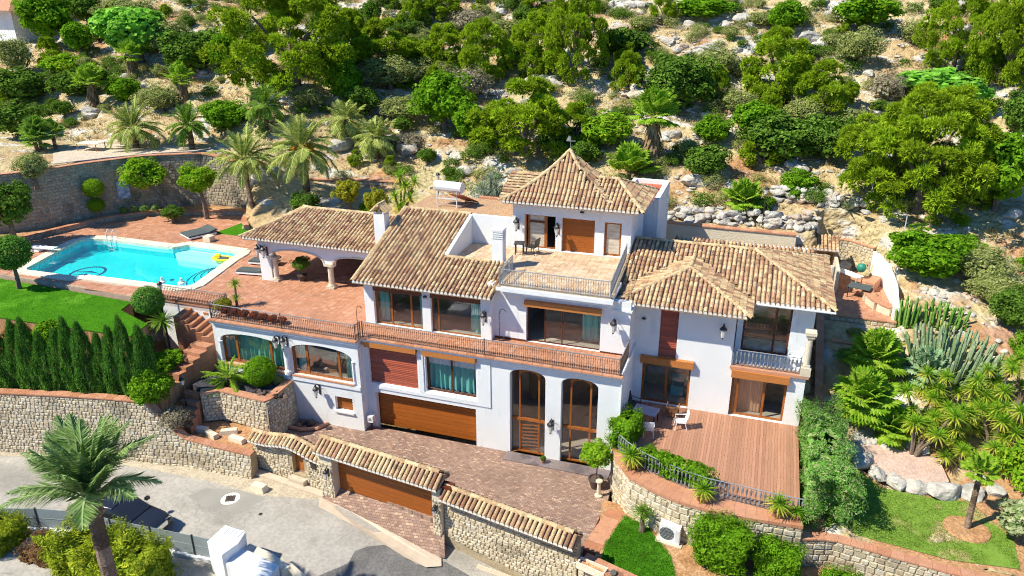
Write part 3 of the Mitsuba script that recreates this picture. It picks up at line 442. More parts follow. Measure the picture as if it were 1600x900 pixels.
boxp('wall', 'white_plaster', 18.7, 19.0, 5.8, 9.0, 5.06, 8.3); boxp('wall', 'white_plaster', 21.36, 22.45, 5.75, 6.05, 5.06, 8.3); boxp('wall', 'white_plaster', 22.15, 22.45, 6.05, 13.2, 2, 8.3)
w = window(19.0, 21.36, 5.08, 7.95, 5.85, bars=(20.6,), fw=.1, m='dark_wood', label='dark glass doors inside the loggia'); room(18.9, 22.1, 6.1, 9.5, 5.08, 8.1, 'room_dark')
put('loggia_pillar', MB().box(21.98, 22.46, 3.66, 4.14, 5.12, 5.58).box(22.05, 22.39, 3.73, 4.07, 5.58, 5.72).lathe((22.22, 3.9, 5.72), [(0, 0), (.15, 0), (.14, 1.45), (.17, 1.5), (.0, 1.5)], 12).box(22.02, 22.42, 3.70, 4.10, 7.20, 7.36).box(21.96, 22.48, 3.64, 4.16, 7.36, 7.52), 'plaster_cream', V, label='cream stone pillar at the outer corner of the loggia')
boxp('roof_beam', 'white_plaster', 18.6, 23.0, 5.3, 5.5, 8.02, 8.2); put('gutter', MB().tube([(19.5, 4.98, 8.16), (23.3, 4.98, 8.16)], .06, 8), 'metal_light', V)
boxp('wall', 'white_plaster', 12.5, 22.4, 13.0, 13.25, 3, 8.3)
# gravel flat roof behind the long roof
boxp('gravel_roof', 'roof_gravel', -1.4, 5.6, 8.02, 11.6, 10.2, 10.52); boxp('wall', 'white_plaster', -1.4, 5.5, 11.3, 11.59, 5, 10.2); boxp('wall', 'white_plaster', -1.4, -1.1, 8.0, 11.29, 8.3, 10.2)
boxp('parapet', 'terracotta_trim', 1.9, 5.5, 11.62, 11.95, 10.3, 10.62)
# ---- pavilion by the pool: arches, columns
p1, p2 = arch(-9.85, -6.1, 5.0, 7.28, .62), arch(-5.42, -2.0, 5.0, 7.28, .58)
wallx(cut(rect(-10.8, -1.16, 7.1, 8.62), p1, p2), 0, 5.45, .36, 'arcade')
for nm, pq in (('arch_trim', p1), ('arch_trim', p2)):
    put(nm, MB().wall(pq.buffer(.09).difference(pq).intersection(rect(-11, -1.2, 7.2, 8.6)), (0, 5.41), (1, 0), .40), 'plaster_cream', V)
boxp('pillar', 'white_plaster', -10.78, -9.98, 5.45, 6.1, 5.66, 7.3)
def stone_column(x, y, z0, h, r=.17): return put('column', MB().box(x-r*1.5, x+r*1.5, y-r*1.5, y+r*1.5, z0, z0+.14).lathe((x, y, z0+.14), [(0, 0), (r*1.35, 0), (r*1.3, .08), (r, .14), (r*.95, h-.42), (r*1.3, h-.30), (0, h-.30)], 14).box(x-r*1.45, x+r*1.45, y-r*1.45, y+r*1.45, z0+h-.16, z0+h), 'plaster_cream', V)
stone_column(-9.78, 5.63, 5.66, 1.64); stone_column(-5.75, 5.63, 5.66, 1.64, .18)
boxp('arcade', 'white_plaster', -10.8, -10.45, 5.82, 11.4, 7.3, 8.6); boxp('pillar', 'white_plaster', -10.8, -10.2, 10.9, 11.5, 5.66, 7.3)
boxp('wall', 'white_plaster', -10.1, -1.2, 11.4, 11.7, 5.5, 8.4); boxp('ceiling', 'dark_wood', -10.4, -1.2, 5.82, 11.4, 8.40, 8.50)
# ================================================================ clay tile roofs
PITCH_W, EXPO = .238, .36
def barrel(mb, p0, p1, r0, r1, up, n=5, r=None, thick=True):
    "half round cover tile from its lower end p0 to its upper end p1; up: the roof normal"
    p0, p1, up = (np.asarray(q, float) for q in (p0, p1, up)); d = p1-p0; d = d/np.linalg.norm(d)
    s = np.cross(d, up); s /= np.linalg.norm(s); up = np.cross(s, d); an = np.linspace(0, math.pi, n)
    v = [p+rr*(math.cos(a)*s+math.sin(a)*up*1.05) for p, rr in ((p0, r0), (p1, r1)) for a in an]
    f = [[i, i+1, n+i+1, n+i] for i in range(n-1)]
    if thick:
        k = len(v); v += [p0+d*.01+(r0-.028)*(math.cos(a)*s+math.sin(a)*up) for a in an]
        f += [[k+i, k+i+1, i+1, i] for i in range(n-1)]
    mb.add(v, f, r)
TILE_BUDGET = {}
def tiled_roof(owner, part, classify, zf, faces, hips=(), budget=0, eave='mortar_white', clay='roof_clay', big=None, hip_r=.115, deck=.10, thin=False):
    base = MB(); teeth = MB(); rest = MB(); singles = []; h = .02
    for fid, (org, u, v, L, B) in faces.items():
        org, u, v = (np.asarray(q, float) for q in (org, u, v)); nc = max(1, round(L/PITCH_W)); pw = L/nc
        for i in range(nc):
            rows = int(B/EXPO)+2; on = [(classify(*(org+u*((i+.5)*pw)+v*((j+.5)*EXPO))) == fid) for j in range(rows)]
            jit = rng.normal(0, .008)
            for j in range(rows):
                if not on[j]: continue
                b0 = j*EXPO; q0 = org+u*((i+.5)*pw+jit)+v*b0; q1 = q0+v*(EXPO+.07)
                z0, z1 = zf(*q0), zf(*(q0+v*EXPO)); sl = (z1-z0)/EXPO
                if abs(sl) > 2.5: continue
                nrm = np.array([-v[0]*sl, -v[1]*sl, 1.0]); jj = rng.normal(0, .006)
                mb = MB(); barrel(mb, (*q0, z0+.035+jj), (*q1, z0+sl*(EXPO+.07)+.012+jj), pw*.385, pw*.335, nrm, 4 if thin else 5)
                if budget and len(singles) < budget: singles.append(mb)
                else: rest.v += mb.v; rest.f += [mb.f[0]+rest.n]; rest.u += mb.u; rest.n += len(mb.v[0])
                a, b = q0-u*pw*.5, q0+u*pw*.5; c, d = b+v*EXPO, a+v*EXPO
                zs = [zf(*w) for w in (a, b, c, d)]
                if max(zs)-min(zs) > 3*EXPO: continue
                base.add([(*a, zs[0]), (*b, zs[1]), (*c, zs[2]), (*d, zs[3]), (*a, zs[0]-deck), (*b, zs[1]-deck), (*c, zs[2]-deck), (*d, zs[3]-deck)], [[0, 1, 2, 3], [7, 6, 5, 4], [0, 4, 5, 1], [2, 6, 7, 3]])
                if j == 0 and eave:
                    s = u*pw*.36; k = np.linspace(0, math.pi, 5); m = q0-v*.015
                    teeth.add([(*(m+s*math.cos(t)), z0+.02+pw*.36*math.sin(t)) for t in k]+[(*(m+s*math.cos(t)), z0-.05) for t in (math.pi, 0)], [[0, 1, 6], [1, 2, 6], [2, 3, 6], [3, 4, 6], [4, 5, 6]])
    key = put(part, base, 'roof_channel', owner)
    for mb in singles: put('tile', mb, clay, key)
    if rest.n: put('tiling', rest, clay, key, kind='stuff')
    if teeth.n: put('eave_mortar', teeth, eave, key, kind='stuff')
    for pts in hips:
        pts = np.asarray(pts, float); seg = []
        for a, b in zip(pts[:-1], pts[1:]):
            L = np.linalg.norm(b-a); n = max(1, round(L/.36)); seg += [(a+(b-a)*k/n, a+(b-a)*(k+1)/n) for k in range(n)]
        for a, b in seg:
            d = b-a; mb = MB(); barrel(mb, a+(0, 0, .02), b+d*.15+(0, 0, .005), hip_r, hip_r*.88, (0, 0, 1.0), 6); put('ridge_tile', mb, 'roof_clay_pale', key)
    return key
# right wing: main hipped roof and the lower front hip that runs into it
def zm(x, y): return min(8.25+.34*(y-5.05), 8.25+.34*(13.4-y), 8.25+.34*(23.3-x)) if 12.25 <= x <= 23.3 and 5.05 <= y <= 13.4 else -1
def zf_(x, y): return min(8.25+.318*(y-2.8), 8.25+.318*(x-12.6), 8.25+.318*(19.4-x)) if 12.6 <= x <= 19.4 and 2.8 <= y <= 9.5 else -1
def zr(x, y): x, y = min(max(x, 12.61), 23.29), max(y, 2.81); return max(zm(x, y), zf_(x, y), 8.25)
def cr(x, y):
    a, b = zm(x, y), zf_(x, y)
    if max(a, b) < 0: return None
    if b > a: k = int(np.argmin([y-2.8, x-12.6, 19.4-x])); return ('fF', 'fL', 'fR')[k]
    return ('mF', 'mB', 'mR')[int(np.argmin([y-5.05, 13.4-y, 23.3-x]))]
pk, r0, r1 = (16.0, 6.2, 9.33), (12.3, 9.22, 9.67), (19.15, 9.22, 9.67)
tiled_roof(V, 'roof', cr, zr, {'fF': ((12.6, 2.8), (1, 0), (0, 1), 6.8, 3.6), 'fL': ((12.6, 2.8), (0, 1), (1, 0), 6.6, 3.5), 'fR': ((19.4, 2.8), (0, 1), (-1, 0), 6.6, 3.5), 'mF': ((12.3, 5.05), (1, 0), (0, 1), 11.0, 4.3), 'mR': ((23.3, 5.05), (0, 1), (-1, 0), 8.35, 4.3), 'mB': ((12.3, 13.4), (1, 0), (0, -1), 11, 4.3)},
           hips=[[(12.6, 2.8, 8.27), pk], [(19.4, 2.8, 8.27), pk], [pk, (16.0, 8.25, 9.36)], [r0, r1], [r1, (23.3, 5.05, 8.27)], [r1, (23.3, 13.4, 8.27)]], budget=300)
# long roof over the mid block
def zl(x, y): return 8.32+.33*(y-1.0)
def cl(x, y): return 'F' if 1.0 <= y and ((-1.5 <= x <= 6.57 and y < 3.86) or (-1.5 <= x <= 2.72 and y < 7.9)) else None
tiled_roof(V, 'roof', cl, zl, {'F': ((-1.5, 1.0), (1, 0), (0, 1), 8.07, 7)}, hips=[[(-1.5, 7.9, 10.6), (2.8, 7.9, 10.6)], [(-1.5, 1.0, 8.34), (-1.5, 7.9, 10.62)], [(2.95, 3.86, 9.28), (5.5, 3.86, 9.28)]])
# pavilion roof
def zp(x, y): return 8.57+max(0, min(.32*(y-4.95), .415*(x+11.75), .32*(12.3-y)))
def cp(x, y):
    if not (-11.75 <= x <= -1.62 and 4.95 <= y <= 12.3): return None
    return ('F', 'L', 'B')[int(np.argmin([.32*(y-4.95), .415*(x+11.75), .32*(12.3-y)]))]
pa, pb = (-8.92, 8.62, 9.76), (-1.7, 8.62, 9.76)
tiled_roof(V, 'roof', cp, zp, {'F': ((-11.75, 4.95), (1, 0), (0, 1), 10.12, 3.8), 'L': ((-11.75, 4.95), (0, 1), (1, 0), 7.35, 3.0), 'B': ((-11.75, 12.3), (1, 0), (0, -1), 10.12, 3.8)}, hips=[[(-11.75, 4.95, 8.6), pa], [pa, pb], [(-11.75, 12.3, 8.6), pa]])
# tower roof: concave pyramid rising out of a lower hipped roof
def zt(x, y):
    d = min(y-7.0, 12.2-y); t = min(d/2.6, (x-4.85)/3.55, (11.95-x)/3.55)
    a = 1.13*t+1.5*t*t if t > 0 else -9; return 11.8+max(a, min(.43*d, .58*(13.2-x), .43*2.6))
def ct(x, y):
    if not (4.85 <= x <= 13.2 and 7.0 <= y <= 12.2): return None
    d = min(y-7.0, 12.2-y); t = [(y-7.0)/2.6, (x-4.85)/3.55, (11.95-x)/3.55, (12.2-y)/2.6]; m = min(t)
    if m > 0 and 1.13*m+1.5*m*m >= min(.43*d, .58*(13.2-x)): return ('F', 'L', 'R', 'B')[int(np.argmin(t))]
    return ('F', 'B', 'R')[int(np.argmin([.43*(y-7.0), .43*(12.2-y), .58*(13.2-x)]))] if x > 8 else 'L'
ap = (8.4, 9.6, 14.43); hp = lambda c, n=6: [(c[0]+(ap[0]-c[0])*k/n, c[1]+(ap[1]-c[1])*k/n, 11.82+1.13*(k/n)+1.5*(k/n)**2) for k in range(n+1)]
j0, j1 = (9.75, 9.6, 12.95), (11.28, 9.6, 12.95)
tiled_roof(V, 'roof', ct, zt, {'F': ((4.85, 7.0), (1, 0), (0, 1), 8.35, 2.7), 'L': ((4.85, 7.0), (0, 1), (1, 0), 5.2, 3.6), 'B': ((4.85, 12.2), (1, 0), (0, -1), 8.35, 2.7), 'R': ((13.2, 7.0), (0, 1), (-1, 0), 5.2, 5.0)},
           hips=[hp((4.85, 7.0)), hp((4.85, 12.2)), [j1, (13.2, 7.0, 11.82)], [j1, (13.2, 12.2, 11.82)], [j0, j1], [ap, (9.15, 9.0, 13.5), j0]])
put('weather_vane', MB().tube([(8.4, 9.6, 14.4), (8.4, 9.6, 15.25)], .022, 5).box(8.12, 8.7, 9.59, 9.61, 14.95, 14.99).add([(8.15, 9.6, 14.99), (8.45, 9.6, 15.0), (8.3, 9.6, 15.3)], [[0, 1, 2]]), 'iron_grey', V)
# low tiled strip behind the ridge of the right wing
tiled_roof(V, 'roof', lambda x, y: 'F' if 14.2 <= x <= 22.6 and 13.3 <= y <= 14.5 else None, lambda x, y: 7.95+.30*(y-13.3), {'F': ((14.2, 13.3), (1, 0), (0, 1), 8.4, 1.1)}, eave=None)
boxp('wall', 'white_plaster', 14.2, 22.6, 13.9, 14.4, 4, 8.0)
# ================================================================ garden walls, steps, street front
def along(pts):
    pts = np.asarray(pts, float); d = np.linalg.norm(np.diff(pts, axis=0), axis=1); s = np.r_[0, np.cumsum(d)]
    def at(u):
        u = min(max(u, 0), s[-1]-1e-6); k = int(np.searchsorted(s, u, 'right')-1); t = (u-s[k])/d[k]; p = pts[k]*(1-t)+pts[k+1]*t; e = (pts[k+1]-pts[k])/d[k]
        return p, np.array([e[1], -e[0]])
    return s[-1], at, s
def stones_on(owner, pts, zb, zt, m='stone_beige', row=(.16, .25), wid=(.18, .42), part='stone', budget=0, batter=0.0, holes=()):
    "irregular stones standing proud of the mortar, on the right hand side of the path"
    L, at, _ = along(pts); rest = MB(); cnt = 0
    zmin = min(zb(u) for u in np.linspace(0, L, 9)); zmax = max(zt(u) for u in np.linspace(0, L, 9)); z = zmin; G = .011
    while z < zmax-.05:
        h = rng.uniform(*row); u = -rng.random()*.2
        while u < L:
            w = rng.uniform(*wid); u0, u1 = max(u, 0)+G, min(u+w, L)-G; z0, z1 = max(z, zb((u0+u1)/2))+G, min(z+h, zt((u0+u1)/2))-G; um, zm_ = (u0+u1)/2, (z0+z1)/2
            if u1-u0 > .06 and z1-z0 > .05 and not any(a < um < b and c < zm_ < d for a, b, c, d in holes):
                q = np.array([(u0, z0), (u1, z0), (u1, z1), (u0, z1)])+rng.uniform(-.022, .022, (4, 2)); c = q.mean(0); q2 = c+(q-c)*rng.uniform(.66, .84)+rng.uniform(-.01, .01, 2); d = rng.uniform(.025, .06); v = []
                for quad, off in ((q, -.01), (q2, d)):
                    for a, b in quad:
                        p, n = at(a); p = p+n*(off+batter*(zt(a)-b)); v.append((p[0], p[1], b))
                fcs = [[4, 5, 6, 7], [0, 1, 5, 4], [1, 2, 6, 5], [2, 3, 7, 6], [3, 0, 4, 7]]
                if cnt < budget: put(part, MB().add(v, fcs), m, owner)
                else: rest.add(v, fcs)
                cnt += 1
            u += w
        z += h
    if rest.n: put('stonework', rest, m, owner, kind='stuff')
def core(owner, pts, zb, zt, th, m='stone_mortar', batter=0.0, name='core', holes=()):
    L, at, s = along(pts); us = sorted({*s, *np.arange(0, L, .5), L}); mb = MB()
    for a, b in zip(us[:-1], us[1:]):
        if b-a < 1e-4: continue
        p0, n0 = at(a+1e-6); p1, n1 = at(b-1e-6); v = []
        for p, n, u in ((p0, n0, a), (p1, n1, b)):
            B = batter*(zt(u)-zb(u)); v += [(*(p+n*B), zb(u)), (*(p-n*th), zb(u)), (*(p-n*th), zt(u)), (*p, zt(u))]
        mb.add(v, [[0, 4, 7, 3], [1, 2, 6, 5], [3, 7, 6, 2], [0, 3, 2, 1], [4, 5, 6, 7]])
    return put(name, mb, m, owner)
def coping(owner, pts, zt, w0, w1, tile=.5, m='terracotta_trim', th=.07, part='coping_tile'):
    "tiles along the top, from w0 in front of the path to w1 behind it"
    L, at, _ = along(pts); n = max(1, int(L/tile))
    for i in range(n):
        a, b = L*i/n+.004, L*(i+1)/n-.004; p0, n0 = at(a); p1, n1 = at(b); v = []
        for z in (0, th):
            v += [(*(p0+n0*w0), zt(a)+z), (*(p1+n1*w0), zt(b)+z), (*(p1-n1*w1), zt(b)+z), (*(p0-n0*w1), zt(a)+z)]
        put(part, MB().add(v, [[0, 3, 2, 1], [4, 5, 6, 7], [0, 1, 5, 4], [1, 2, 6, 5], [2, 3, 7, 6], [3, 0, 4, 7]]), m, owner)
K = lambda z: (lambda u: z)
def stone_wall(label, pts, zb, zt, th=.4, m='stone_beige', cop=(.07, .45), batter=0.0, cat='wall', budget=0, name='stone_wall', cm='terracotta_trim', **k):
    zb = zb if callable(zb) else K(zb); zt = zt if callable(zt) else K(zt)
    o = thing(name, label, cat); core(o, pts, zb, zt, th, batter=batter); stones_on(o, pts, zb, zt, m, batter=batter, budget=budget, **k)
    if cop: coping(o, pts, zt, *cop, m=cm)
    return o
stone_wall('tall beige rubble wall along the road below the cypress hedge', [(-34, -11.2), (-26, -9.1), (-19.2, -7.42), (-15.5, -6.52), (-12.9, -6.0), (-10.45, -5.62)], -.75, 2.78, batter=.16, row=(.13, .21), wid=(.14, .32))
stone_wall('low stepped rubble wall between the road and the dry shrub', [(-10.45, -5.75), (-8.2, -5.6), (-6.2, -5.6), (-4.4, -5.5)], -.75, lambda u: 1.05-.06*u+1.72*max(0, 1-u/2.0)**1.2, th=.45, batter=.16, cop=(.05, .4))
stone_wall('stone planter wall in front of the arched windows', [(-8.95, -3.45), (-8.1, -2.9), (-4.85, -3.12), (-4.9, -.66)], lambda u: .7 if u < 3 else -.1, 2.44, cop=(.06, .44), batter=.05, name='planter_wall')
put('planter_soil', MB().prism([(-8.8, -3.0), (-8.1, -2.5), (-5.2, -2.7), (-5.25, -.63), (-10.2, -.63), (-10.2, -2.6)], 0, 2.36), 'dark_bed', kind='structure')
stone_wall('curved stone wall carrying the wooden deck', [(13.72, -.1), (13.62, -1.1), (13.95, -2.0), (14.85, -3.15), (16.0, -3.8), (17.2, -4.25), (18.6, -4.45), (20.2, -4.45), (22.4, -4.3)], -.5, 2.06, th=.8, cop=None, budget=170, row=(.24, .36), wid=(.26, .55), name='deck_wall')
DKO = Polygon([(13.72, -.1), (13.6, -1.1), (13.92, -2.02), (14.82, -3.2), (15.98, -3.86), (17.2, -4.31), (18.6, -4.51), (20.2, -4.51), (22.4, -4.36)]+DK[:0:-1][1:-1]).difference(DKP.buffer(.004)); L, at, _ = along([(13.66, -.1), (13.62, -1.1), (13.95, -2.0), (14.85, -3.15), (16.0, -3.8), (17.2, -4.25), (18.6, -4.45), (20.2, -4.45), (22.4, -4.3)])
for i in range(24):
    (p0, n0), (p1, n1) = at(L*i/24+.004), at(L*(i+1)/24-.004); q = Polygon([p0+n0*.2, p1+n1*.2, p1-n1*1.4, p0-n0*1.4]).buffer(0).intersection(DKO); q = max(getattr(q, 'geoms', [q]), key=lambda g: g.area)
    if q.geom_type == 'Polygon' and q.area > .02: put('coping_tile', MB().prism(q, 2.06, 2.215), 'terracotta_trim', 'deck_wall')
stone_wall('long low stone wall below the right lawn', [(22.4, -4.2), (23.7, -3.85), (26.1, -4.2), (28, -4.45), (34, -4.9)], -1.0, 1.42, cop=(.06, .42), row=(.22, .34), wid=(.25, .5))
stone_wall('high grey stone retaining wall behind the swimming pool', [(-36.5, 5.5), (-33.0, 9.6), (-31.6, 12.8), (-29.2, 16.3), (-25.4, 18.5), (-20.8, 18.6), (-16.0, 19.4), (-12.5, 20.4), (-8, 20.9)], 5.2, lambda u: 10.25-1.7*float(sstep(17, 27, u)), m='stone_grey', th=.6, cop=(.10, .5), row=(.2, .33), wid=(.22, .5), batter=.04)
o = thing('stone_wall', 'cream plastered wall with a terracotta coping behind the right wing', 'wall'); p_ = [(12.9, 18.35), (17, 18.25), (21.6, 18.15)]; core(o, p_, K(5), K(7.95), .4, 'plaster_cream'); coping(o, p_, K(7.95), .08, .45)
o = thing('garden_wall', 'low white wall behind the tiled ridge of the right wing', 'wall'); core(o, [(17.3, 16.8), (22.4, 17.0)], K(5), K(7.45), .25, 'white_plaster')
o = thing('garden_wall', 'curved white wall round the back patio', 'wall'); p_ = [(26.6, 20.2), (27.2, 18.1), (27.35, 15.6), (27.15, 12.6)]; core(o, p_, K(4.4), lambda u: 6.75-.11*u, .3, 'white_plaster')
stone_wall('cream rubble wall at the back of the patio', [(24.3, 21.7), (25.3, 21.4), (26.6, 20.2)], 4.4, 6.9, m='stone_beige', cop=(.05, .5))
# poolside planting bed with a terracotta rim
stone_wall('long curved low planter rim along the back of the pool terrace', [(-32.6, 5.6), (-31.5, 8.8), (-30.5, 12.3), (-28.4, 15.0), (-25.2, 15.9), (-22.4, 17.0), (-20.8, 17.4), (-19.6, 15.2), (-18.4, 13.9)], 5.5, 6.02, th=.35, m='stone_grey', cop=(.06, .36), name='planter_wall')
put('planter_soil', MB().prism([(-36.5, 1.0), (-32.8, 1.0), (-32.9, 5.6), (-31.7, 8.8), (-30.7, 12.4), (-28.5, 15.2), (-25.2, 16.1), (-22.5, 17.2), (-20.8, 17.6), (-20.8, 18.7), (-25.4, 18.6), (-29.2, 16.4), (-31.6, 12.9), (-33.2, 9.5), (-36.5, 5.6)], 5.2, 5.92), 'bare_soil', kind='structure')
put('lawn', MB().prism([(-20.2, 12.6), (-18.0, 12.6), (-17.9, 14.4), (-19.9, 15.4)], 5.5, 5.675), 'lawn_left_ground', kind='structure')
# white garden wall with the stair that goes down from the lawn to the planter
o = thing('garden_wall', 'white wall under the pool terrace railing beside the garden stairs', 'wall'); core(o, [(-14.85, .98), (-9.92, .98)], K(2.2), K(5.44), .3, 'white_plaster'); coping(o, [(-14.85, .98), (-9.92, .98)], K(5.45), .06, .34, m='terracotta_trim', th=.22); put('wall_light', MB().box(-11.85, -11.5, .955, .979, 4.95, 5.1), 'lintel_wood', o)
o = thing('garden_steps', 'terracotta garden steps going down from the lawn beside the white wall', 'stairs')
for i in range(6): put('step', MB().obox((-12.75+.36*i, .30, 2.2), (.20, .06, 0), (-.12, .66, 0), (0, 0, 3.05-.21*i)), 'step_clay', o)
for i in range(5): put('step', MB().obox((-10.75-.12*i, -.75-.48*i, 1.6), (.62, -.05, 0), (.06, .26, 0), (0, 0, 2.35-.22*i)), 'step_clay', o)
o = thing('garden_steps', 'short flight of terracotta steps beside the small lamp', 'stairs')
for i in range(5): put('step', MB().obox((-9.75+.12*i, -3.15-.36*i, -.3), (.55, 0, 0), (0, .20, 0), (0, 0, 2.5-.27*i)), 'step_clay', o)
put('garden_soil', MB().prism([(-35, -8.9), (-19.2, -7.1), (-15.5, -6.2), (-10.6, -5.4), (-10.6, -2.4), (-12.6, -.4), (-12.9, -3.6), (-35, -4.3)], 1.6, 2.62), 'bare_soil', kind='structure')
put('terrace_soil', MB().prism([(-10.5, -5.4), (-4.75, -5.1), (-4.75, -3.0), (-10.5, -2.4)], -.6, .62), 'bare_soil', kind='structure')
for i, (x, y, a, l) in enumerate([(-8.6, -4.3, .1, .5), (-7.6, -4.55, -.3, .42), (-6.9, -4.0, .5, .45), (-6.0, -4.5, -.15, .5), (-9.3, -4.7, .3, .4)]):
    put('stone_block', MB().obox((x, y, .6), (l*math.cos(a), l*math.sin(a), 0), (-.16*math.sin(a), .16*math.cos(a), 0), (0, 0, .28), None, .06), 'coping_cream', label='loose cream cut stone block below the planter wall, %s' % ('left of the middle', 'nearest the middle', 'touching the planter wall', 'rightmost', 'leftmost by the steps')[i], cat='stone block', group='cut stone blocks below the planter')
# stairs on the right of the house, in its shade
o = thing('side_stairs', 'shaded terracotta stairs climbing along the right wall of the house', 'stairs')
for i in range(16): put('step', MB().box(22.48, 23.35, 4.3+i*.52, 4.84+i*.52, .5, 2.30+i*.175), 'step_clay', o)
stone_wall('shaded stone wall on the outer side of the side stairs', [(23.38, 12.4), (23.38, 4.4)][::-1], .5, lambda u: 2.6+.34*u, th=.35, cop=(.05, .36), m='stone_beige')
stone_wall('stone edged planter step below the back patio', [(23.8, 12.45), (27.4, 12.4)], 3.2, 5.0, th=.4, cop=(.07, .42), m='stone_beige')
stone_wall('lower stone planter edge below the back patio', [(23.9, 10.3), (27.0, 10.2)], 2.8, 4.25, th=.4, cop=(.07, .42), m='stone_beige')
put('dark_bed', MB().prism([(23.8, 10.7), (27.2, 10.6), (27.4, 12.0), (23.8, 12.05)], 3.2, 4.2), 'dark_bed', kind='structure')
# ---------------- street front: gate, two walls with tiled tops
def tiled_top(owner, pts, zr_, front=.62, back=.45, drop=.42, pitch=.235):
    L, at, _ = along(pts); n = round(L/pitch); key = num(owner+'__roof'); base = MB()
    for i in range(n):
        u = (i+.5)*L/n; p, nn = at(u); z = zr_(u); e = np.array([-nn[1], nn[0]])*L/n*.5; p3 = lambda q, zz: (q[0], q[1], zz)
        for w, s in ((front, 1), (back, -1)):
            a = p+nn*s*w; dz = drop*w/front; mb = MB(); up = np.array([nn[0]*s*drop/front, nn[1]*s*drop/front, 1.0])
            barrel(mb, p3(a+e*0, z-dz+.03+rng.normal(0, .006)), p3(p+nn*s*.04, z+.03), .098, .085, up, 6); put('tile', mb, 'roof_clay', key)
            base.add([p3(a-e, z-dz-.02), p3(a+e, z-dz-.02), p3(p+e, z-.01), p3(p-e, z-.01), p3(a-e, z-dz-.10), p3(a+e, z-dz-.10), p3(p+e, z-.3), p3(p-e, z-.3)], [[0, 1, 2, 3], [7, 6, 5, 4], [0, 4, 5, 1], [2, 6, 7, 3], [1, 5, 6, 2], [0, 3, 7, 4]])
            t = np.linspace(0, math.pi, 6); c = a+nn*s*.012; put('eave_mortar', MB().add([(*(c+e*.82*math.cos(q)), z-dz+.015+.085*math.sin(q)) for q in t]+[(*(c-e*.9), z-dz-.07), (*(c+e*.9), z-dz-.07)], [[0, 1, 7], [1, 2, 7], [2, 3, 7], [3, 4, 7], [4, 5, 7], [5, 6, 7]]), 'mortar_white', key)
    d_, f_, u_ = base.get(); scene[key] = mikit.ply((d_, f_), 'mat_roof_channel', uv=u_)
    for i in range(int(L/.36)):
        a, b = at(i*.36), at(min(i*.36+.40, L)); mb = MB(); barrel(mb, (*a[0], zr_(i*.36)+.06), (*b[0], zr_(i*.36+.40)+.05), .12, .105, (0, 0, 1.0), 6); put('ridge_tile', mb, 'roof_clay_pale', key)
    return key
GA, GB = np.array([.75, -5.42]), np.array([6.45, -6.17]); gu = (GB-GA)/np.linalg.norm(GB-GA); gn = np.array([gu[1], -gu[0]])
g = thing('entrance_gate', 'wide brown slatted vehicle gate between stone pillars under a tiled top', 'gate')
for c, w in ((GA-gu*.42, .42), (GB+gu*.22, .22)):
    cp_ = c+gn*.12; zt_ = 2.05
    q = [cp_-gu*w+gn*.36, cp_+gu*w+gn*.36, cp_+gu*w-gn*.36, cp_-gu*w-gn*.36]; put('pillar', MB().prism(q, -1.4, zt_), 'plaster_cream', g); stones_on(g, [q[0], q[1]], K(-1.0), K(1.5), 'stone_beige', (.14, .22), (.16, .3))
L_ = np.linalg.norm(GB-GA); d = put('gate_leaf', MB().obox((*((GA+GB)/2-gn*.03), -.14), (*(gu*L_/2), 0), (*(gn*.02), 0), (0, 0, 2.2)), 'garage_wood', g)
for i in range(9): put('panel', MB().obox((*((GA+GB)/2), -.13+i*.24), (*(gu*(L_/2-.02)), 0), (*(gn*.022), 0), (0, 0, .228)), 'garage_wood', d)
put('lintel', MB().obox((*((GA+GB)/2+gn*.08), 1.96), (*(gu*(L_/2+.9)), 0), (*(gn*.22), 0), (0, 0, .2)), 'dark_wood', g)
tiled_top(g, [GA-gu*.95, GB+gu*.42], K(2.58), .72, .5, .45)
w = thing('street_wall', 'right hand rubble street wall with a straight tiled top', 'wall'); p_ = [GB+gu*.42+np.array([.05, -.1]), (13.55, -7.62)]
core(w, [np.array(q)+gn*.12 for q in p_], lambda u: -.9-.13*u-.5, K(1.66), .34); stones_on(w, [np.array(q)+gn*.12 for q in p_], lambda u: -.72-.105*u, K(1.62), row=(.13, .21), wid=(.15, .34)); tiled_top(w, p_, K(2.0), .58, .42, .34)
put('plinth', MB().obox((10.2, -7.35, -2.5), (3.4, -.50, 0), (.02, .14, 0), (0, 0, 1.12)), 'apron_concrete', w); put('notice', MB().obox((*(np.array(p_[0])+gu*1.1+gn*.19), .95), (*(gu*.09), 0), (*(gn*.012), 0), (0, 0, .2)), 'louvre_paint', w)
w = thing('street_wall', 'left hand street wall with a wavy tiled top and a small arched door', 'wall'); p_ = [(-4.75, -4.62), (.0, -5.24)]; pw_ = [np.array(q)+gn*.16 for q in p_]
zw = lambda u: 1.60+.36*math.exp(-((u-2.7)/1.25)**2)-.05*u*.2; L_, at_, _ = along(pw_)
pd = arch(2.62, 3.38, -.1, 1.12, .2); mb = MB().wall(cut(Polygon([(0, -1.2), (L_, -1.2)]+[(u, zw(u)-.32) for u in np.linspace(L_, 0, 16)]), pd), pw_[0], gu, .36); put('core', mb, 'stone_mortar', w)
stones_on(w, pw_, K(-.62), lambda u: zw(u)-.36, 'stone_beige', (.13, .21), (.15, .34), holes=[(2.5, 3.5, -.3, 1.42)])
d = put('small_door', MB().wall(pd.buffer(.01), np.array(pw_[0])-gn*.24, gu, .05), 'frame_wood', w); put('door_step', MB().obox((*(at_(3.0)[0]+gn*.14), -.65), (*(gu*.5), 0), (*(gn*.2), 0), (0, 0, .42)), 'apron_concrete', w); put('plaque', MB().obox((*(at_(4.05)[0]+gn*.08), .62), (*(gu*.16), 0), (*(gn*.015), 0), (0, 0, .34), None, .08), 'iron_black', w)
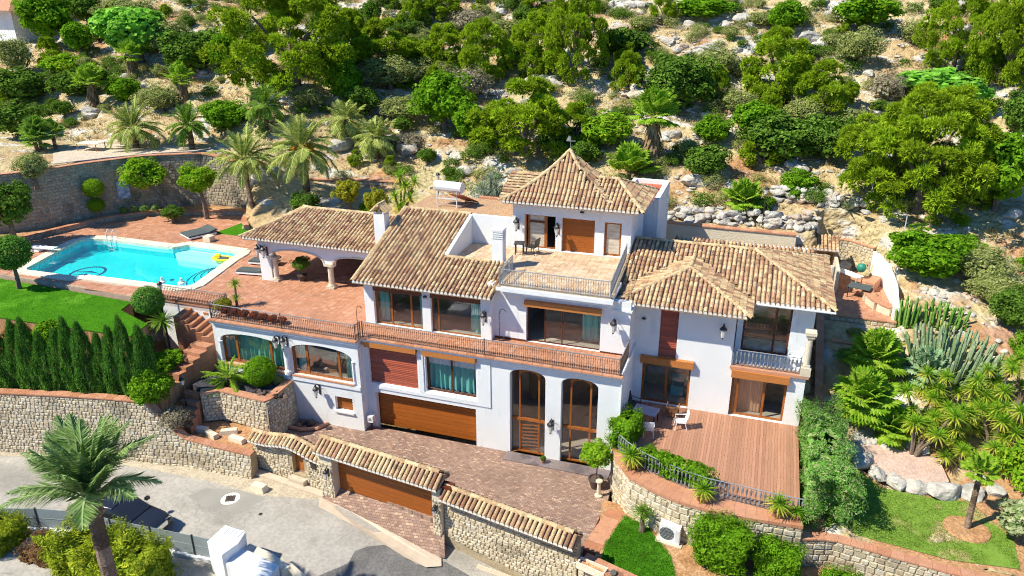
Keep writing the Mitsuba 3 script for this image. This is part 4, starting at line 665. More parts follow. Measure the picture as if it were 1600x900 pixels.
put('plinth', MB().obox((*(at_(2.4)[0]+gn*.36), -1.1), (*(gu*2.5), 0), (*(gn*.2), 0), (0, 0, .62)), 'apron_concrete', w)
tiled_top(w, p_, zw, .52, .40, .30)
put('kerb_stone', MB().obox((-3.45, -6.35, -.64), (.42, -.05, 0), (.03, .2, 0), (0, 0, .36), None, .12), 'coping_cream', label='pale stone stub at the foot of the wavy street wall', cat='kerb stone')
# low wall at the corner beside the small lawn
stone_wall('low terracotta capped wall at the right end of the street wall', [(13.6, -7.75), (15.6, -8.35), (18.5, -9.2), (24, -10.6)], -2.6, .62, th=.5, cop=(.12, .75), name='stone_wall')
# ================================================================ plants: kinds
leafmat('leaf_carob', [(0.075, 0.19, 0.010), (0.17, 0.36, 0.016), (0.28, 0.50, 0.03)])
leafmat('leaf_fig', [(0.126, 0.336, 0.031), (0.252, 0.568, 0.064), (0.420, 0.720, 0.126)])
leafmat('leaf_mastic', [(0.055, 0.12, 0.014), (0.11, 0.21, 0.024), (0.19, 0.31, 0.045)], trans=.6)
leafmat('leaf_olive', [(0.184, 0.223, 0.066), (0.313, 0.366, 0.104), (0.471, 0.471, 0.184)], trans=.6)
leafmat('leaf_dry', [(0.260, 0.211, 0.146), (0.406, 0.341, 0.244), (0.325, 0.325, 0.179)], trans=.5)
leafmat('leaf_pine', [(0.17, 0.25, 0.012), (0.33, 0.48, 0.020), (0.48, 0.62, 0.045)], trans=.7)
leafmat('leaf_cypress', [(0.048, 0.154, 0.022), (0.110, 0.286, 0.040), (0.198, 0.374, 0.055)], trans=.5)
leafmat('leaf_lime', [(0.130, 0.325, 0.013), (0.260, 0.468, 0.026), (0.442, 0.546, 0.039)])
leafmat('leaf_yellow', [(0.160, 0.260, 0.020), (0.400, 0.400, 0.030), (0.600, 0.500, 0.050)])
leafmat('leaf_juniper', [(0.132, 0.204, 0.014), (0.312, 0.396, 0.024), (0.504, 0.528, 0.054)], trans=.6)
leafmat('leaf_rust', [(0.200, 0.100, 0.050), (0.300, 0.160, 0.080), (0.260, 0.220, 0.080)], trans=.6)
leafmat('leaf_white', [(0.160, 0.280, 0.060), (0.450, 0.500, 0.250), (0.620, 0.620, 0.400)])
leafmat('leaf_red', [(0.160, 0.030, 0.030), (0.300, 0.060, 0.040), (0.200, 0.100, 0.030)])
leafmat('leaf_hedge', [(0.090, 0.255, 0.030), (0.204, 0.459, 0.076), (0.510, 0.510, 0.255)])
leafmat('frond_green', [(0.11, 0.23, 0.02), (0.19, 0.33, 0.04), (0.30, 0.42, 0.08)], trans=.7)
leafmat('frond_date', [(0.216, 0.313, 0.059), (0.392, 0.470, 0.117), (0.587, 0.587, 0.196)], trans=.7)
leafmat('frond_grey', [(0.144, 0.270, 0.126), (0.270, 0.396, 0.216), (0.396, 0.504, 0.288)], trans=.6)
leafmat('frond_fan', [(0.14, 0.30, 0.015), (0.26, 0.43, 0.03), (0.40, 0.52, 0.07)])
leafmat('frond_near', [(0.12, 0.23, 0.05), (0.24, 0.37, 0.11), (0.40, 0.50, 0.22)], trans=.7)
leafmat('frond_dead', [(0.200, 0.130, 0.070), (0.300, 0.210, 0.120), (0.380, 0.280, 0.170)], trans=.4)
leafmat('blade_yucca', [(0.18, 0.36, 0.02), (0.30, 0.48, 0.04), (0.46, 0.55, 0.06), (0.66, 0.58, 0.10), (0.62, 0.44, 0.15)])
leafmat('blade_blue', [(0.160, 0.240, 0.170), (0.260, 0.340, 0.250), (0.360, 0.420, 0.320)], trans=.4)
leafmat('blade_agave', [(0.200, 0.270, 0.160), (0.400, 0.440, 0.220), (0.550, 0.520, 0.260)], trans=.3)
leafmat('grass_blade', [(0.050, 0.190, 0.010), (0.100, 0.290, 0.015), (0.170, 0.330, 0.030)])
leafmat('grass_dry', [(0.380, 0.300, 0.140), (0.500, 0.410, 0.210), (0.340, 0.330, 0.130)], trans=.6)
mat('bark', lambda p, n, uv: pal(fbm(p.x*9, p.y*9, p.z*3, 4), [(0.09, 0.065, 0.045), (0.20, 0.15, 0.11), (0.28, 0.23, 0.18)]))
mat('palm_bark', lambda p, n, uv: pal(uv.x, [(0.10, 0.07, 0.05), (0.19, 0.13, 0.09), (0.28, 0.20, 0.145)])*(0.6+0.8*noise(p.x*19, p.y*19, p.z*26)), bump=lambda p, n, uv: .05*noise(p.x*14, p.y*14, p.z*22), eps=.01)
mat('cactus_green', lambda p, n, uv: pal(uv.x, [(0.16, 0.25, 0.11), (0.26, 0.34, 0.18), (0.36, 0.40, 0.24)])*(0.85+0.3*noise(p.x*9, p.y*9, p.z*9)))
mat('cactus_bright', lambda p, n, uv: pal(uv.x, [(0.09, 0.22, 0.03), (0.17, 0.32, 0.06), (0.26, 0.38, 0.09)])*(0.85+0.3*noise(p.x*9, p.y*9, p.z*9)))
def unit(a): return a/np.maximum(np.linalg.norm(a, axis=-1, keepdims=True), 1e-9)
def leaves(r, c, nrm, L, W, dirs=None, uvy=None):
    "one rhombic leaf per row of c, lying across nrm"
    n = len(c); nrm = unit(unit(nrm)+np.array([0, 0, .35])+r.normal(0, .42, (n, 3))); d = unit(np.cross(nrm, r.normal(0, 1, (n, 3)))) if dirs is None else unit(dirs+r.normal(0, .25, (n, 3)))
    s = unit(np.cross(nrm, d)); L = np.broadcast_to(L, n)[:, None]*r.uniform(.7, 1.3, (n, 1)); W = L*W
    v = np.stack([c-d*L/2, c+s*W/2+nrm*L*.08, c+d*L/2, c-s*W/2+nrm*L*.08], 1).reshape(-1, 3)
    f = np.arange(n)[:, None]*4+np.array([[0, 1, 2, 3]]); u = np.stack([r.random(n), r.random(n) if uvy is None else uvy], 1).repeat(4, 0)
    return v, np.vstack([f[:, [0, 1, 2]], f[:, [0, 2, 3]]]), u
def ply_of(parts):
    v, f, u, k = [], [], [], 0
    for a, b, c in parts: v.append(a); f.append(b+k); u.append(c); k += len(a)
    return mikit.ply((np.vstack(v), np.vstack(f)), None, uv=np.vstack(u))
def crown_broad(seed, nc=64, per=58, leaf=.115, cr=.22, flat=1.0, wid=.55, hole=0.0):
    r = np.random.default_rng(seed); g = unit(r.normal(0, 1, (nc, 3))); g[:, 2] = np.where(g[:, 2] < -.35, -g[:, 2]*.7, g[:, 2]); rad = r.uniform(.48, .86, (nc, 1))*(1-.18*meshkit.noise(g*1.7+seed)[:, None]*2); C = g*rad; R = cr*r.uniform(.65, 1.25, nc); parts = []
    dirs = unit(r.normal(0, 1, (nc, per, 3))+.55*g[:, None, :]+np.array([0, 0, .35])); p = C[:, None]+dirs*R[:, None, None]*r.uniform(.75, 1.05, (nc, per, 1)); p[..., 2] *= flat
    parts.append(leaves(r, p.reshape(-1, 3), dirs.reshape(-1, 3), leaf, wid, uvy=np.repeat(r.random(nc), per)))
    q = unit(r.normal(0, 1, (500, 3)))*r.uniform(.35, .62, (500, 1)); q[:, 2] *= flat; parts.append(leaves(r, q, q, leaf*1.6, .8))
    return ply_of(parts)
def needles(r, p, out, k, L, W, uvy):
    n = len(p); d = unit(out[:, None]+r.normal(0, .55, (n, k, 3))).reshape(-1, 3); b = np.repeat(p, k, 0); s = unit(np.cross(d, np.array([0, 0, 1.0])+r.normal(0, .38, d.shape)))*W*L/2; LL = L*r.uniform(.6, 1.25, (len(d), 1))
    v = np.stack([b-s, b+s, b+d*LL], 1).reshape(-1, 3); f = np.arange(len(d)*3).reshape(-1, 3); u = np.stack([r.random(len(d)), np.repeat(uvy, k)], 1).repeat(3, 0); return v, f, u
def crown_pine(seed, nc=60, per=90, tall=1.0, L=.105, R0=.17, R1=.30):
    "puffs of upward needle tufts on a rounded, pointed crown"
    r = np.random.default_rng(seed); z = r.uniform(-1, .9, nc); prof = np.sqrt(np.clip(1-((z+.25)/1.25)**2, .02, 1))*(1-.35*np.clip(z, 0, 1)); a = np.arange(nc)*2.4+r.normal(0, .4, nc); rr = prof*np.clip(r.normal(.78, .16, nc), .2, .95)*(1+.18*np.sin(3*a+seed+2*z))
    C = np.stack([rr*np.cos(a), rr*np.sin(a), z*.9+.06*rr], 1); R = r.uniform(R0, R1, nc)*(1-.3*np.clip(z, 0, 1)); out = unit(C*[1, 1, .2])
    d = unit(r.normal(0, 1, (nc, per, 3))+np.array([0, 0, .8])+.5*out[:, None]); p = C[:, None]+d*R[:, None, None]*r.uniform(.72, 1, (nc, per, 1))*[1, 1, .75]
    return ply_of([needles(r, p.reshape(-1, 3), d.reshape(-1, 3), 7, L, .34, np.repeat(r.random(nc), per))])
def crown_cypress(seed):
    r = np.random.default_rng(seed); n = 1500; z = r.uniform(-1, 1, n); a = r.uniform(0, 2*math.pi, n); rad = np.clip(np.minimum((1-z)/.9, .75+.5*(z+1)), .04, 1)**.8*(.86+.22*np.sin(4*a+2*z+seed)*np.sin(5*z+seed))
    p = np.stack([rad*np.cos(a), rad*np.sin(a), z], 1); out = np.stack([np.cos(a)*.55, np.sin(a)*.55, np.full(n, .55)], 1); out[:, 2] /= 2.5
    return ply_of([needles(r, p*[.9, .9, 1], out, 6, .2, .26, r.random(n))])
def crown_ball(seed, n=5200, leaf=.085):
    r = np.random.default_rng(seed); d = unit(r.normal(0, 1, (n, 3))); k = .93+.10*(meshkit.fbm(d*2.6+seed, 3)-.5)*2; return ply_of([leaves(r, d*k[:, None]*r.uniform(.88, 1.02, (n, 1)), d, leaf, .6), leaves(r, unit(r.normal(0, 1, (700, 3)))*.75, d[:700], .2, .9)])
def crown_box(seed, n=7000, leaf=.05):
    "hedge block in the unit cube -1..1, bumpy and rounded"
    r = np.random.default_rng(seed); d = unit(r.normal(0, 1, (n, 3))); e = np.sign(d)*np.abs(d)**.45; e /= np.abs(e).max(1, keepdims=True)**.8; k = .9+.22*(meshkit.fbm(e*2.3+seed, 3)-.5)*2
    return ply_of([leaves(r, e*k[:, None]*r.uniform(.86, 1.03, (n, 1)), d, leaf, .5), leaves(r, e[:900]*.78, d[:900], .22, .9)])
def bush_mesh(seed, w, d, h, leaf=.11, dens=1.0, e=.55, wid=.5):
    "bush or hedge block in metres, standing on z = 0"
    r = np.random.default_rng(seed); n = int(2.0*dens*(w*d+2*(w+d)*h)/(leaf*leaf*wid)); g = unit(r.normal(0, 1, (n, 3))); q = np.sign(g)*np.abs(g)**e; q /= np.abs(q).max(1, keepdims=True)**.75
    c = q*[w/2, d/2, h/2]; k = .84+.55*(meshkit.fbm(c*1.25+seed*2.7, 3)-.5)*2; p = c*k[:, None]*r.uniform(.84, 1.04, (n, 1)); p[:, 2] = np.maximum(p[:, 2], -h/2)+h/2
    m = n//6; i = c[:m]*.68; i[:, 2] += h/2; return ply_of([leaves(r, p, g, leaf, wid, uvy=np.clip(meshkit.noise(c*3+5)*1.6-.3, 0, 1)), leaves(r, i, g[:m], leaf*2.2, .9)])
def block(m, x, y, z, w, d, h, label, rot=0, name='shrub', cat='bush', seed=1, stem=True, **kw):
    key = thing(name, label, cat); put('foliage', bush_mesh(seed, w, d, h, **kw), m, key, M=T().translate([x, y, z]).rotate([0, 0, 1], rot))
    if stem: put('stem', MB().tube([(x, y, z-.2), (x+.05, y, z+h*.6)], [.07, .04], 6), 'bark', key)
    return key
PLY = {'carob': [crown_broad(s) for s in (1, 2, 3, 4)], 'fig': [crown_broad(s, 46, 44, .17, .25, wid=.75) for s in (11, 12)], 'mastic': [crown_broad(s, 64, 66, .095, .22) for s in (21, 22, 23)], 'olive': [crown_broad(s, 60, 60, .09, .24, wid=.38) for s in (31, 32, 33)],
       'dry': [crown_broad(s, 40, 44, .10, .32, wid=.18) for s in (41, 42)], 'pine': [crown_pine(s) for s in (51, 52, 53, 54)], 'pine_tall': [crown_pine(s, 125, 86, L=.07, R0=.11, R1=.22) for s in (55, 56, 57)], 'cypress': [crown_cypress(s) for s in (61, 62, 63)], 'ball': [crown_ball(s) for s in (71, 72)], 'box': [crown_box(81), crown_box(82, 9000, .035)], 'juniper': [crown_pine(91)]}
pick = {}
def plant(kind, m, x, y, z, w, h, label, cat='bush', name=None, trunk=None, rot=None, group=None, lean=(0, 0), depth=None, stem=True, cz=None):
    "crown (shared mesh, scaled) and stem; trunk: bare height below the crown"
    vs = PLY[kind]; k = pick.get(kind, 0); pick[kind] = k+1; key = thing(name or 'shrub', label, cat, group); tr = trunk or 0.0; a = rng.uniform(0, 360) if rot is None else rot
    cx, cy = x+lean[0], y+lean[1]; zc = z+tr+h/2
    put('crown' if trunk else 'foliage', vs[k % len(vs)], m, key, M=T().translate([cx, cy, zc]).rotate([0, 0, 1], a).scale([w/2, (depth or w)/2, h/2*1.03]))
    if stem:
        r0 = .035*w+.03; mb = MB(); mb.tube([(x, y, z-.3), (x+lean[0]*.4+.03*w, y+lean[1]*.4, z+tr*.5+h*.1), (cx, cy, zc)], [r0*1.3, r0, r0*.5], 6)
        for i in range(3): t = a+i*2.1; mb.tube([(cx, cy, zc-h*.25), (cx+.28*w*math.cos(t), cy+.28*w*math.sin(t), zc+h*.12)], [r0*.6, r0*.25], 5)
        put('trunk' if trunk else 'stem', mb, 'bark', key)
    return key
# ---- palms
def frond_mesh(seed, droop, n=44, lw=.034, ll=.34, vee=.5):
    r = np.random.default_rng(seed); t = np.linspace(0, 1, 12); x = t*(1-.18*droop*t); z = .25*t-droop*.95*t**2.2; P = np.stack([x, 0*t+.04*np.sin(t*3+seed), z], 1); mb = []
    tg = unit(np.gradient(P, axis=0)); s = np.array([0, 1.0, 0]); w = .018*(1-t)+.004; v = np.vstack([P-s*w[:, None], P+s*w[:, None]]); f = np.array([[i, i+1, 13+i, 12+i] for i in range(11)]); mb.append((v, np.vstack([f[:, [0, 1, 2]], f[:, [0, 2, 3]]]), np.tile([[.95, .9]], (24, 1))))
    tt = np.linspace(.14, .99, n)
    for sd in (-1, 1):
        p = np.stack([np.interp(tt, t, P[:, k]) for k in range(3)], 1); d = np.stack([np.interp(tt, t, tg[:, k]) for k in range(3)], 1); up = unit(np.cross(d, s*1.0)*-1); L = ll*np.sin(np.clip(tt*1.02, .12, 1)*math.pi*.86+.25)[:, None]*r.uniform(.85, 1.1, (n, 1))
        o = unit(d*.75+s*sd*.75+up*vee*.6+r.normal(0, .10, (n, 3))); e = p+o*L-np.array([0, 0, .18])*L; q = d*lw*.5
        v = np.stack([p-q, p+q, (p+e)/2+q*.9+o*0+up*.01, e, (p+e)/2-q*.9], 1).reshape(-1, 3); k = np.arange(n)[:, None]*5; f = np.vstack([k+[[0, 1, 2]], k+[[0, 2, 4]], k+[[4, 2, 3]]]); mb.append((v, f, np.stack([r.random(n), r.random(n)], 1).repeat(5, 0)))
    return ply_of(mb)
FR = {0: [frond_mesh(1, .18), frond_mesh(2, .30)], 1: [frond_mesh(3, .55), frond_mesh(4, .72)], 2: [frond_mesh(5, 1.0), frond_mesh(6, 1.2)], 'n': [frond_mesh(11, .14, 70, .020, .26, .35), frond_mesh(12, .34, 70, .020, .26, .35)], 'm': [frond_mesh(13, .55, 70, .020, .26, .2), frond_mesh(14, .7, 70, .020, .26, .2)], 'c': [frond_mesh(7, .35, 26, .035, .20), frond_mesh(8, .6, 26, .035, .20)]}
def trunk_mesh(p0, p1, r0, r1, bend=(0, 0), rings=14, boots=True):
    p0, p1 = np.array(p0, float), np.array(p1, float); mb = MB(); t = np.linspace(0, 1, rings+1); P = p0+(p1-p0)*t[:, None]+np.array([bend[0], bend[1], 0])*np.sin(t*math.pi)[:, None]; R = r0+(r1-r0)*t
    for i in range(rings): mb.tube([P[i], P[i+1]], [R[i]*1.05, R[i+1]*.97], 10, cap=False)
    return mb, P, R
def date_palm(x, y, z, h, L, n, m, label, r=.22, bend=(0, 0), up=72, low=-35, dates=0, boot=0, name='date_palm', group=None, fr=(0, 1, 2), sag=1.0):
    key = thing(name, label, 'palm tree', group); mb, P, R = trunk_mesh((x, y, z-.3), (x+bend[0]*2, y+bend[1]*2, z+h), r*1.15, r, bend); c = P[-1]
    for i in range(boot):          # cut leaf bases round the top of the trunk
        a = i*2.4; zz = h*1.0-.9*(i/boot); b = np.array([x+bend[0]*2, y+bend[1]*2, z+zz]); o = np.array([math.cos(a), math.sin(a), .9]); mb.tube([b+o*[r*.8, r*.8, 0], b+o*[r*1.35, r*1.35, .13]], [.085, .05], 5, .75+.25*rng.random())
    put('trunk', mb, 'palm_bark', key)
    for i in range(n):
        t = i/(n-1); el = up+(low-up)*t**.85+rng.normal(0, 5); az = i*137.5+rng.normal(0, 8); cls = 0 if t < .35 else (1 if t < .75 else 2); S = L*rng.uniform(.85, 1.08)*(1.0 if t > .15 else .8)
        s = FR[fr[cls]][i % 2]; put('frond', s, m, key, M=T().translate((c+[.08*math.cos(math.radians(az)), .08*math.sin(math.radians(az)), -.18*t]).tolist()).rotate([0, 0, 1], az).rotate([0, 1, 0], -el*sag).scale(S))
    for i in range(dates):
        a = i*2*math.pi/dates+.4; mb = MB()
        for k in range(9): b = a+rng.normal(0, .25); mb.tube([c, c+[.55*math.cos(a), .55*math.sin(a), .35], c+[(.8+.2*rng.random())*math.cos(b), (.8+.2*rng.random())*math.sin(b), -.05-.3*rng.random()]], [.02, .03, .045], 4)
        put('date_stalk', mb, 'date_orange', key)
    return key
mat('date_orange', (0.60, 0.26, 0.03))
def fan_mesh(seed, n=20, fold=.25, arc=150):
    r = np.random.default_rng(seed); a = np.radians(np.linspace(-arc, arc, n)); L = .5*(1-.25*np.abs(np.sin(a/2)))*r.uniform(.9, 1.08, n); o = np.array([.62, 0, .10]); d = np.stack([np.cos(a), np.sin(a), .25-.5*np.abs(np.sin(a/2))+fold*0*a], 1); s = np.stack([-np.sin(a), np.cos(a), 0*a], 1); w = L[:, None]*.17
    e = o+d*L[:, None]-[0, 0, .10]*(L[:, None]); mid = o+d*L[:, None]*.62; lift = np.array([0, 0, .03]); v = np.stack([np.tile(o, (n, 1)), mid-s*w*.9, mid+lift, mid+s*w*.9, e], 1).reshape(-1, 3); k = np.arange(n)[:, None]*5
    f = np.vstack([k+[[0, 1, 2]], k+[[0, 2, 3]], k+[[1, 4, 2]], k+[[2, 4, 3]]]); u = np.stack([r.random(n), np.full(n, r.random())], 1).repeat(5, 0); pv = np.array([[0, -.012, 0], [0, .012, 0], o+[0, .008, 0], o-[0, .008, 0]]); return ply_of([(v, f, u), (pv, np.array([[0, 1, 2], [0, 2, 3]]), np.tile([[.9, .5]], (4, 1)))])
FAN = [fan_mesh(s) for s in (1, 2, 3)]
def fan_palm(x, y, z, h, L, n, label, m='frond_fan', skirt=0, r=.14, up=80, low=-25, name='fan_palm', cat='palm tree', group=None, bend=(0, 0)):
    key = thing(name, label, cat, group)
    mb, P, R = trunk_mesh((x, y, z-.3), (x+bend[0], y+bend[1], z+h), r*1.2, r, (0, 0), max(3, int(h*4))); put('trunk', mb, 'palm_bark', key); c = P[-1]
    for i in range(n):
        t = i/(n-1); el = up+(low-up)*t+rng.normal(0, 6); az = i*137.5+rng.normal(0, 10); put('frond', FAN[i % 3], m, key, M=T().translate(c.tolist()).rotate([0, 0, 1], az).rotate([0, 1, 0], -el).scale(L*rng.uniform(.85, 1.1)))
    if skirt:
        mb = MB(); L2 = L*.9
        for i in range(70): a, zz = i*2.4, z+h-(i/70)*skirt; b = np.array([x+bend[0]+r*math.cos(a), y+bend[1]+r*math.sin(a), zz]); e = b+[.30*L*math.cos(a), .30*L*math.sin(a), -.75*L*rng.uniform(.7, 1.1)]; s = np.array([-math.sin(a), math.cos(a), 0])*.10*L; mb.add([b, (b+e)/2-s, e, (b+e)/2+s], [[0, 1, 2, 3]])
        put('dead_skirt', mb, 'frond_dead', key)
    return key
def rosette_mesh(seed, n=64, wid=.075, low=-.75, stiff=.25, yellow=True):
    r = np.random.default_rng(seed); t = (np.arange(n)+.5)/n; el = np.arcsin(np.clip(1-t*(1-low), -1, 1)); az = np.arange(n)*2.39996+r.normal(0, .15, n); d = np.stack([np.cos(el)*np.cos(az), np.cos(el)*np.sin(az), np.sin(el)], 1); s = np.stack([-np.sin(az), np.cos(az), 0*az], 1); L = (.75+.3*np.sin(t*math.pi))[:, None]*r.uniform(.85, 1.1, (n, 1)); g = np.array([0, 0, -stiff])
    a, b, e = d*.05, d*L*.5+g*L*.12, d*L+g*L*.55; w = wid; v = np.stack([a-s*w*.5, a+s*w*.5, b+s*w*.62, e, b-s*w*.62], 1).reshape(-1, 3); k = np.arange(n)[:, None]*5; f = np.vstack([k+[[0, 1, 2]], k+[[0, 2, 4]], k+[[4, 2, 3]]])
    ux = np.clip((t**1.6*1.0 if yellow else r.random(n)*.6)+r.normal(0, .1, n), 0, 1); return ply_of([(v, f, np.stack([ux, r.random(n)], 1).repeat(5, 0))])
ROS = {'y': [rosette_mesh(s) for s in (1, 2, 3)], 'b': [rosette_mesh(5, 150, .02, -.85, .35, False), rosette_mesh(6, 150, .02, -.85, .35, False)], 'a': [rosette_mesh(7, 26, .15, .05, -.05, False)], 'd': [rosette_mesh(8, 90, .05, -.5, .45), rosette_mesh(9, 90, .05, -.5, .45)]}
def yucca(x, y, z, heads, label, L=.75, m='blade_yucca', kind='y', name='yucca', cat='yucca', r=.07, group=None):
    "heads: offsets (dx, dy, height) of the rosettes on their stems"
    key = thing(name, label, cat, group); mb = MB()
    for dx, dy, h in heads: mb.tube([(x, y, z-.2), (x+dx*.35, y+dy*.35, z+h*.45), (x+dx, y+dy, z+h)], [r*1.3, r, r*.8], 7)
    put('trunk', mb, 'bark', key)
    for i, (dx, dy, h) in enumerate(heads): put('rosette', ROS[kind][i % len(ROS[kind])], m, key, M=T().translate([x+dx, y+dy, z+h]).rotate([0, 0, 1], rng.uniform(0, 360)).rotate([0, 1, 0], rng.uniform(-12, 12)).scale(L*rng.uniform(.88, 1.12)))
    return key
def cactus(x, y, z, n, R, h, label, m='cactus_green', r=.055, name='cactus', lean=.25):
    key = thing(name, label, 'cactus')
    for i in range(n):
        a, q = i*2.4, R*math.sqrt((i+.5)/n); px, py = x+q*math.cos(a), y+q*math.sin(a); hh = h*rng.uniform(.6, 1.0)*(1-.35*(q/R)**2); mb = MB(); mb.tube([(x+(px-x)*.55, y+(py-y)*.55, z-.1), (px, py, z+hh*.45), (px+lean*(px-x)*.3, py+lean*(py-y)*.3, z+hh*.93), (px+lean*(px-x)*.32, py+lean*(py-y)*.32, z+hh)], [r, r*1.15, r, r*.4], 6); put('stem', mb, m, key)
    return key
def boulder_ply(seed, flat=.7, sub=2):
    r = np.random.default_rng(seed); m = trimesh.creation.icosphere(sub); v = np.array(m.vertices); s = r.uniform(.8, 1.25, 3); nrm = [unit(r.normal(0, 1, 3)) for _ in range(9)]
    for q in nrm: v -= np.maximum(0, (v@q-.62))[:, None]*q*.85
    v = v*s*(1+.25*(meshkit.fbm(v*1.8+seed*3.3, 4)-.5)[:, None]); v[:, 2] *= flat; return v, np.array(m.faces)
BV = [boulder_ply(s) for s in range(8)]; BOUL = [mikit.ply(b, None, uv=np.full((len(b[0]), 2), .13*i)) for i, b in enumerate(BV)]; BS = [boulder_ply(s, .65, 1) for s in range(20, 26)]
def boulder(x, y, z, s, label, m='limestone', name='boulder', cat='rock', group=None, k=None, sx=1.0):
    k = int(rng.integers(8)) if k is None else k; return put(name, BOUL[k], m, label=label, cat=cat, group=group, M=T().translate([x, y, z]).rotate([0, 0, 1], rng.uniform(0, 360)).scale([s*sx, s, s]))
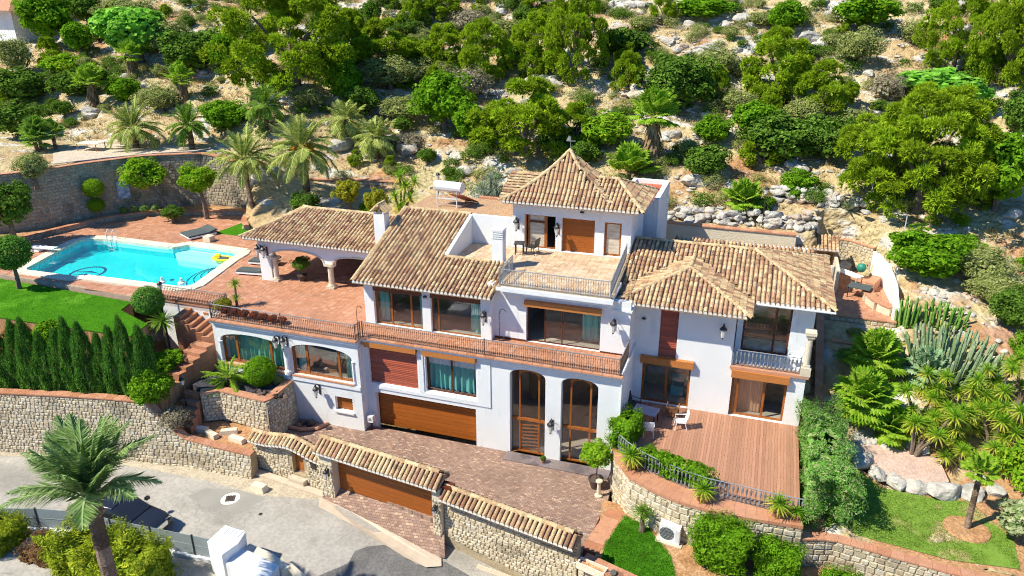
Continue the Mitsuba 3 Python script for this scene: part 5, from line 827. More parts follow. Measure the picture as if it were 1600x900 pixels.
# ================================================================ planting: hillside (kind, x, y, z, width, height, label)
HILL = [
 ('carob', -59.2, 35.2, 16.52, 6.12, 6.05, 'bright green broadleaf tree right of the far red roofed house'),
 ('mastic', -59.2, 41.1, 18.48, 4.7, 3.79, 'dark evergreen shrub at the top edge right of the bright corner tree'),
 ('olive', -53.4, 41.5, 18.69, 6.86, 3.58, 'olive brown scrub at the top edge left of the tall pine'),
 ('fig', -45.1, 33.0, 15.56, 7.72, 5.37, 'wide light green leafy tree in the upper left corner slope'),
 ('carob', -53.0, 33.7, 15.92, 3.62, 3.62, 'small bright bush between the two light trees of the upper left'),
 ('olive', -58.1, 29.8, 14.16, 4.25, 4.52, 'yellowish olive bush at the left edge below the far house'),
 ('mastic', -52.8, 25.4, 12.02, 6.14, 3.88, 'dark bush at the left edge above the fan palm clump'),
 ('lime', -52.9, 31.2, 14.18, 5.19, 2.46, 'low yellow green shrub left of the small fan palms'),
 ('olive', -41.0, 34.2, 15.87, 5.22, 4.42, 'olive bush above the small fan palm on the left slope'),
 ('mastic', -36.8, 32.1, 14.52, 7.25, 5.18, 'broad dark grey green bush left of the tall pine'),
 ('carob', -32.4, 31.9, 15.18, 3.54, 4.18, 'green bush touching the left side of the tall pine'),
 ('mastic', -46.7, 26.1, 12.8, 4.56, 3.04, 'dark low bush between the fan palms at the left'),
 ('carob', -40.1, 25.7, 12.64, 3.44, 2.82, 'round green bush above the yellowish date palm'),
 ('olive', -35.7, 25.4, 12.09, 4.34, 2.77, 'olive bush right above the yellowish date palm'),
 ('carob', -26.5, 22.7, 11.18, 4.73, 3.04, 'light green bush on the wall left of the big palms'),
 ('mastic', -46.0, 18.2, 10.3, 5.35, 3.6, 'dark bush at the left edge beside the shaded fan palm clump'),
 ('mastic', -32.0, 4.9, 6.95, 3.91, 3.91, 'big dark bush at the left edge behind the pool planter'),
 ('olive', -33.0, 8.7, 9.61, 2.69, 2.4, 'pinkish olive shrub at the left end of the high stone wall'),
 ('olive', -20.8, 27.4, 12.72, 3.59, 2.08, 'dark olive scrub above the palm with orange stalks'),
 ('mastic', -16.1, 28.7, 12.08, 3.82, 3.12, 'dark bush just behind the palms on the bank'),
 ('carob', -18.3, 29.5, 12.7, 3.76, 4.12, 'bright yellow green tree right under the tall pine'),
 ('olive', -15.5, 32.8, 13.72, 5.3, 3.13, 'grey green scrub right of the bright tree under the tall pine'),
 ('mastic', -21.6, 42.2, 19.2, 2.28, 2.95, 'small dark upright shrub at the top edge right of the tall pine'),
 ('dry', -12.4, 46.1, 17.72, 5.3, 3.53, 'grey dry scrub at the top edge near the middle'),
 ('olive', -7.7, 43.3, 17.02, 4.03, 3.38, 'olive shrub below the grey scrub of the top middle'),
 ('carob', -8.0, 27.9, 11.16, 5.66, 4.88, 'large round bright green tree on the bank behind the long roof'),
 ('carob', -4.6, 26.2, 10.52, 3.21, 3.75, 'bright green tree right of the round one behind the long roof'),
 ('olive', -12.0, 28.9, 11.45, 4.45, 2.63, 'brownish olive scrub left of the round bright tree'),
 ('dry', -7.3, 32.6, 13.18, 4.31, 3.14, 'grey dry shrub above the round bright tree'),
 ('mastic', -14.8, 39.7, 16.07, 2.83, 2.57, 'dark green tuft left of the twin young pines'),
 ('olive', -13.8, 36.7, 14.27, 3.75, 2.5, 'olive scrub below the young pine of the upper middle'),
 ('mastic', 4.9, 41.7, 16.48, 5.72, 3.28, 'dark green spreading bush right of the pointed pine'),
 ('mastic', -7.0, 48.4, 18.83, 2.99, 2.31, 'little dark bush at the top edge left of the pointed pine'),
 ('olive', 5.8, 46.8, 18.52, 3.06, 2.04, 'small olive bush among white rocks at the top'),
 ('carob', 11.4, 50.0, 19.64, 6.69, 2.57, 'long green bush at the top edge above white rocks'),
 ('mastic', 11.5, 33.1, 12.89, 6.36, 5.61, 'big rounded dark grey green bush left of the tall fan palm top'),
 ('olive', 13.9, 38.1, 15.21, 4.61, 3.26, 'olive scrub right behind the big rounded dark bush'),
 ('lime', 6.9, 26.7, 10.74, 4.49, 2.96, 'bright yellow green tree left of the tall skirted fan palm'),
 ('mastic', 2.6, 26.4, 10.38, 3.22, 2.7, 'dark bush behind the tower roof on the left'),
 ('olive', 16.4, 33.2, 13.19, 3.27, 2.21, 'low olive scrub left of the rounded pine'),
 ('olive', 17.4, 48.2, 19.19, 3.21, 1.73, 'olive tuft at the top edge left of two green bushes'),
 ('carob', 19.5, 47.4, 18.76, 3.76, 3.15, 'green bush at the top edge above bare pale rocks'),
 ('carob', 26.3, 47.0, 18.85, 6.33, 3.4, 'wide green tree at the top edge on the right'),
 ('olive', 25.7, 40.9, 16.25, 4.3, 3.42, 'rounded olive bush below the wide green top tree'),
 ('dry', 27.8, 35.6, 14.28, 3.49, 2.77, 'grey brown dry bush left of the pale leafy fig'),
 ('fig', 31.6, 35.9, 13.99, 6.48, 3.34, 'pale green fig like bush on the right slope'),
 ('olive', 30.6, 45.4, 18.05, 3.62, 2.26, 'olive scrub left of the upper right pines'),
 ('mastic', 20.1, 27.1, 10.32, 6.46, 4.34, 'large dark bush mass right of the skirted fan palm'),
 ('carob', 18.1, 29.5, 12.01, 4.2, 3.1, 'green bush above the dark mass on the right bank'),
 ('mastic', 23.4, 27.0, 10.86, 4.43, 3.96, 'dark bush left of the biggest pine'),
 ('olive', 21.6, 32.0, 12.38, 3.75, 2.74, 'olive bush between the rounded pine and the dark mass'),
 ('olive', 25.5, 30.5, 11.78, 4.1, 2.83, 'olive scrub touching the left of the biggest pine'),
 ('carob', 21.5, 23.4, 9.29, 2.72, 1.91, 'small light green bush above the dry stone wall'),
 ('mastic', 14.9, 24.1, 9.76, 3.6, 2.85, 'dark bush left of the low fan palm on the bank'),
 ('carob', 33.7, 22.8, 8.84, 4.96, 5.3, 'large leafy green tree at the right edge below the pines'),
 ('olive', 31.3, 24.1, 9.54, 3.9, 2.6, 'shaded olive bush below the biggest pine'),
 ('mastic', 36.7, 33.0, 12.62, 3.05, 3.53, 'dark bush at the right edge under the upper pine'),
 ('olive', 34.8, 27.7, 10.82, 4.3, 2.42, 'olive scrub at the right edge above the leafy tree'),
 ('carob', 29.1, 16.3, 6.39, 4.86, 3.29, 'bright green bush just behind the curved white patio wall'),
 ('olive', 32.2, 16.5, 6.45, 3.7, 2.46, 'olive bush right of the bush behind the white wall'),
 ('mastic', 33.4, 12.8, 5.11, 2.8, 2.8, 'dark green bush at the right edge above the yuccas'),
 ('olive', 32.9, 14.5, 5.75, 3.19, 2.15, 'olive green bush behind the pale candelabra cactus'),
 ('carob', 31.3, 18.2, 7.17, 2.78, 1.83, 'green shrub above the bare stones at the right'),
 ('mastic', 5.2, 25.2, 9.78, 3.04, 2.33, 'green shrub peeping over the tower roof ridge'),
 ('carob', 14.9, 28.9, 11.37, 3.03, 2.52, 'green bush right of the skirted palm trunk'),
 ('mastic', -31.9, 35.6, 16.21, 2.62, 3.94, 'dark shrub in the shade of the tall pine'),
 ('mastic', -21.3, 33.3, 15.02, 4.31, 3.69, 'dark undergrowth right under the tall pine'),
 ('dry', -9.9, 25.9, 10.05, 2.74, 1.65, 'brown dry tuft beside the rocks behind the long roof'),
 ('olive', 13.5, 26.3, 10.71, 2.16, 1.67, 'olive tuft under the skirted fan palm'),
 ('dry', 33.8, 33.2, 12.6, 2.72, 1.75, 'dry scrub on the stony patch at the far right'),
 ('dry', 7.3, 49.1, 19.27, 1.94, 1.3, 'dry tuft among the white rocks near the top'),
 ('olive', 0.2, 51.0, 20.21, 3.11, 1.62, 'small olive shrub at the top edge right of the pointed pine'),
 ('dry', 16.3, 38.6, 15.69, 2.24, 1.34, 'dry grey tuft left of the rounded pine'),
 ('olive', -0.3, 31.9, 12.33, 3.15, 1.91, 'olive tuft on the reddish bank below the pointed pine'),
 ('mastic', 21.3, 42.4, 16.85, 2.51, 1.71, 'small dark shrub above the rounded pine'),
]
PINES = [
 ('pine_tall', -23.7, 28.7, 13.73, 10.95, 10.95, 'tall dense pine, the largest tree at the upper left'),
 ('pine', -21.0, 36.4, 16.4, 3.43, 4.57, 'slim young pine right beside the tall dense one'),
 ('pine', -17.5, 36.2, 15.4, 4.89, 4.76, 'bushy yellowish pine second right of the tall dense one'),
 ('pine', -15.9, 47.2, 19.46, 4.01, 3.04, 'small pine cut by the top edge near the middle'),
 ('pine', -12.1, 38.3, 15.51, 3.9, 4.15, 'left one of the twin young pines in the upper middle'),
 ('pine', -7.3, 36.3, 14.66, 4.72, 5.56, 'right one of the twin young pines in the upper middle'),
 ('pine', 0.3, 25.1, 10.21, 6.3, 6.09, 'bright bushy pine left behind the tower roof'),
 ('pine', -2.9, 39.6, 15.63, 4.3, 5.04, 'rounded pine left of the pointed pine'),
 ('pine_tall', 1.1, 37.7, 14.61, 5.46, 8.91, 'pointed tall pine in the upper middle'),
 ('pine', -6.4, 50.9, 20.06, 3.05, 2.08, 'tiny pine at the top edge left of the pointed one'),
 ('pine', 7.5, 49.8, 19.47, 2.48, 2.74, 'tiny bright pine at the top edge among white rocks'),
 ('pine', 6.5, 36.4, 14.26, 2.4, 3.43, 'small bright pine in front of the shaded rock face'),
 ('pine', 14.5, 34.1, 13.84, 2.04, 3.11, 'small upright pine right of the rounded dark bush'),
 ('pine', 4.3, 27.0, 10.72, 3.22, 3.74, 'pine sapling behind the tower spire'),
 ('pine', 19.2, 35.5, 13.93, 5.03, 5.88, 'rounded full pine left of the bare red slope'),
 ('pine', 22.8, 33.0, 13.13, 3.97, 4.48, 'yellow green pine below the olive bush on the right'),
 ('pine_tall', 32.9, 41.0, 16.21, 4.81, 6.84, 'left one of the two upper right pines'),
 ('pine_tall', 36.3, 38.4, 15.19, 5.1, 8.05, 'upper right corner pine, bigger of the two there'),
 ('pine_tall', 28.9, 22.1, 8.57, 8.13, 8.77, 'biggest spreading pine on the right above the patio'),
 ('pine', 38.0, 42.4, 16.49, 3.71, 4.78, 'pine cut by the right edge beside the upper pair'),
 ('pine', 27.8, 24.7, 9.82, 4.02, 4.91, 'lower left lobe pine under the biggest spreading pine'),
 ('pine', 18.9, 27.3, 10.3, 2.92, 2.92, 'yellow green young pine right of the skirted palm'),
]
LEAF = {'carob': 'leaf_carob', 'mastic': 'leaf_mastic', 'olive': 'leaf_olive', 'fig': 'leaf_fig', 'lime': 'leaf_lime', 'dry': 'leaf_dry'}
for kind, x, y, z, w, h, lab in HILL:
    tree = 'tree' in lab; plant('carob' if kind == 'lime' else kind, LEAF[kind], x, y+.15*w, z-.14*h, w*1.24, h*1.18, lab, 'tree' if tree else 'bush', name='broadleaf_tree' if tree else 'shrub', trunk=.12*h if tree else None)
for kind, x, y, z, w, h, lab in PINES:
    plant(kind, 'leaf_pine', x, y+.12*w, z-.05*h, w*1.1, h*.98, lab, 'pine tree', name='pine_tree', trunk=.08*h, lean=(.02*h, 0))
wr = np.random.default_rng(5); nw = 0
while nw < 175:
    x, y = wr.uniform(-58, 44), wr.uniform(22, 58)
    if wr.random() > min(1, max(.05, (float(meshkit.fbm(np.array([x*.09+3, y*.11, 4.0]), 3))-.40)*5)) or x > 0 and wr.random() < .6: continue
    k = int(wr.integers(4)); w = wr.uniform(1.3, 2.9); nw += 1
    if k < 2: plant('olive', 'leaf_olive', x, y, float(hill(x, y))-.2, w, w*.75, 'olive green wild shrub among the rocks of the upper hillside', group='olive wild shrubs on the hillside')
    elif k == 2: plant('mastic', 'leaf_mastic', x, y, float(hill(x, y))-.2, w, w*.75, 'dark green wild shrub among the rocks of the upper hillside', group='dark wild shrubs on the hillside')
    else: plant('pine', 'leaf_pine', x, y, float(hill(x, y))-.2, w*.9, w*1.1, 'yellow green pine seedling among the rocks of the upper hillside', group='pine seedlings on the hillside')
HZ = lambda x, y: float(hill(x, y))
# ---- palms
date_palm(-14.3, 16.6, 6.9, 4.9, 3.4, 38, 'frond_date', 'big date palm with orange fruit stalks behind the pavilion roof', r=.26, dates=6, boot=14, fr=('n', 'm', 'm'), low=-28)
date_palm(-18.7, 15.9, 5.7, 5.1, 3.1, 32, 'frond_date', 'tall date palm with a dark leaning trunk on the small lawn beside the pool', r=.17, bend=(-.28, .1), fr=('n', 'm', 'm'), low=-18)
date_palm(-12.2, 24.4, HZ(-12.2, 24.4), 1.9, 2.3, 30, 'frond_date', 'small date palm on the bank above the middle of the long roof', r=.2, fr=(0, 1, 1))
date_palm(-15.7, 25.6, HZ(-15.7, 25.6), 2.1, 2.3, 28, 'frond_date', 'date palm half hidden right behind the one with orange stalks', r=.2, fr=(0, 1, 1))
date_palm(-22.2, 23.4, HZ(-22.2, 23.4), 2.0, 2.2, 26, 'frond_green', 'shaded date palm behind and left of the one with orange stalks', r=.2, fr=(0, 1, 1))
date_palm(-32.0, 18.4, 10.2, 1.9, 2.9, 36, 'frond_date', 'yellow green date palm on the white platform above the pool wall', r=.24, fr=('n', 'm', 'm'), low=-20)
date_palm(-27.2, 19.6, 10.2, 2.2, 2.3, 32, 'frond_green', 'darker date palm right of the yellow green one on the platform', r=.22, fr=('n', 'm', 'm'), low=-20)
date_palm(-1.75, -16.5, -3.4, 10.1, 2.95, 36, 'frond_near', 'large palm in front of the parked car with a ringed brown trunk', r=.25, bend=(-.18, 0), boot=60, fr=('n', 'n', 'm'), low=40, up=84)
fan_palm(-42.3, 24.9, HZ(-42.3, 24.9), 2.4, 1.7, 22, 'fan palm with a pale dead skirt on the left slope, lowest of the three', skirt=1.7, bend=(-.3, 0))
fan_palm(-33.8, 27.0, HZ(-33.8, 27), 2.0, 1.5, 20, 'fan palm with a dead skirt on the left slope, right one of the three', skirt=1.4)
fan_palm(-42.6, 30.4, HZ(-42.6, 30.4), 2.2, 1.5, 20, 'fan palm among light green trees on the left slope, topmost of the three', skirt=1.4, m='frond_fan')
for i, (dx, dy, h) in enumerate(((0, 0, 1.7), (-1.1, .4, 1.4), (1.0, .5, 1.5), (.2, -.6, 1.0))): fan_palm(-39.2+dx, 15.4+dy, 10.2, h, 1.25, 24, ('rounded fan palm clump at the left above the pool wall, highest stem', 'left stem of the rounded fan palm clump above the pool wall', 'right stem of the rounded fan palm clump above the pool wall', 'low front stem of the rounded fan palm clump above the pool wall')[i], m='frond_green')
fan_palm(10.8, 25.4, HZ(10.8, 25.4), 3.9, 2.0, 30, 'tall fan palm with a long brown dead skirt behind the tower', skirt=2.6, r=.2)
fan_palm(9.4, 24.0, HZ(9.4, 24), .7, 2.1, 22, 'bright low fan palm behind the tower roof', up=75, low=5)
fan_palm(18.0, 21.1, HZ(18, 21.1), .9, 1.5, 30, 'bushy fan palm on the bank above the right wing ridge', up=80, low=-30)
# ---- trees and shrubs behind pool, pavilion and long roof
plant('carob', 'leaf_lime', -25.1, 14.2, 5.9, 4.4, 3.3, 'bright twisted tree leaning to the left over the pool wall planter', 'tree', name='broadleaf_tree', trunk=1.6, lean=(-2.9, .3))
plant('carob', 'leaf_lime', -23.3, 15.6, 5.9, 3.9, 3.1, 'domed green tree right of the twisted one behind the pool', 'tree', name='broadleaf_tree', trunk=1.4, lean=(-.4, 0))
key = plant('ball', 'leaf_lime', -31.0, 12.3, 5.9, 1.75, 1.55, 'clipped two ball tree in front of the high pool wall', 'tree', name='topiary_tree', trunk=1.75); put('crown', PLY['ball'][1], 'leaf_lime', key, M=T().translate([-31.05, 12.3, 7.05]).scale([.7, .7, .58]))
plant('mastic', 'leaf_mastic', -25.2, 13.9, 5.7, 2.4, 1.5, 'dark big leaved shrub at the foot of the twisted tree')
plant('olive', 'leaf_olive', -19.6, 18.0, 5.9, 1.8, 1.0, 'brownish shrub in the planter left of the leaning palm')
for i in range(4): plant('carob', 'leaf_hedge', -29.9+.7*i, 13.7+.42*i, 5.9, .8, .8, 'small plant in the row on the planter behind the pool, %s from the left' % ORD[i], group='small plants behind the pool', stem=False)
plant('mastic', 'leaf_mastic', -13.6, 15.2, 6.0, 2.9, 2.5, 'dark glossy tree right behind the ridge of the pavilion roof', 'tree', name='broadleaf_tree', trunk=.6)
plant('carob', 'leaf_yellow', -10.3, 16.0, 6.4, 2.6, 2.5, 'yellow leaved small tree behind the pavilion roof', 'tree', name='broadleaf_tree', trunk=1.2)
plant('carob', 'leaf_yellow', -7.7, 15.6, 6.2, 2.4, 2.5, 'yellow green small tree behind the left chimney', 'tree', name='broadleaf_tree', trunk=.9)
yucca(-6.0, 16.2, 6.6, [(-.5, 0, 2.2), (.3, .2, 3.0), (-.2, .4, 3.6), (.7, 0, 2.2), (.9, .5, 3.3), (.1, -.3, 1.5)], 'tall many headed yucca behind the long roof right of the yellow trees', L=1.0, r=.09)
plant('mastic', 'leaf_mastic', -11.9, 15.2, 6.0, 2.2, 1.4, 'dark shrub in the shade between ridge and yellow tree'); plant('mastic', 'leaf_carob', -8.9, 16.6, 6.5, 2.4, 1.7, 'green bush between the two yellow trees')
plant('carob', 'leaf_carob', -1.2, 17.6, 7.0, 1.8, 1.1, 'green low bush right of the solar water heater'); plant('mastic', 'leaf_mastic', 1.8, 17.2, 7.0, 1.9, 1.5, 'dark little bush under the blue grey yucca')
yucca(-.5, 20.0, 7.9, [(-.5, 0, .9), (.5, .2, 1.1), (0, .5, 1.5)], 'blue grey fine leaved yucca left of the tower roof', L=1.35, m='blade_blue', kind='b', r=.13)
yucca(24.9, 22.4, HZ(24.9, 22.4)-.1, [(0, 0, .1)], 'variegated agave rosette on the dry stone wall above the patio', L=1.3, m='blade_agave', kind='a', name='agave', cat='agave')
for i, (x, y) in enumerate(((21.3, 22.6), (19.6, 21.8), (23.4, 20.9))): plant('carob', 'leaf_carob', x, y, HZ(x, y)-.1, 1.5, 1.0, ('light green bush on the dry wall left of the agave', 'small green bush right of the low fan palm', 'tiny round bush below the agave beside the rocks')[i])
# ---- cypress hedge and left garden
for i in range(14):
    x = -21.6+.80*i; plant('cypress', 'leaf_cypress', x, -7.42+.206*(x+19.2)+1.02+.1*math.sin(i*2), 2.5, 1.3+.2*math.sin(i*3.1), 3.55+.5*math.sin(i*1.7)+.04*i, 'tall slim cypress in the hedge along the road wall, %s from the right end' % ORD[13-i], 'cypress', name='cypress_tree', group='cypresses in the hedge', trunk=.05)
plant('carob', 'leaf_carob', -18.2, -4.3, 3.8, 2.8, 2.2, 'rounded green creeper bush over the left end of the cypress hedge'); plant('carob', 'leaf_rust', -20.6, -4.4, 3.8, 1.9, 1.8, 'pinkish flowering shrub at the left edge behind the cypresses')
plant('ball', 'leaf_cypress', -25.0, -.2, 5.4, 2.7, 2.3, 'round clipped tree at the left edge of the lawn', 'tree', name='topiary_tree', trunk=1.3)
plant('ball', 'leaf_cypress', -14.1, -.75, 5.35, 1.95, 1.8, 'dark clipped ball shrub at the right corner of the upper lawn', stem=False)
yucca(-12.9, -1.2, 3.4, [(0, 0, 1.9)], 'single dark yucca beside the top of the garden stairs', L=1.15, kind='d', m='frond_green')
plant('carob', 'leaf_carob', -11.95, -2.35, 2.5, 2.5, 1.8, 'broad glossy bush right of the hedge below the yucca'); plant('carob', 'leaf_carob', -10.75, -5.0, 1.9, 2.9, 2.7, 'glossy bush at the corner of the road wall above the dry shrub')
plant('dry', 'leaf_dry', -9.35, -5.25, .9, 2.2, 1.8, 'bare grey dry shrub over the corner of the road wall')
date_palm(-8.15, -1.95, 2.36, .5, 1.5, 34, 'frond_fan', 'bright sago palm in the planter in front of the arched windows', r=.17, fr=('c', 'c', 'c'), low=-25, name='sago_palm')
plant('ball', 'leaf_carob', -6.45, -1.35, 2.3, 1.9, 1.75, 'clipped light green ball shrub in the planter before the arched window', stem=False)
for i in range(9): boulder(-6.3+.25*i+rng.uniform(-.1, .1), -2.35+rng.uniform(-.2, .25)+.12*(i % 3), 2.42, rng.uniform(.12, .24), 'dark volcanic stone in the planter under the ball shrub', 'volcanic', 'planter_stone', 'stone', 'volcanic stones in the planter')
put('flower_bed_rim', MB().tube([(-4.75, -1.7, .1), (-3.9, -1.75, .1), (-3.1, -1.35, .1), (-2.85, -.68, .1)], .11, 6), 'terracotta_trim', label='low terracotta rim of the stone bed at the house corner', cat='bed rim')
for i in range(10): boulder(-4.5+1.4*rng.random(), -1.45+.7*rng.random(), .12, rng.uniform(.12, .22), 'grey stone in the small bed at the corner of the driveway', 'volcanic', 'bed_stone', 'stone', 'stones in the driveway bed')
plant('olive', 'leaf_olive', -5.6, -.95, 2.3, 1.0, .5, 'low brownish ground plant at the corner column', stem=False)
# ---- terrace plants
yucca(-9.55, 1.25, 5.66, [(0, 0, .55), (.05, .05, 1.45)], 'two headed yucca standing on the terracotta terrace behind the railing', L=.55, kind='d', m='frond_fan')
plant('ball', 'leaf_yellow', -9.95, .55, 5.66, 1.15, .75, 'low round yellow shrub at the corner of the terrace railing', stem=False)
for i in range(7): plant('fig', 'leaf_red', -9.3+.62*i, -.02+.05*(i % 2), 5.66, .75, .6-.03*i, 'dark red leaved plant inside the terrace railing, %s from the left' % ORD[i], 'plant', name='terrace_plant', group='red plants behind the terrace railing', stem=False)
# ---- deck planters
block('leaf_carob', 14.15, -.35, 2.1, 1.3, 2.1, 1.7, 'bright bush at the left corner of the deck beside the house', -18, seed=3); block('leaf_carob', 17.2, -2.75, 2.15, 2.7, 1.0, 1.25, 'long bush growing through the deck railing in the middle', -14, seed=4); block('leaf_carob', 15.75, -2.1, 2.15, 1.3, .9, 1.0, 'bush at the deck railing between potted yucca and long bush', -30, seed=5)
block('leaf_hedge', 23.35, .2, 1.2, 2.3, 7.8, 3.1, 'large dense hedge along the right side of the wooden deck', 2, name='hedge', cat='hedge', seed=6, leaf=.12, wid=.42)
block('leaf_carob', 19.25, -5.3, -.2, 2.7, 1.6, 2.75, 'leafy climbing bush against the deck wall right of the cooling unit', -8, seed=7, e=.85, leaf=.16, wid=.3); block('leaf_carob', 21.6, -5.15, -.3, 2.2, 1.4, 2.05, 'leafy bush against the deck wall, right neighbour of the climbing one', -5, seed=8, e=.85, leaf=.16, wid=.3)
block('leaf_carob', 21.5, -6.5, -.7, 1.4, 1.0, .9, 'small bush in front of the leafy pair at the bottom edge', seed=9, e=.85, leaf=.14, wid=.35); block('leaf_carob', 24.1, -5.3, -.8, 1.8, 1.3, 1.9, 'round bush below the long low wall at the bottom', seed=10, e=.85, leaf=.14, wid=.35); block('leaf_carob', 26.5, -5.6, -.9, 2.9, 1.3, 1.5, 'ragged bush below the low wall at the bottom right', -6, seed=11, e=.85, leaf=.14, wid=.35)
yucca(15.7, -4.15, .05, [(0, 0, 1.1)], 'grey trunked dragon tree beside the cooling unit', L=.72, kind='d', m='frond_green', r=.13, name='dragon_tree', cat='tree')
# ---- right garden
cactus(27.9, 12.5, 4.6, 20, .6, 2.4, 'slim bright green column cactus at the end of the white patio wall', 'cactus_bright', .065)
cactus(29.8, 9.6, 3.4, 150, 2.5, 2.9, 'huge pale candelabra cactus in the right garden', 'cactus_green', .075, lean=.5); cactus(29.8, 13.0, 4.8, 40, 1.3, 1.9, 'green column cactus behind the huge pale one', 'cactus_bright', .07)
for i, (x, y, h, n, L) in enumerate(((26.0, 8.2, 1.2, 60, 1.5), (25.4, 5.0, 1.5, 76, 1.55), (28.5, 8.2, .9, 40, 1.2), (26.7, 4.5, .5, 40, 1.25))):
    fan_palm(x, y, 1.3+.37*max(0, y-2.5), h, L, n, ('bushy fan palm nearest the side stairs', 'roundest of the bushy fan palms in the right garden', 'grey green fan palm below the pale cactus', 'low fan palm above the stone ring')[i], m=('frond_fan', 'frond_fan', 'frond_grey', 'frond_fan')[i], up=85, low=-60)
yr = np.random.default_rng(77)
for x, y, lab in [(27.9, 5.4, 'yucca group left of the others above the gravel circle'), (29.0, 7.1, 'upper left yucca group just under the pale cactus'), (29.9, 6.5, 'yucca group right of the upper left one under the pale cactus'), (30.4, 5.4, 'yucca group in the middle of the right garden'), (31.5, 7.5, 'upper right yucca group beside the leafy hillside bushes'), (31.8, 6.2, 'yucca group below the upper right one'), (32.3, 5.1, 'yucca group at the right edge, lower one'), (31.2, 4.6, 'yucca group behind the top of the small lawn palm'), (29.3, 4.2, 'yucca group directly above the boulders'), (28.4, 4.5, 'yucca group above the gravel circle next to the fan palms'), (27.6, 3.4, 'low yucca clump on the gravel circle left of the tall ones'), (29.8, 3.4, 'low yucca clump at the right end of the gravel circle'), (32.8, 7.8, 'yucca group at the right edge, topmost'), (31.8, 3.5, 'low yucca clump right of the small lawn palm crown')]:
    z = 1.3+.37*max(0, y-2.5); yucca(x, y, z-.2, [(yr.uniform(-1.0, 1.0), yr.uniform(-.8, .8), yr.uniform(.5, 2.5)) for _ in range(6)], lab, L=.68, r=.08)
fan_palm(29.25, -1.15, 1.35, 2.75, .82, 24, 'small fan palm with a thin dark trunk in a soil ring on the right lawn', up=70, low=-15, bend=(.05, .35), r=.11)
plant('carob', 'leaf_lime', 32.2, 1.7, 1.5, 3.4, 3.2, 'bright green bush at the right edge above the white one'); plant('fig', 'leaf_white', 31.3, -1.3, 1.3, 2.6, 2.4, 'white variegated bush at the lower right edge'); plant('carob', 'leaf_carob', 33.6, 4.2, 2.0, 2.6, 3.0, 'green bush behind the right edge bushes')
plant('olive', 'leaf_olive', 25.2, 11.2, 4.2, 1.3, .8, 'low succulent bush on the dark bed below the patio'); plant('carob', 'leaf_lime', 26.5, 11.4, 4.2, 1.2, .8, 'bright succulent bush on the dark bed below the patio'); yucca(24.9, 11.3, 4.15, [(0, 0, .25)], 'spiky small yucca on the dark bed below the patio', L=.6)
plant('mastic', 'leaf_hedge', 24.6, 8.9, 3.5, 1.5, 1.2, 'shaded shrub beside the side stairs'); plant('mastic', 'leaf_red', 26.9, 8.9, 3.7, .9, 1.1, 'small reddish shrub left of the pale cactus')
for x, y, w, h, kd, lab in ((29.9, 16.6, 2.6, 1.8, 'carob', 'green bush left of the pale stones above the cactus'), (32.4, 15.2, 2.9, 2.0, 'olive', 'olive bush right of the green column cactus'), (34.6, 13.2, 3.0, 2.3, 'mastic', 'dark bush at the right edge above the yuccas, upper one'), (33.9, 10.6, 2.8, 2.2, 'carob', 'green bush between the candelabra cactus and the right edge'), (31.9, 18.4, 2.4, 1.7, 'olive', 'olive bush beside the stones right of the white patio wall'), (35.2, 17.4, 3.0, 2.2, 'carob', 'green bush at the right edge below the leafy tree')):
    plant(kd, LEAF[kd], x, y, float(hill(x, y))-.2, w, h, lab)
# ---- neighbour's hedge at the bottom left
block('leaf_juniper', -7.3, -13.5, -3.4, 3.3, 2.2, 5.0, 'yellow green juniper bush left of the big palm trunk', seed=21, leaf=.17, wid=.28, stem=False); block('leaf_juniper', -4.25, -13.5, -3.4, 3.0, 2.2, 5.35, 'yellow green juniper bush right of the big palm trunk', seed=22, leaf=.17, wid=.28, stem=False)
block('leaf_juniper', -12.6, -13.6, -3.4, 2.7, 2.2, 4.3, 'yellow green juniper bush in the bottom left corner', seed=23, leaf=.17, wid=.28, stem=False); block('leaf_rust', -9.8, -13.4, -3.4, 2.4, 1.9, 3.7, 'rusty brown withered juniper between the green ones', seed=24, leaf=.16, wid=.25, stem=False)
block('leaf_cypress', -13.0, -2.9, 2.5, .9, 1.7, 2.85, 'dark creeper hedge covering the end of the upper lawn', seed=25)
# ================================================================ railings
mat('baluster_grey', lambda p, n, uv: mi.Color3f(0.17, 0.185, 0.20)*(0.75+0.5*uv.x), rough=.5)
def railing(label, pts, z, h=.88, step=.115, m='iron_brown', top='iron_grey', fat=False, posts=True, each=False):
    key = thing('railing', label, 'railing'); L, at, s = along(pts); P3 = [(p[0], p[1], z+h) for p in np.asarray(pts, float)]
    mb = MB()
    for a, b in zip(P3[:-1], P3[1:]): mb.tube([a, b], .024, 6)
    put('handrail', mb, top, key); mb = MB()
    for a, b in zip(P3[:-1], P3[1:]): mb.tube([(a[0], a[1], z+.07), (b[0], b[1], z+.07)], .013, 5)
    put('bottom_rail', mb, m, key); bars = MB(); n = int(L/step)
    for i in range(n+1):
        p, _ = at(L*i/n); prof = [(.012, .03), (.012, .13), (.034, .19), (.034, .24), (.010, .32), (.010, h-.22), (.026, h-.17), (.010, h-.1), (.010, h)] if not fat else [(.014, .03), (.014, .07), (.05, .14), (.05, .24), (.016, .36), (.014, .46), (.045, h-.28), (.05, h-.16), (.014, h-.08), (.014, h)]
        mb = MB().lathe((p[0], p[1], z), prof, 6 if fat else 5)
        if each: put('baluster', mb, m, key)
        else: bars.v += mb.v; bars.f += [mb.f[0]+bars.n]; bars.u += mb.u; bars.n += len(mb.v[0])
    if bars.n: put('bars', bars, m, key, kind='stuff')
    if posts:
        for q in np.asarray(pts, float): put('post', MB().box(q[0]-.025, q[0]+.025, q[1]-.025, q[1]+.025, z, z+h+.06), m, key)
    return key
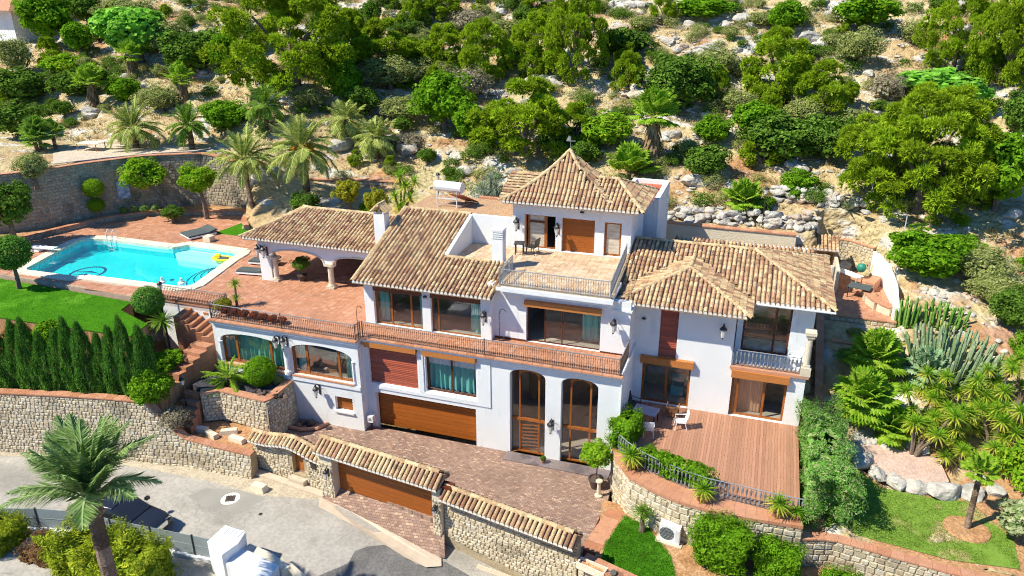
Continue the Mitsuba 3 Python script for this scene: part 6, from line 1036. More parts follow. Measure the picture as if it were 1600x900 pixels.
railing('wrought iron railing along the front edge of the left terrace', [(-9.88, .85), (-9.88, -.62), (-5.2, -.62), (-.58, -.62), (-.55, -.15)], 5.67)
railing('iron railing on the white garden wall beside the lawn', [(-14.8, .85), (-10.0, .85)], 5.66)
railing('long wrought iron railing of the front balcony', [(-.42, -.12), (6.6, -.12), (13.62, -.12), (13.62, 2.0)], 5.675)
railing('grey railing along the front and right of the upper beige terrace', [(6.80, 3.8), (6.80, 1.72), (12.62, 1.72), (12.30, 7.6)], 8.885, m='iron_grey', step=.125)
railing('loggia balustrade with fat grey balusters', [(18.70, 3.86), (21.95, 3.86)], 5.13, fat=True, step=.19, m='baluster_grey', each=True)
railing('curved balustrade with pale balusters on the rim of the wooden deck', [(13.95, -1.25), (14.45, -1.75), (15.2, -2.32), (15.9, -2.68), (16.8, -3.03), (17.5, -3.28), (18.35, -3.48), (19.6, -3.55), (20.9, -3.67), (22.3, -3.72)], 2.21, fat=True, step=.19, m='baluster_grey', each=True, posts=False)
# ================================================================ lamps
def lantern(x, y, z, label, ny=-1, nx=0, s=1.0):
    k = thing('wall_lantern', label, 'lantern'); ox, oy = nx*.30*s, ny*.30*s
    put('bracket', MB().box(x-.05, x+.05, y-.02, y+.02, z-.25*s, z+.2*s).tube([(x, y, z+.10*s), (x+ox*.5, y+oy*.5, z+.34*s), (x+ox, y+oy, z+.30*s)], .018, 5).tube([(x, y, z-.2*s), (x+ox*.5, y+oy*.5, z-.10*s), (x+ox*.3, y+oy*.3, z+.1*s)], .014, 5), 'iron_black', k)
    put('glass', MB().lathe((x+ox, y+oy, z), [(0, -.22*s), (.06*s, -.2*s), (.12*s, .12*s), (.12*s, .14*s), (0, .14*s)], 6), 'lamp_glass', k, smooth=False)
    put('cap', MB().lathe((x+ox, y+oy, z), [(.15*s, .13*s), (.12*s, .2*s), (.05*s, .27*s), (.03*s, .36*s), (0, .38*s)], 6).lathe((x+ox, y+oy, z), [(0, -.30*s), (.03*s, -.26*s), (.06*s, -.2*s)], 6), 'iron_black', k); return k
mat('lamp_glass', (0.62, 0.60, 0.55), rough=.2, spec=.6)
for a in [(-10.55, 5.42, 7.75, 'left one of the two lanterns on the pavilion corner pillar'), (-10.12, 5.42, 7.70, 'right one of the two lanterns on the pavilion corner pillar'), (-5.42, -.65, 4.92, 'left lantern of the pair between the arched windows'), (-4.92, -.65, 4.98, 'right lantern of the pair between the arched windows'), (-3.15, -.65, 2.25, 'lantern below the arched window beside the small square window'), (10.25, -.02, 2.22, 'lantern between the two tall arched doors'), (6.05, 1.58, 7.05, 'lantern right of the balcony windows under the long roof'), (12.85, 2.05, 7.35, 'lantern right of the sliding balcony doors'), (18.10, 3.80, 7.05, 'lantern high on the right wing beside the loggia'), (5.85, 7.73, 10.35, 'lantern left of the half open tower door'), (8.29, 7.73, 10.25, 'lantern between the two brown tower doors')]: lantern(*a, s=1.3)
lantern(.55, -6.02, 1.15, 'lantern on the left pillar of the vehicle gate', ny=-.8); lantern(6.62, -6.72, .98, 'lantern on the right pillar of the vehicle gate', ny=-.8)
for x, y, z, l in ((2.6, 1.59, 7.72, 'small round bulkhead light on the pillar between the balcony windows'), (14.05, 3.81, 7.1, 'small round bulkhead light left of the tall shutter'), (9.65, 7.74, 11.35, 'small dark spotlight above the rolling tower door')):
    k = put('bulkhead_light', MB().obox((x, y-.06, z-.09), (.09, 0, 0), (0, .06, 0), (0, 0, .10), None, .2), 'lamp_glass', label=l, cat='lamp'); put('hood', MB().obox((x, y-.08, z+.012), (.11, 0, 0), (0, .08, 0), (0, 0, .07), None, .35), 'iron_black', k)
def lamp_post(x, y, z, h, label):
    k = thing('lamp_post', label, 'lamp post'); put('post', MB().lathe((x, y, z), [(.09, 0), (.07, .15), (.035, .25), (.03, h-.1), (.06, h-.05), (0, h-.04)], 8), 'iron_black', k); put('glass', MB().lathe((x, y, z+h), [(0, -.04), (.09, -.03), (.15, .28), (0, .28)], 6), 'lamp_glass', k); put('cap', MB().lathe((x, y, z+h), [(.18, .28), (.13, .38), (.03, .46), (0, .5)], 6), 'iron_black', k)
lamp_post(-9.75, -3.75, 1.3, 1.75, 'lamp post beside the short garden steps'); lamp_post(-14.3, .5, 5.4, 1.1, 'lamp post behind the dark clipped ball shrub by the railing'); lamp_post(-3.6, 17.6, 7.6, 2.4, 'thin lamp post behind the solar water heater'); lamp_post(19.4, 19.4, 7.8, 2.5, 'thin lamp post on the rocks right of the low fan palm')
for x, y, h, l in ((-.48, -.45, 2.0, 'thin curved iron pole at the corner of the two terrace railings'), (6.75, 1.75, 1.9, 'thin curved iron pole before the wall right of the balcony windows')):
    put('iron_pole', MB().tube([(x, y, 5.67), (x, y, 5.67+h*.8), (x+.08, y-.02, 5.67+h*.95), (x+.25, y-.05, 5.67+h), (x+.4, y-.08, 5.67+h*.93)], .018, 6), 'iron_black', label=l, cat='pole')
# ================================================================ furniture and equipment
mat('cushion_grey', lambda p, n, uv: mi.Color3f(0.07, 0.085, 0.085)*(0.9+0.2*noise(p.x*9, p.y*9, p.z*9)), rough=.8); mat('plastic_white', (0.78, 0.78, 0.77), rough=.35, spec=.5); mat('fabric_lilac', (0.42, 0.38, 0.43), rough=.7); mat('wicker', lambda p, n, uv: pal(uv.x, [(0.22, 0.10, 0.05), (0.34, 0.18, 0.10)])); mat('pot_clay', lambda p, n, uv: pal(fbm(p.x*6, p.y*6, p.z*6), [(0.30, 0.13, 0.07), (0.44, 0.24, 0.15)])); mat('yellow_plastic', (0.78, 0.60, 0.02), rough=.4); mat('tank_white', (0.66, 0.67, 0.68), rough=.25, spec=.6); mat('cover_green', (0.02, 0.22, 0.16), rough=.5); mat('red_fabric', (0.30, 0.02, 0.02), rough=.8)
def lounger(x, y, a, label, w=.75, l=1.95, up=.32, z=5.66, base='plastic_white'):
    k = thing('sun_lounger', label, 'sun lounger'); c, s = math.cos(a), math.sin(a); d, e = np.array([c, s, 0]), np.array([-s, c, 0]); o = np.array([x, y, z])
    put('frame', MB().obox(o+[0, 0, .10], d*l/2, e*w/2, (0, 0, .10)), base, k)
    for i in (-1, 1):
        for j in (-1, 1): put('leg', MB().obox(o+d*i*(l/2-.12)+e*j*(w/2-.07), d*.035, e*.035, (0, 0, .10)), base, k)
    put('cushion', MB().obox(o-d*.25*l/2+[0, 0, .205], d*l*.37, e*w*.48, (0, 0, .11), None, .03), 'cushion_grey', k)
    b = o+d*l*.24+[0, 0, .21]; u = d*.32*l*math.cos(up)+np.array([0, 0, .32*l*math.sin(up)]); nn = np.cross(e, u); nn = -nn/np.linalg.norm(nn)*(1 if np.cross(e, u)[2] < 0 else -1)
    put('backrest', MB().obox(b+u*.5, u*.5, e*w*.48, nn*.11, None, .03), 'cushion_grey', k); return k
lounger(-12.0, 6.15, .12, 'dark sun lounger just left of the pavilion pillar, front one', .8, 2.0); lounger(-12.4, 8.0, .12, 'dark sun lounger behind the pavilion pillar, rear one', .8, 2.0)
k = lounger(-21.0, 11.8, 1.1, 'wide dark double sun bed on the far side of the pool', 1.7, 2.1, .25)
put('side_table', MB().box(-19.6, -19.0, 10.6, 11.2, 5.66, 6.08), 'coping_cream', label='cream cube side table beside the double sun bed', cat='table')
P_ = thing('diving_board', 'white diving board on the left end of the pool', 'diving board'); put('board', MB().obox((-28.9, 5.2, 5.98), (1.0, .1, 0), (-.02, .25, 0), (0, 0, .07)), 'plastic_white', P_); put('stand', MB().obox((-29.5, 5.15, 5.70), (.35, .03, 0), (-.02, .22, 0), (0, 0, .28), None, .2), 'plastic_white', P_)
P_ = thing('pool_ladder', 'shiny metal pool ladder at the far edge of the pool', 'ladder')
for dx in (0, .5): put('rail', MB().tube([(-26.6+dx, 9.15, 5.7), (-26.6+dx, 9.1, 6.35), (-26.6+dx, 8.85, 6.5), (-26.6+dx, 8.62, 6.3), (-26.6+dx, 8.6, 4.6)], .025, 7), 'metal_light', P_)
for i in range(3): put('rung', MB().tube([(-26.6, 8.6, 4.7+.28*i), (-26.1, 8.6, 4.7+.28*i)], .03, 6), 'metal_light', P_)
P_ = thing('pool_float', 'yellow and black air mattress floating in the corner of the pool', 'pool float'); a = np.linspace(0, 2*math.pi, 17); put('ring', MB().tube([(-16.15+.72*math.cos(t), 8.35+.42*math.sin(t), 5.52) for t in a], .10, 7, cap=False), 'yellow_plastic', P_); put('seat', MB().lathe((-16.15, 8.35, 5.49), [(.42, .0), (.40, .05), (0, .06)], 14), 'cushion_grey', P_); put('pillow', MB().obox((-16.75, 8.55, 5.53), (.18, .1, 0), (-.2, .3, 0), (0, 0, .14), None, .2), 'yellow_plastic', P_)
for x, y, s, l in ((-16.9, 3.35, .22, 'small white floating dispenser at the near pool edge'), (-15.6, 3.6, .26, 'white inflatable drifting at the near right pool corner')): put('float_toy', MB().lathe((x, y, 5.44), [(0, 0), (s, .02), (s*.9, .14), (s*.4, .2), (s*.35, .42), (0, .46)], 10), 'plastic_white', label=l, cat='pool float')
def table(x, y, z, a, L, W, H, label, top, leg, name='table'):
    k = thing(name, label, 'table'); c, s = math.cos(a), math.sin(a); d, e = np.array([c, s, 0]), np.array([-s, c, 0]); o = np.array([x, y, z]); put('table_top', MB().obox(o+[0, 0, H-.04], d*L/2, e*W/2, (0, 0, .04)), top, k)
    for i in (-1, 1):
        for j in (-1, 1): put('leg', MB().obox(o+d*i*(L/2-.08)+e*j*(W/2-.08), d*.025, e*.025, (0, 0, H-.05)), leg, k)
    return k
def chair(x, y, z, a, label, m='plastic_white', seat='plastic_white', name='chair'):
    k = thing(name, label, 'chair'); c, s = math.cos(a), math.sin(a); d, e = np.array([c, s, 0]), np.array([-s, c, 0]); o = np.array([x, y, z])
    put('seat', MB().obox(o+[0, 0, .40], d*.24, e*.25, (0, 0, .04)), seat, k); put('backrest', MB().obox(o-d*.26+[0, 0, .46], d*.02, e*.24, np.array([0, 0, .52])-d*.12), seat, k)
    for i in (-1, 1):
        for j in (-1, 1): put('leg', MB().tube([o+d*i*.22+e*j*.23+[0, 0, .40], o+d*i*.30+e*j*.25], .022, 5), m, k)
        put('armrest', MB().tube([o+e*i*.27-d*.28+[0, 0, .66], o+e*i*.27+d*.24+[0, 0, .64], o+e*i*.25+d*.28], .022, 5), m, k)
    return k
table(14.75, 1.75, 2.18, -.15, 1.25, .85, .74, 'garden table with a pale lilac top on the wooden deck', 'fabric_lilac', 'iron_black'); chair(16.55, 1.75, 2.18, math.pi+.25, 'single white folding chair standing alone on the wooden deck'); chair(15.1, .55, 2.18, math.pi*.55, 'white chair half hidden behind the deck bush beside the table'); chair(13.98, 2.75, 2.18, -.3, 'dark chair in the shade behind the lilac table', 'iron_black', 'iron_black')
k = thing('wicker_basket', 'brown wicker log basket beside the patio door', 'basket'); put('body', MB().box(15.72, 16.28, 2.65, 3.15, 2.19, 2.30), 'wicker', k)
for i in range(5): put('slat', MB().box(15.68, 16.32, 2.60, 2.64, 2.24+i*.12, 2.32+i*.12).box(15.68, 15.72, 2.64, 3.15, 2.24+i*.12, 2.32+i*.12).box(16.28, 16.32, 2.64, 3.15, 2.24+i*.12, 2.32+i*.12), 'wicker', k)
chair(21.7, 4.85, 5.09, math.pi*1.1, 'pale chair on the loggia beside the stone pillar')
chair(7.0, 6.9, 8.885, math.pi*.9, 'dark iron bistro chair on the upper terrace beside the chimney', 'iron_black', 'iron_black'); table(6.3, 6.6, 8.885, .2, .6, .6, .7, 'little dark bistro table behind the louvred chimney', 'iron_black', 'iron_black')
k = thing('cooling_unit', 'white air conditioning outdoor unit on the small front lawn', 'air conditioner'); c_, s_ = math.cos(-.12), math.sin(-.12); d_, e_ = np.array([c_, s_, 0]), np.array([-s_, c_, 0]); o_ = np.array([17.0, -4.35, .06]); put('pad', MB().obox(o_-[0, 0, .06], d_*.6, e_*.35, (0, 0, .07)), 'apron_concrete', k); put('body', MB().obox(o_+[0, 0, .02], d_*.47, e_*.2, (0, 0, .86), None, .0), 'plastic_white', k); f0 = o_-e_*.205-d_*.12+[0, 0, .47]
t = np.linspace(0, 2*math.pi, 25); put('fan_opening', MB().add([f0-e_*.004]+[f0-e_*.004+d_*.33*math.cos(q)+np.array([0, 0, .33*math.sin(q)]) for q in t], [[0, i+1, i+2] for i in range(24)]), 'iron_black', k)
for i in range(9): zz = -.28+.07*i; hw = math.sqrt(max(.33**2-zz**2, .01)); put('grille_bar', MB().obox(f0-e_*.012+[0, 0, zz], d_*hw, e_*.006, (0, 0, .022)), 'iron_grey', k)
put('panel', MB().obox(o_-e_*.205+d_*.36+[0, 0, .12], d_*.09, e_*.006, (0, 0, .66)), 'metal_light', k)
k = thing('wall_heater', 'white box with a round dial in the corner left of the garage door', 'machine'); put('body', MB().box(-.36, -.02, -.50, -.16, .55, .95), 'plastic_white', k); put('foot', MB().box(-.24, -.16, -.36, -.28, 0, .55), 'iron_black', k); put('dial', MB().obox((-.19, -.503, .66), (.10, 0, 0), (0, .006, 0), (0, 0, .18), None, .2), 'iron_grey', k)
k = thing('solar_heater', 'solar water heater with a white tank on the gravel roof', 'water heater'); put('tank', MB().tube([(-.1, 9.5, 11.75), (1.75, 9.3, 11.75)], .33, 14), 'tank_white', k); put('collector', MB().add([(1.0, 8.9, 11.45), (2.0, 8.8, 11.45), (2.3, 10.6, 10.6), (1.3, 10.7, 10.6), (1.0, 8.9, 11.40), (2.0, 8.8, 11.40), (2.3, 10.6, 10.55), (1.3, 10.7, 10.55)], [[0, 1, 2, 3], [7, 6, 5, 4], [0, 4, 5, 1], [1, 5, 6, 2], [2, 6, 7, 3], [3, 7, 4, 0]]), 'louvre_paint', k)
for x in (.15, 1.45): put('leg', MB().box(x-.03, x+.03, 9.0, 9.06, 10.52, 11.5), 'metal_light', k); put('strut', MB().tube([(x, 9.03, 10.6), (x+.6, 10.4, 10.6), (x, 9.35, 11.45)], .025, 5), 'metal_light', k)
put('cross_bar', MB().box(.15, 1.45, 9.0, 9.05, 11.05, 11.11), 'metal_light', k)
# pots
def pot(x, y, z, r, h, label, plant_=None, m='pot_clay', L=.5, km='blade_yucca', kk='y', hh=.25):
    k = thing('potted_plant', label, 'potted plant'); put('pot', MB().lathe((x, y, z), [(0, 0), (r*.62, 0), (r*.95, h*.7), (r, h*.92), (r*1.1, h*.93), (r*1.1, h), (r*.9, h), (r*.85, h*.9), (0, h*.9)], 16), m, k, smooth=False)
    if kk in ROS:
        put('stem', MB().tube([(x, y, z+h*.8), (x, y, z+h+hh)], .05, 6), 'bark', k); put('rosette', ROS[kk][0], km, k, M=T().translate([x, y, z+h+hh]).scale(L)); put('rosette', ROS[kk][1], km, k, M=T().translate([x+.12, y+.06, z+h+hh*.4]).scale(L*.7))
    else: put('stem', MB().tube([(x, y, z+h*.8), (x+.05, y, z+h+hh)], .035, 6), 'bark', k); put('foliage', PLY[kk][0], km, k, M=T().translate([x, y, z+h+hh+L*.6]).scale([L, L, L*.85]))
    return k
pot(14.75, -2.55, 2.215, .26, .36, 'big yellowish yucca in a clay pot on the left rim of the deck', L=.85, hh=.35); pot(18.2, -3.95, 2.215, .30, .30, 'yucca in a bowl pot at the middle of the deck rim', L=.72, hh=.30); pot(21.35, -4.0, 2.215, .28, .34, 'yellow green yucca pot at the right end of the deck rim', L=.75, hh=.3); pot(22.1, -3.9, 2.215, .22, .26, 'small yellow grass pot against the large hedge', L=.5, km='leaf_lime', kk='d', hh=.1)
pot(12.95, -1.55, .0, .36, .55, 'large dark pot with a bright leafy tree at the deck wall', km='leaf_lime', kk='carob', L=1.05, m='volcanic', hh=.7); k = thing('stone_pedestal', 'small stone pedestal beside the large dark pot', 'pedestal'); put('column', MB().lathe((13.25, -2.2, 0), [(.2, 0), (.2, .08), (.1, .16), (.09, .75), (.17, .85), (.17, .92), (0, .92)], 12), 'plaster_cream', k)
pot(9.9, -.45, .06, .13, .16, 'tiny pot on the slate step between the arched doors', kk='ball', km='leaf_mastic', L=.17, hh=.02); pot(-8.2, 6.1, 5.66, .3, .4, 'dark leafy pot plant behind the pavilion pillar', kk='mastic', km='leaf_mastic', L=.8, m='volcanic', hh=.25)
k = thing('stone_trough', 'long cream stone trough on the low wall at the small lawn', 'planter'); c_ = np.array([14.25, -8.05, .69]); put('trough', MB().obox(c_, (.62, -.16, 0), (.05, .20, 0), (0, 0, .10)).obox(c_+[.05, .17, .1], (.62, -.16, 0), (.008, .03, 0), (0, 0, .22)).obox(c_+[-.05, -.17, .1], (.62, -.16, 0), (.008, .03, 0), (0, 0, .22)).obox(c_+[.58, -.15, .1], (.03, -.008, 0), (.04, .17, 0), (0, 0, .22)).obox(c_+[-.58, .15, .1], (.03, -.008, 0), (.04, .17, 0), (0, 0, .22)), 'coping_cream', k); put('soil', MB().obox(c_+[0, 0, .1], (.55, -.14, 0), (.04, .14, 0), (0, 0, .1)), 'bare_soil', k)
k = put('clay_jar', MB().tube([(14.9, -8.5, .92), (15.3, -8.3, .90), (15.6, -8.2, .93)], [.20, .27, .16], 12), 'pot_clay', label='rounded clay jar lying on the low wall at the bottom edge', cat='jar'); put('mouth', MB().tube([(15.22, -8.36, 1.1), (15.2, -8.42, 1.22)], [.15, .13], 12), 'iron_black', k)
# pavilion lounge
k = thing('sofa', 'red cushioned sofa in the shade of the pavilion', 'sofa'); put('base', MB().box(-4.9, -2.6, 9.4, 10.4, 5.66, 6.0), 'wicker', k); put('cushion', MB().box(-4.85, -2.65, 9.4, 10.1, 6.0, 6.15), 'red_fabric', k); put('backrest', MB().box(-4.9, -2.6, 10.1, 10.4, 6.0, 6.6), 'red_fabric', k); put('counter', MB().box(-3.3, -1.4, 6.6, 7.3, 5.66, 6.5), 'coping_cream', label='cream masonry counter under the right half of the pavilion', cat='counter'); put('wall_relief', MB().box(-31.45, -31.35, 0, .01, 0, .01), 'plastic_white') if False else None
k = thing('wall_mosaic', 'blue tiled panel on the high stone wall behind the pool', 'mosaic'); put('panel', MB().obox((-30.35, 14.55, 7.1), (.26, .38, 0), (.12, -.08, 0), (0, 0, 1.4)), 'mosaic_blue', k)
mat('mosaic_blue', lambda p, n, uv: pal(noise(p.x*5, p.y*5, p.z*5), [(0.06, 0.16, 0.36), (0.16, 0.34, 0.55), (0.52, 0.62, 0.66)]), rough=.3)
# platform above the pool wall
put('platform', MB().prism([(-37, 14.5), (-33.6, 11.5), (-31.4, 14.6), (-28.9, 17.2), (-25.8, 19.2), (-24, 19.4), (-25.5, 20.8), (-31, 20.2), (-36.5, 19)], 9.2, 10.36), 'apron_concrete', kind='structure')
table(-35.0, 16.6, 10.36, .15, 1.9, 1.3, .62, 'wooden table on the pale platform above the pool wall', 'coping_cream', 'wicker')
# patio behind the right wing
k = thing('shelter', 'small tiled lean-to shelter on columns at the back of the patio', 'shelter')
for x, y in ((21.75, 18.9), (22.75, 18.75), (23.85, 15.6)): put('column', MB().lathe((x, y, 5.0), [(.16, 0), (.16, 2.0), (0, 2.0)], 10), 'plaster_cream', k)
put('back_wall', MB().box(21.6, 24.2, 20.3, 20.5, 5, 7.4), 'stone_mortar', k); put('side_wall', MB().box(24.15, 24.35, 16, 20.3, 5, 6.6), 'plaster_cream', k)
tiled_roof(k, 'roof', lambda x, y: 'F' if 21.5 <= x <= 24.4 and 18.5 <= y <= 20.4 else None, lambda x, y: 7.05+.25*(y-18.5), {'F': ((21.5, 18.5), (1, 0), (0, 1), 2.9, 1.8)}, thin=True)
k = thing('small_chimney', 'small white chimney with a tiled cap on the rocks behind the patio', 'chimney'); put('shaft', MB().box(22.1, 22.8, 21.2, 21.8, 7.0, 8.4), 'white_plaster', k); put('cap', MB().obox((22.45, 21.5, 8.4), (.5, 0, 0), (0, .45, 0), (0, 0, .35), None, .4), 'roof_clay_pale', k)
table(25.0, 17.9, 5.08, -.75, 2.0, .7, .8, 'long white table on the back patio', 'plastic_white', 'plaster_cream'); table(25.6, 15.8, 5.08, -.3, 1.3, 1.0, .72, 'dark covered table on the back patio', 'cushion_grey', 'iron_black')
put('green_ball', MB().lathe((25.95, 19.3, 5.5), [(0, 0), (.22, .06), (.32, .3), (.24, .54), (0, .62)], 12), 'cover_green', label='dark green ball shaped cover against the patio wall', cat='grill', smooth=True)
k = thing('planter_bench', 'curved cream planter with terracotta rim on the back patio', 'planter'); p_ = [(26.3, 16.4), (26.35, 15.1), (26.75, 14.1), (27.4, 13.5)]; core(k, p_[::-1], K(5.0), K(5.55), .5, 'plaster_cream', name='wall'); coping(k, p_[::-1], K(5.55), .08, .55)
put('planter_box', MB().obox((26.55, 17.6, 5.08), (.28, .75, 0), (-.25, .1, 0), (0, 0, .6)), 'terracotta_trim', label='small orange brick planter box beside the curved white wall', cat='planter')
# ================================================================ parked car
mat('car_paint', (0.012, 0.014, 0.022), rough=.12, spec=.6, clear=1.0); mat('car_glass', (0.02, 0.022, 0.025), rough=.05, spec=.8); mat('rubber', (0.02, 0.02, 0.02), rough=.7); mat('chrome', (0.75, 0.76, 0.78), rough=.15, metal=1.0)
def car(x, y, z, a, label):
    k = thing('parked_car', label, 'car'); c, s = math.cos(a), math.sin(a); M = T().translate([x, y, z]).rotate([0, 0, 1], math.degrees(a)); L, W = 4.85, 1.9
    def loft(secs, n=9):
        "cross-sections (x, half width, z bottom, z top, roundness)"
        mb = MB(); v = []
        for X, hw, z0, z1, rd in secs:
            t = np.linspace(0, math.pi, n); yy = -hw*np.sign(np.cos(t))*np.abs(np.cos(t))**rd; zz = z0+(z1-z0)*np.sin(t)**rd; v += [(X, p, q) for p, q in zip(yy, zz)]
        m = len(secs); f = [[i*n+j, (i+1)*n+j, (i+1)*n+j+1, i*n+j+1] for i in range(m-1) for j in range(n-1)]; mb.add(v, f); mb.add(v[:n], [[0, j, j+1] for j in range(1, n-1)]); mb.add(v[-n:], [[0, j+1, j] for j in range(1, n-1)]); return mb
    put('body', loft([(-2.42, .80, .34, .80, .4), (-2.36, .88, .28, .98, .36), (-1.9, .94, .24, 1.02, .32), (-.9, .95, .22, 1.0, .3), (.6, .95, .22, .99, .3), (1.1, .94, .22, .96, .32), (1.9, .90, .24, .86, .36), (2.3, .82, .28, .74, .4), (2.42, .72, .32, .62, .45)], 13), 'car_paint', k, smooth=True, M=M)
    put('cabin', loft([(-2.2, .70, .95, 1.02, .45), (-1.75, .76, .95, 1.36, .4), (-1.1, .78, .95, 1.52, .36), (-.1, .78, .95, 1.54, .36), (.45, .76, .95, 1.42, .38), (1.25, .72, .93, .98, .45)], 11), 'car_glass', k, smooth=True, M=M)
    put('roof', loft([(-1.62, .60, 1.38, 1.43, .5), (-1.1, .68, 1.44, 1.545, .45), (-.1, .68, 1.46, 1.565, .45), (.28, .62, 1.42, 1.49, .5)], 9), 'car_paint', k, smooth=True, M=M)
    for X in (-1.5, 1.45):
        for sd in (-1, 1):
            w = put('wheel', MB().tube([(X, sd*.74, .34), (X, sd*.96, .34)], .34, 18), 'rubber', k, M=M); put('rim', MB().tube([(X, sd*.90, .34), (X, sd*.972, .34)], [.22, .21], 12), 'chrome', w, M=M)
    for sd in (-1, 1):
        put('headlight', MB().obox((2.26, sd*.60, .58), (.10, sd*-.06, 0), (0, .17, 0), (0, 0, .13), None, .2), 'chrome', k, M=M); put('tail_light', MB().obox((-2.40, sd*.62, .72), (.04, 0, 0), (0, .18, 0), (0, 0, .14)), 'red_fabric', k, M=M); put('mirror', MB().obox((.72, sd*1.04, .98), (.09, 0, 0), (0, .11, 0), (0, 0, .15), None, .2), 'car_paint', k, M=M)
        for X in (-.75, .35): put('door_handle', MB().obox((X, sd*.945, .84), (.11, 0, 0), (0, .02, 0), (0, 0, .03)), 'chrome', k, M=M)
        put('window_trim', MB().tube([(-1.95, sd*.80, .99), (-.4, sd*.845, 1.0), (1.05, sd*.80, .98)], .014, 5), 'chrome', k, M=M)
    put('grille', MB().obox((2.40, 0, .44), (.03, 0, 0), (0, .42, 0), (0, 0, .24)), 'chrome', k, M=M); put('bumper', MB().obox((2.36, 0, .30), (.08, 0, 0), (0, .78, 0), (0, 0, .12), None, .1), 'iron_black', k, M=M); put('wiper', MB().tube([(1.15, -.45, 1.0), (.78, .05, 1.19)], .012, 4), 'rubber', k, M=M)
    return k
car(-8.0, -10.75, -.62, -.02, 'glossy black car parked on the road behind the grey panel fence')
# ================================================================ neighbour below the road
mat('panel_grey', lambda p, n, uv: mi.Color3f(0.27, 0.31, 0.32)*(0.92+0.16*uv.x), rough=.5); FY = lambda x: -11.95+.02*(x+5)
o = thing('garden_wall', 'white wall below the grey panel fence at the bottom left', 'wall'); core(o, [(-17.6, -14.3), (-13.2, -12.9), (-9.7, -11.95), (-1.0, -11.45)], K(-3.6), K(-.46), .25, 'white_plaster')
o = thing('panel_fence', 'grey metal panel fence on the white wall beside the parked car', 'fence')
FP = [(-17.6, -14.2), (-15.4, -13.45), (-13.2, -12.75), (-11.5, -12.2), (-9.7, -11.82), (-7.6, -11.68), (-5.4, -11.56), (-3.2, -11.42), (-1.0, -11.30)]
for i in range(8):
    p, q = np.array(FP[i]), np.array(FP[i+1]); e = (q-p)/2; nn = np.array([e[1], -e[0]])/np.linalg.norm(e); c = (p+q)/2; d = put('panel', MB().obox((*c, -.45), (*(e*.97), 0), (*(nn*.012), 0), (0, 0, 1.05)), 'panel_grey', o); put('rib', MB().obox((*(c+nn*.018), .06), (*(e*.97), 0), (*(nn*.008), 0), (0, 0, .03)), 'panel_grey', d); put('post', MB().box(q[0]-.03, q[0]+.03, q[1]-.04, q[1]+.04, -.5, .64), 'iron_black', o)
o = thing('gate_house', 'white angular entrance pillar of the lower neighbour at the bottom edge', 'gate pillar'); put('pillar', MB().prism([(-1.85, -10.75), (-.72, -10.85), (-.55, -11.55), (-.75, -12.4), (-1.9, -11.9)], -3.6, 1.0), 'white_plaster', o); put('wing', MB().prism([(-.70, -11.3), (1.55, -11.75), (1.6, -12.7), (.3, -12.5), (-.62, -12.4)], -3.6, .55), 'white_plaster', o); put('cap', MB().prism([(-.65, -10.80), (.75, -11.02), (1.9, -11.5), (1.7, -11.74), (.5, -11.4), (-.6, -11.25)], -3.6, .35), 'coping_cream', o)
for i in range(4): put('rib', MB().box(-1.65+.24*i, -1.52+.24*i, -11.3, -10.82, 1.001, 1.03), 'white_plaster', o)
o = thing('garden_wall', 'pale wall of the lower neighbour running off the bottom edge', 'wall'); core(o, [(1.7, -11.5), (4.2, -12.4), (7, -13.8)], K(-3.6), lambda u: .3-.16*u, .3, 'plaster_cream'); put('garden_soil', MB().prism([(-20, -12.3), (6, -12.6), (6, -20), (-20, -20)], -4.2, -3.4), 'panel_grey', kind='structure')
# far house at the upper left
o = thing('far_house', 'white house with a flat red tiled roof in the top left corner', 'house'); put('wall', MB().box(-71, -64.0, 36, 46, 14, 20.6), 'white_plaster', o); put('roof', MB().obox((-67.5, 40.5, 20.6), (4.6, 0, 0), (0, 5.6, 0), (0, 0, 1.2), None, .45), 'terracotta_trim', o)
# wire fence and posts beside the patio rocks
o = thing('wire_fence', 'grey netting fence between iron posts above the patio', 'fence')
for i, (x, y) in enumerate(((26.3, 23.6), (27.0, 21.4), (28.1, 19.6), (28.6, 17.5))): put('post', MB().tube([(x, y, HZ(x, y)-.3), (x, y, HZ(x, y)+1.9)], .03, 5), 'metal_light', o)
# ================================================================ rocks, scrub, grass
gr = np.random.default_rng(2024)
BIG = [(23.6, 4.3, .45), (24.2, 3.6, .5), (24.7, 2.9, .52), (25.3, 2.2, .55), (25.9, 1.6, .5), (26.7, 1.15, .45), (27.6, .95, .62), (28.7, 1.05, .68), (29.9, 1.3, .55), (30.9, 1.7, .5), (26.4, 3.9, .36), (27.3, 4.2, .33), (28.2, 4.0, .36), (29.1, 3.5, .42), (25.2, 4.0, .36), (25.8, 3.95, .3), (30.3, 2.3, .42)]
for i, (x, y, s) in enumerate(BIG): boulder(x, y, float(G_R(x, y))+.12*s, s, ('big pale boulder along the lawn edge of the gravel circle, %s from the left' % ORD[i] if i < 10 else 'smaller pale boulder on the far rim of the gravel circle'), group='boulders round the gravel circle', sx=1.25)
patch('gravel_circle', [(24.6, 3.6), (25.4, 2.3), (26.5, 1.3), (28.0, 1.2), (29.0, 1.8), (28.8, 3.4), (27.2, 4.0), (25.6, 4.2)], G_R, 'pink_gravel', lift=.10)
put('soil_ring', MB().lathe((29.25, -1.15, 1.30), [(.95, .02), (.9, .10), (.7, .13), (0, .10)], 20), 'bare_soil', kind='structure')
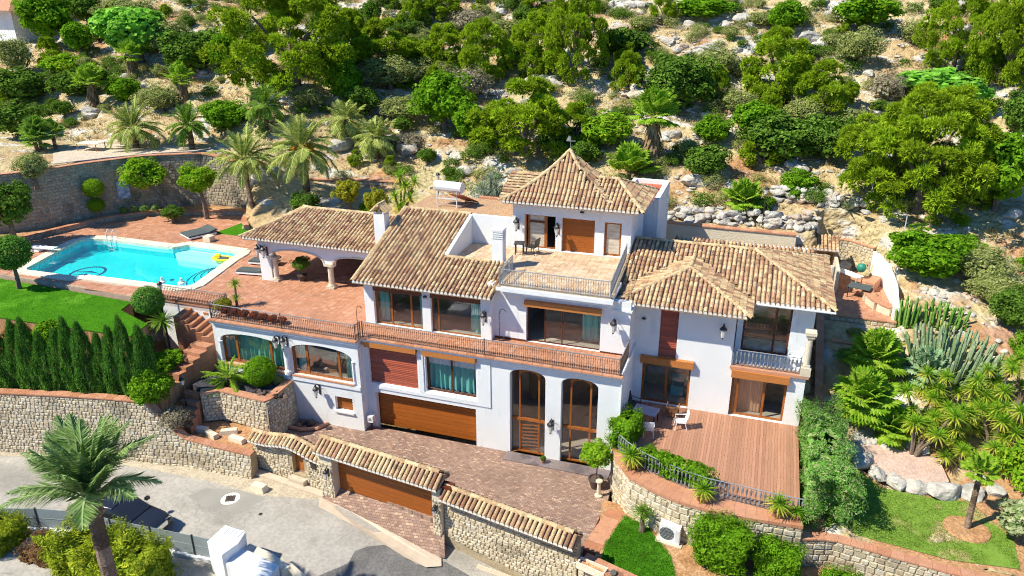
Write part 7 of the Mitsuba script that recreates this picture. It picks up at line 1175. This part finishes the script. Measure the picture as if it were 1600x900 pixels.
def slope_pts(n, x0, x1, y0, y1, dens): 
    out = []
    while len(out) < n:
        x, y = gr.uniform(x0, x1, 4000), gr.uniform(y0, y1, 4000); h = hill0(x, y); gx = hill0(x+.35, y)-h; gy = hill0(x, y+.35)-h; st = np.hypot(gx, gy)/.35
        p = dens(x, y, st); k = (gr.random(4000) < p) & ~inside(x, y); out += list(zip(x[k], y[k], h[k]))
    return out[:n]
NOGO = shapely.unary_union([p.buffer(.01) for p, _ in PLAT[:1]]+[PLAT[7][0].buffer(.6), sbox(22.3, -9, 24.5, 14), sbox(-37.5, 10, -24, 20.5), Polygon([(23, -5), (34, -5), (34, 4.3), (23, 4.8)])]).buffer(.4).simplify(.05)
def inside(x, y): return shapely.contains(NOGO, shapely.points(x, y))
cl_ = lambda x, y: meshkit.fbm(np.stack([x*.16, y*.22, 0*x+31], -1), 3)
dens = lambda x, y, st: np.clip((st-.45)*1.1, 0, 1)*np.clip((cl_(x, y)-.36)*4, 0.06, 1)
pts = slope_pts(330, -52, 46, 19, 56, dens); pts.sort(key=lambda q: (q[0]-CAM[0])**2+(q[1]-CAM[1])**2)
for i, (x, y, z) in enumerate(pts[:270]): boulder(x, y, z+.05, gr.uniform(.32, .75)*(1 if i % 6 else 1.5), 'pale limestone rock lying loose on the dry hillside', group='rocks on the hillside', sx=gr.uniform(1, 1.6))
# dry stone terrace walls on the right bank
for j, (p0, p1, lab) in enumerate((((13.2, 19.3), (22.0, 19.6), 'rough dry stone bank above the cream wall behind the right wing'), ((19.8, 22.4), (25.8, 22.6), 'dry stone terrace under the agave'), ((21.5, 20.0), (25.8, 20.9), 'dry stone row behind the patio shelter'))):
    o = thing('dry_stone_wall', lab, 'wall'); L = math.dist(p0, p1); n = int(L/.42)
    for i in range(n):
        for lv in range(3):
            t = (i+.5*lv+gr.uniform(-.45, .45))/n; x, y = p0[0]+(p1[0]-p0[0])*t, p0[1]+(p1[1]-p0[1])*t+.22*lv+gr.uniform(-.22, .22); s = gr.uniform(.16, .46); put('stone', BOUL[int(gr.integers(8))], 'limestone', o, M=T().translate([x, y, float(hill(x, y))+.08+.28*lv]).rotate([0, 0, 1], gr.uniform(0, 360)).scale([s*1.3, s, s]))
mb = MB()
for x, y, z in slope_pts(5200, -70, 60, 19, 66, lambda x, y, st: np.clip((st-.30)*.9, 0.02, 1)*np.clip((cl_(x, y)-.33)*4, 0.05, 1)):
    v, f = BS[int(gr.integers(6))]; s = gr.uniform(.09, .30); a = gr.uniform(0, 6.28); R = np.array([[math.cos(a), -math.sin(a), 0], [math.sin(a), math.cos(a), 0], [0, 0, 1]]); mb.add((v*[1.3, 1, .9]*s)@R.T+[x, y, z+.03], f, gr.random())
for x, y, z in [(gr.uniform(24, 33), gr.uniform(4, 22), 0) for _ in range(260)]:
    if not inside(x, y): v, f = BS[int(gr.integers(6))]; mb.add(v*gr.uniform(.08, .26)+[x, y, float(hill0(x, y))+.03], f, gr.random())
put('rubble', mb, 'limestone', label='small pale stones scattered over the dry hillside', cat='rubble', kind='stuff')
def tufts(name, P, m, label, n, h, sp, kind='stuff', cat='grass'):
    P = np.asarray(P, float); k = len(P); c = np.repeat(P, n, 0); a = gr.uniform(0, 6.283, k*n); r = sp*np.sqrt(gr.random(k*n)); b = c+np.stack([r*np.cos(a), r*np.sin(a), 0*a], 1); d = np.stack([np.cos(a)*gr.uniform(.1, .8, k*n), np.sin(a)*gr.uniform(.1, .8, k*n), np.ones(k*n)], 1); d = unit(d); H = h*gr.uniform(.5, 1.2, (k*n, 1)); s = np.stack([-np.sin(a), np.cos(a), 0*a], 1)*H*.09
    v = np.stack([b-s, b+s, b+d*H], 1).reshape(-1, 3); f = np.arange(k*n*3).reshape(-1, 3); u = np.stack([gr.random(k*n), np.repeat(gr.random(k), n)], 1).repeat(3, 0); put(name, mikit.ply((v, f), None, uv=u), m, label=label, cat=cat, kind=kind)
tufts('dry_grass', slope_pts(5200, -62, 52, 19, 62, lambda x, y, st: np.clip(1.2-st, 0.1, 1)*np.clip((meshkit.fbm(np.stack([x*.2, y*.2, 0*x+77], -1), 3)-.3)*3, .05, 1)), 'grass_dry', 'straw coloured dry grass tufts on the hillside', 14, .38, .30)
# small scrub that covers the slope between the bushes
sc = slope_pts(760, -56, 50, 20.5, 60, lambda x, y, st: np.clip((meshkit.fbm(np.stack([x*.11+5, y*.13, 0*x+55], -1), 3)-.40)*4, .03, 1)*np.clip(1.3-.012*np.maximum(0, x+10), .35, 1)); vv, ff, uu, kk = {}, {}, {}, 0
for name, kind, m in (('low_scrub', 'olive', 'leaf_olive'), ('green_scrub', 'mastic', 'leaf_mastic')):
    V_, F_, U_, n0 = [], [], [], 0
    for i, (x, y, z) in enumerate(sc):
        if (i % 2 == 0) != (kind == 'olive'): continue
        v, f, _, uv_, _ = meshkit.WRITTEN[PLY[kind][i % 3]['filename']]; keep = np.arange(0, len(f)//2, 4 if i % 3 else 3); idx = np.concatenate([keep, keep+len(f)//2]); w = gr.uniform(.5, 1.3); fv = f[idx]; un_, inv = np.unique(fv, return_inverse=True)
        q = v[un_]*[w, w, w*.75]*1.05+[x, y, z+w*.30]; V_.append(q); F_.append(inv.reshape(-1, 3)+n0); U_.append(uv_[un_]); n0 += len(un_)
    put(name, mikit.ply((np.vstack(V_), np.vstack(F_)), None, uv=np.vstack(U_)), m, label={'low_scrub': 'low olive coloured scrub between the rocks', 'green_scrub': 'low dark green scrub between the rocks'}[name], cat='scrub', kind='stuff')
def in_poly(pg, n):
    x0, y0, x1, y1 = pg.bounds; q = np.stack([gr.uniform(x0, x1, n*3), gr.uniform(y0, y1, n*3)], 1); return q[shapely.contains(pg, shapely.points(q))][:n]
q = in_poly(LAWN_L.intersection(sbox(-28, -5, -12, 2)), 5200); tufts('lawn_grass', np.column_stack([q, np.full(len(q), 5.41)]), 'grass_blade', 'short green lawn grass beside the pool', 5, .07, .12)
q = in_poly(Polygon([(14.75, -3.35), (16.0, -3.75), (16.3, -4.3), (17.2, -5.4), (17.8, -7.4), (15.6, -9.0), (14.35, -7.7), (14.3, -5.5)]), 3500); tufts('lawn_grass', np.column_stack([q, G_F(q[:, 0], q[:, 1])+.03]), 'grass_blade', 'green grass of the small front lawn', 7, .09, .12)
q = in_poly(Polygon([(23.3, -2.9), (24.6, 2.1), (26.0, .6), (28.3, .5), (29.6, .7), (31.0, -1.2), (30.8, -3.2), (28.2, -3.5)]), 4200); g_ = meshkit.fbm(np.column_stack([q*.7, 0*q[:, :1]]), 3) > .42; q = q[g_]; tufts('lawn_grass', np.column_stack([q, G_R(q[:, 0], q[:, 1])+.03]), 'grass_lawn_right', 'thin yellowish grass of the right lawn', 6, .08, .13)
leafmat('grass_lawn_right', [(0.10, 0.22, 0.015), (0.18, 0.30, 0.03), (0.34, 0.34, 0.10)])
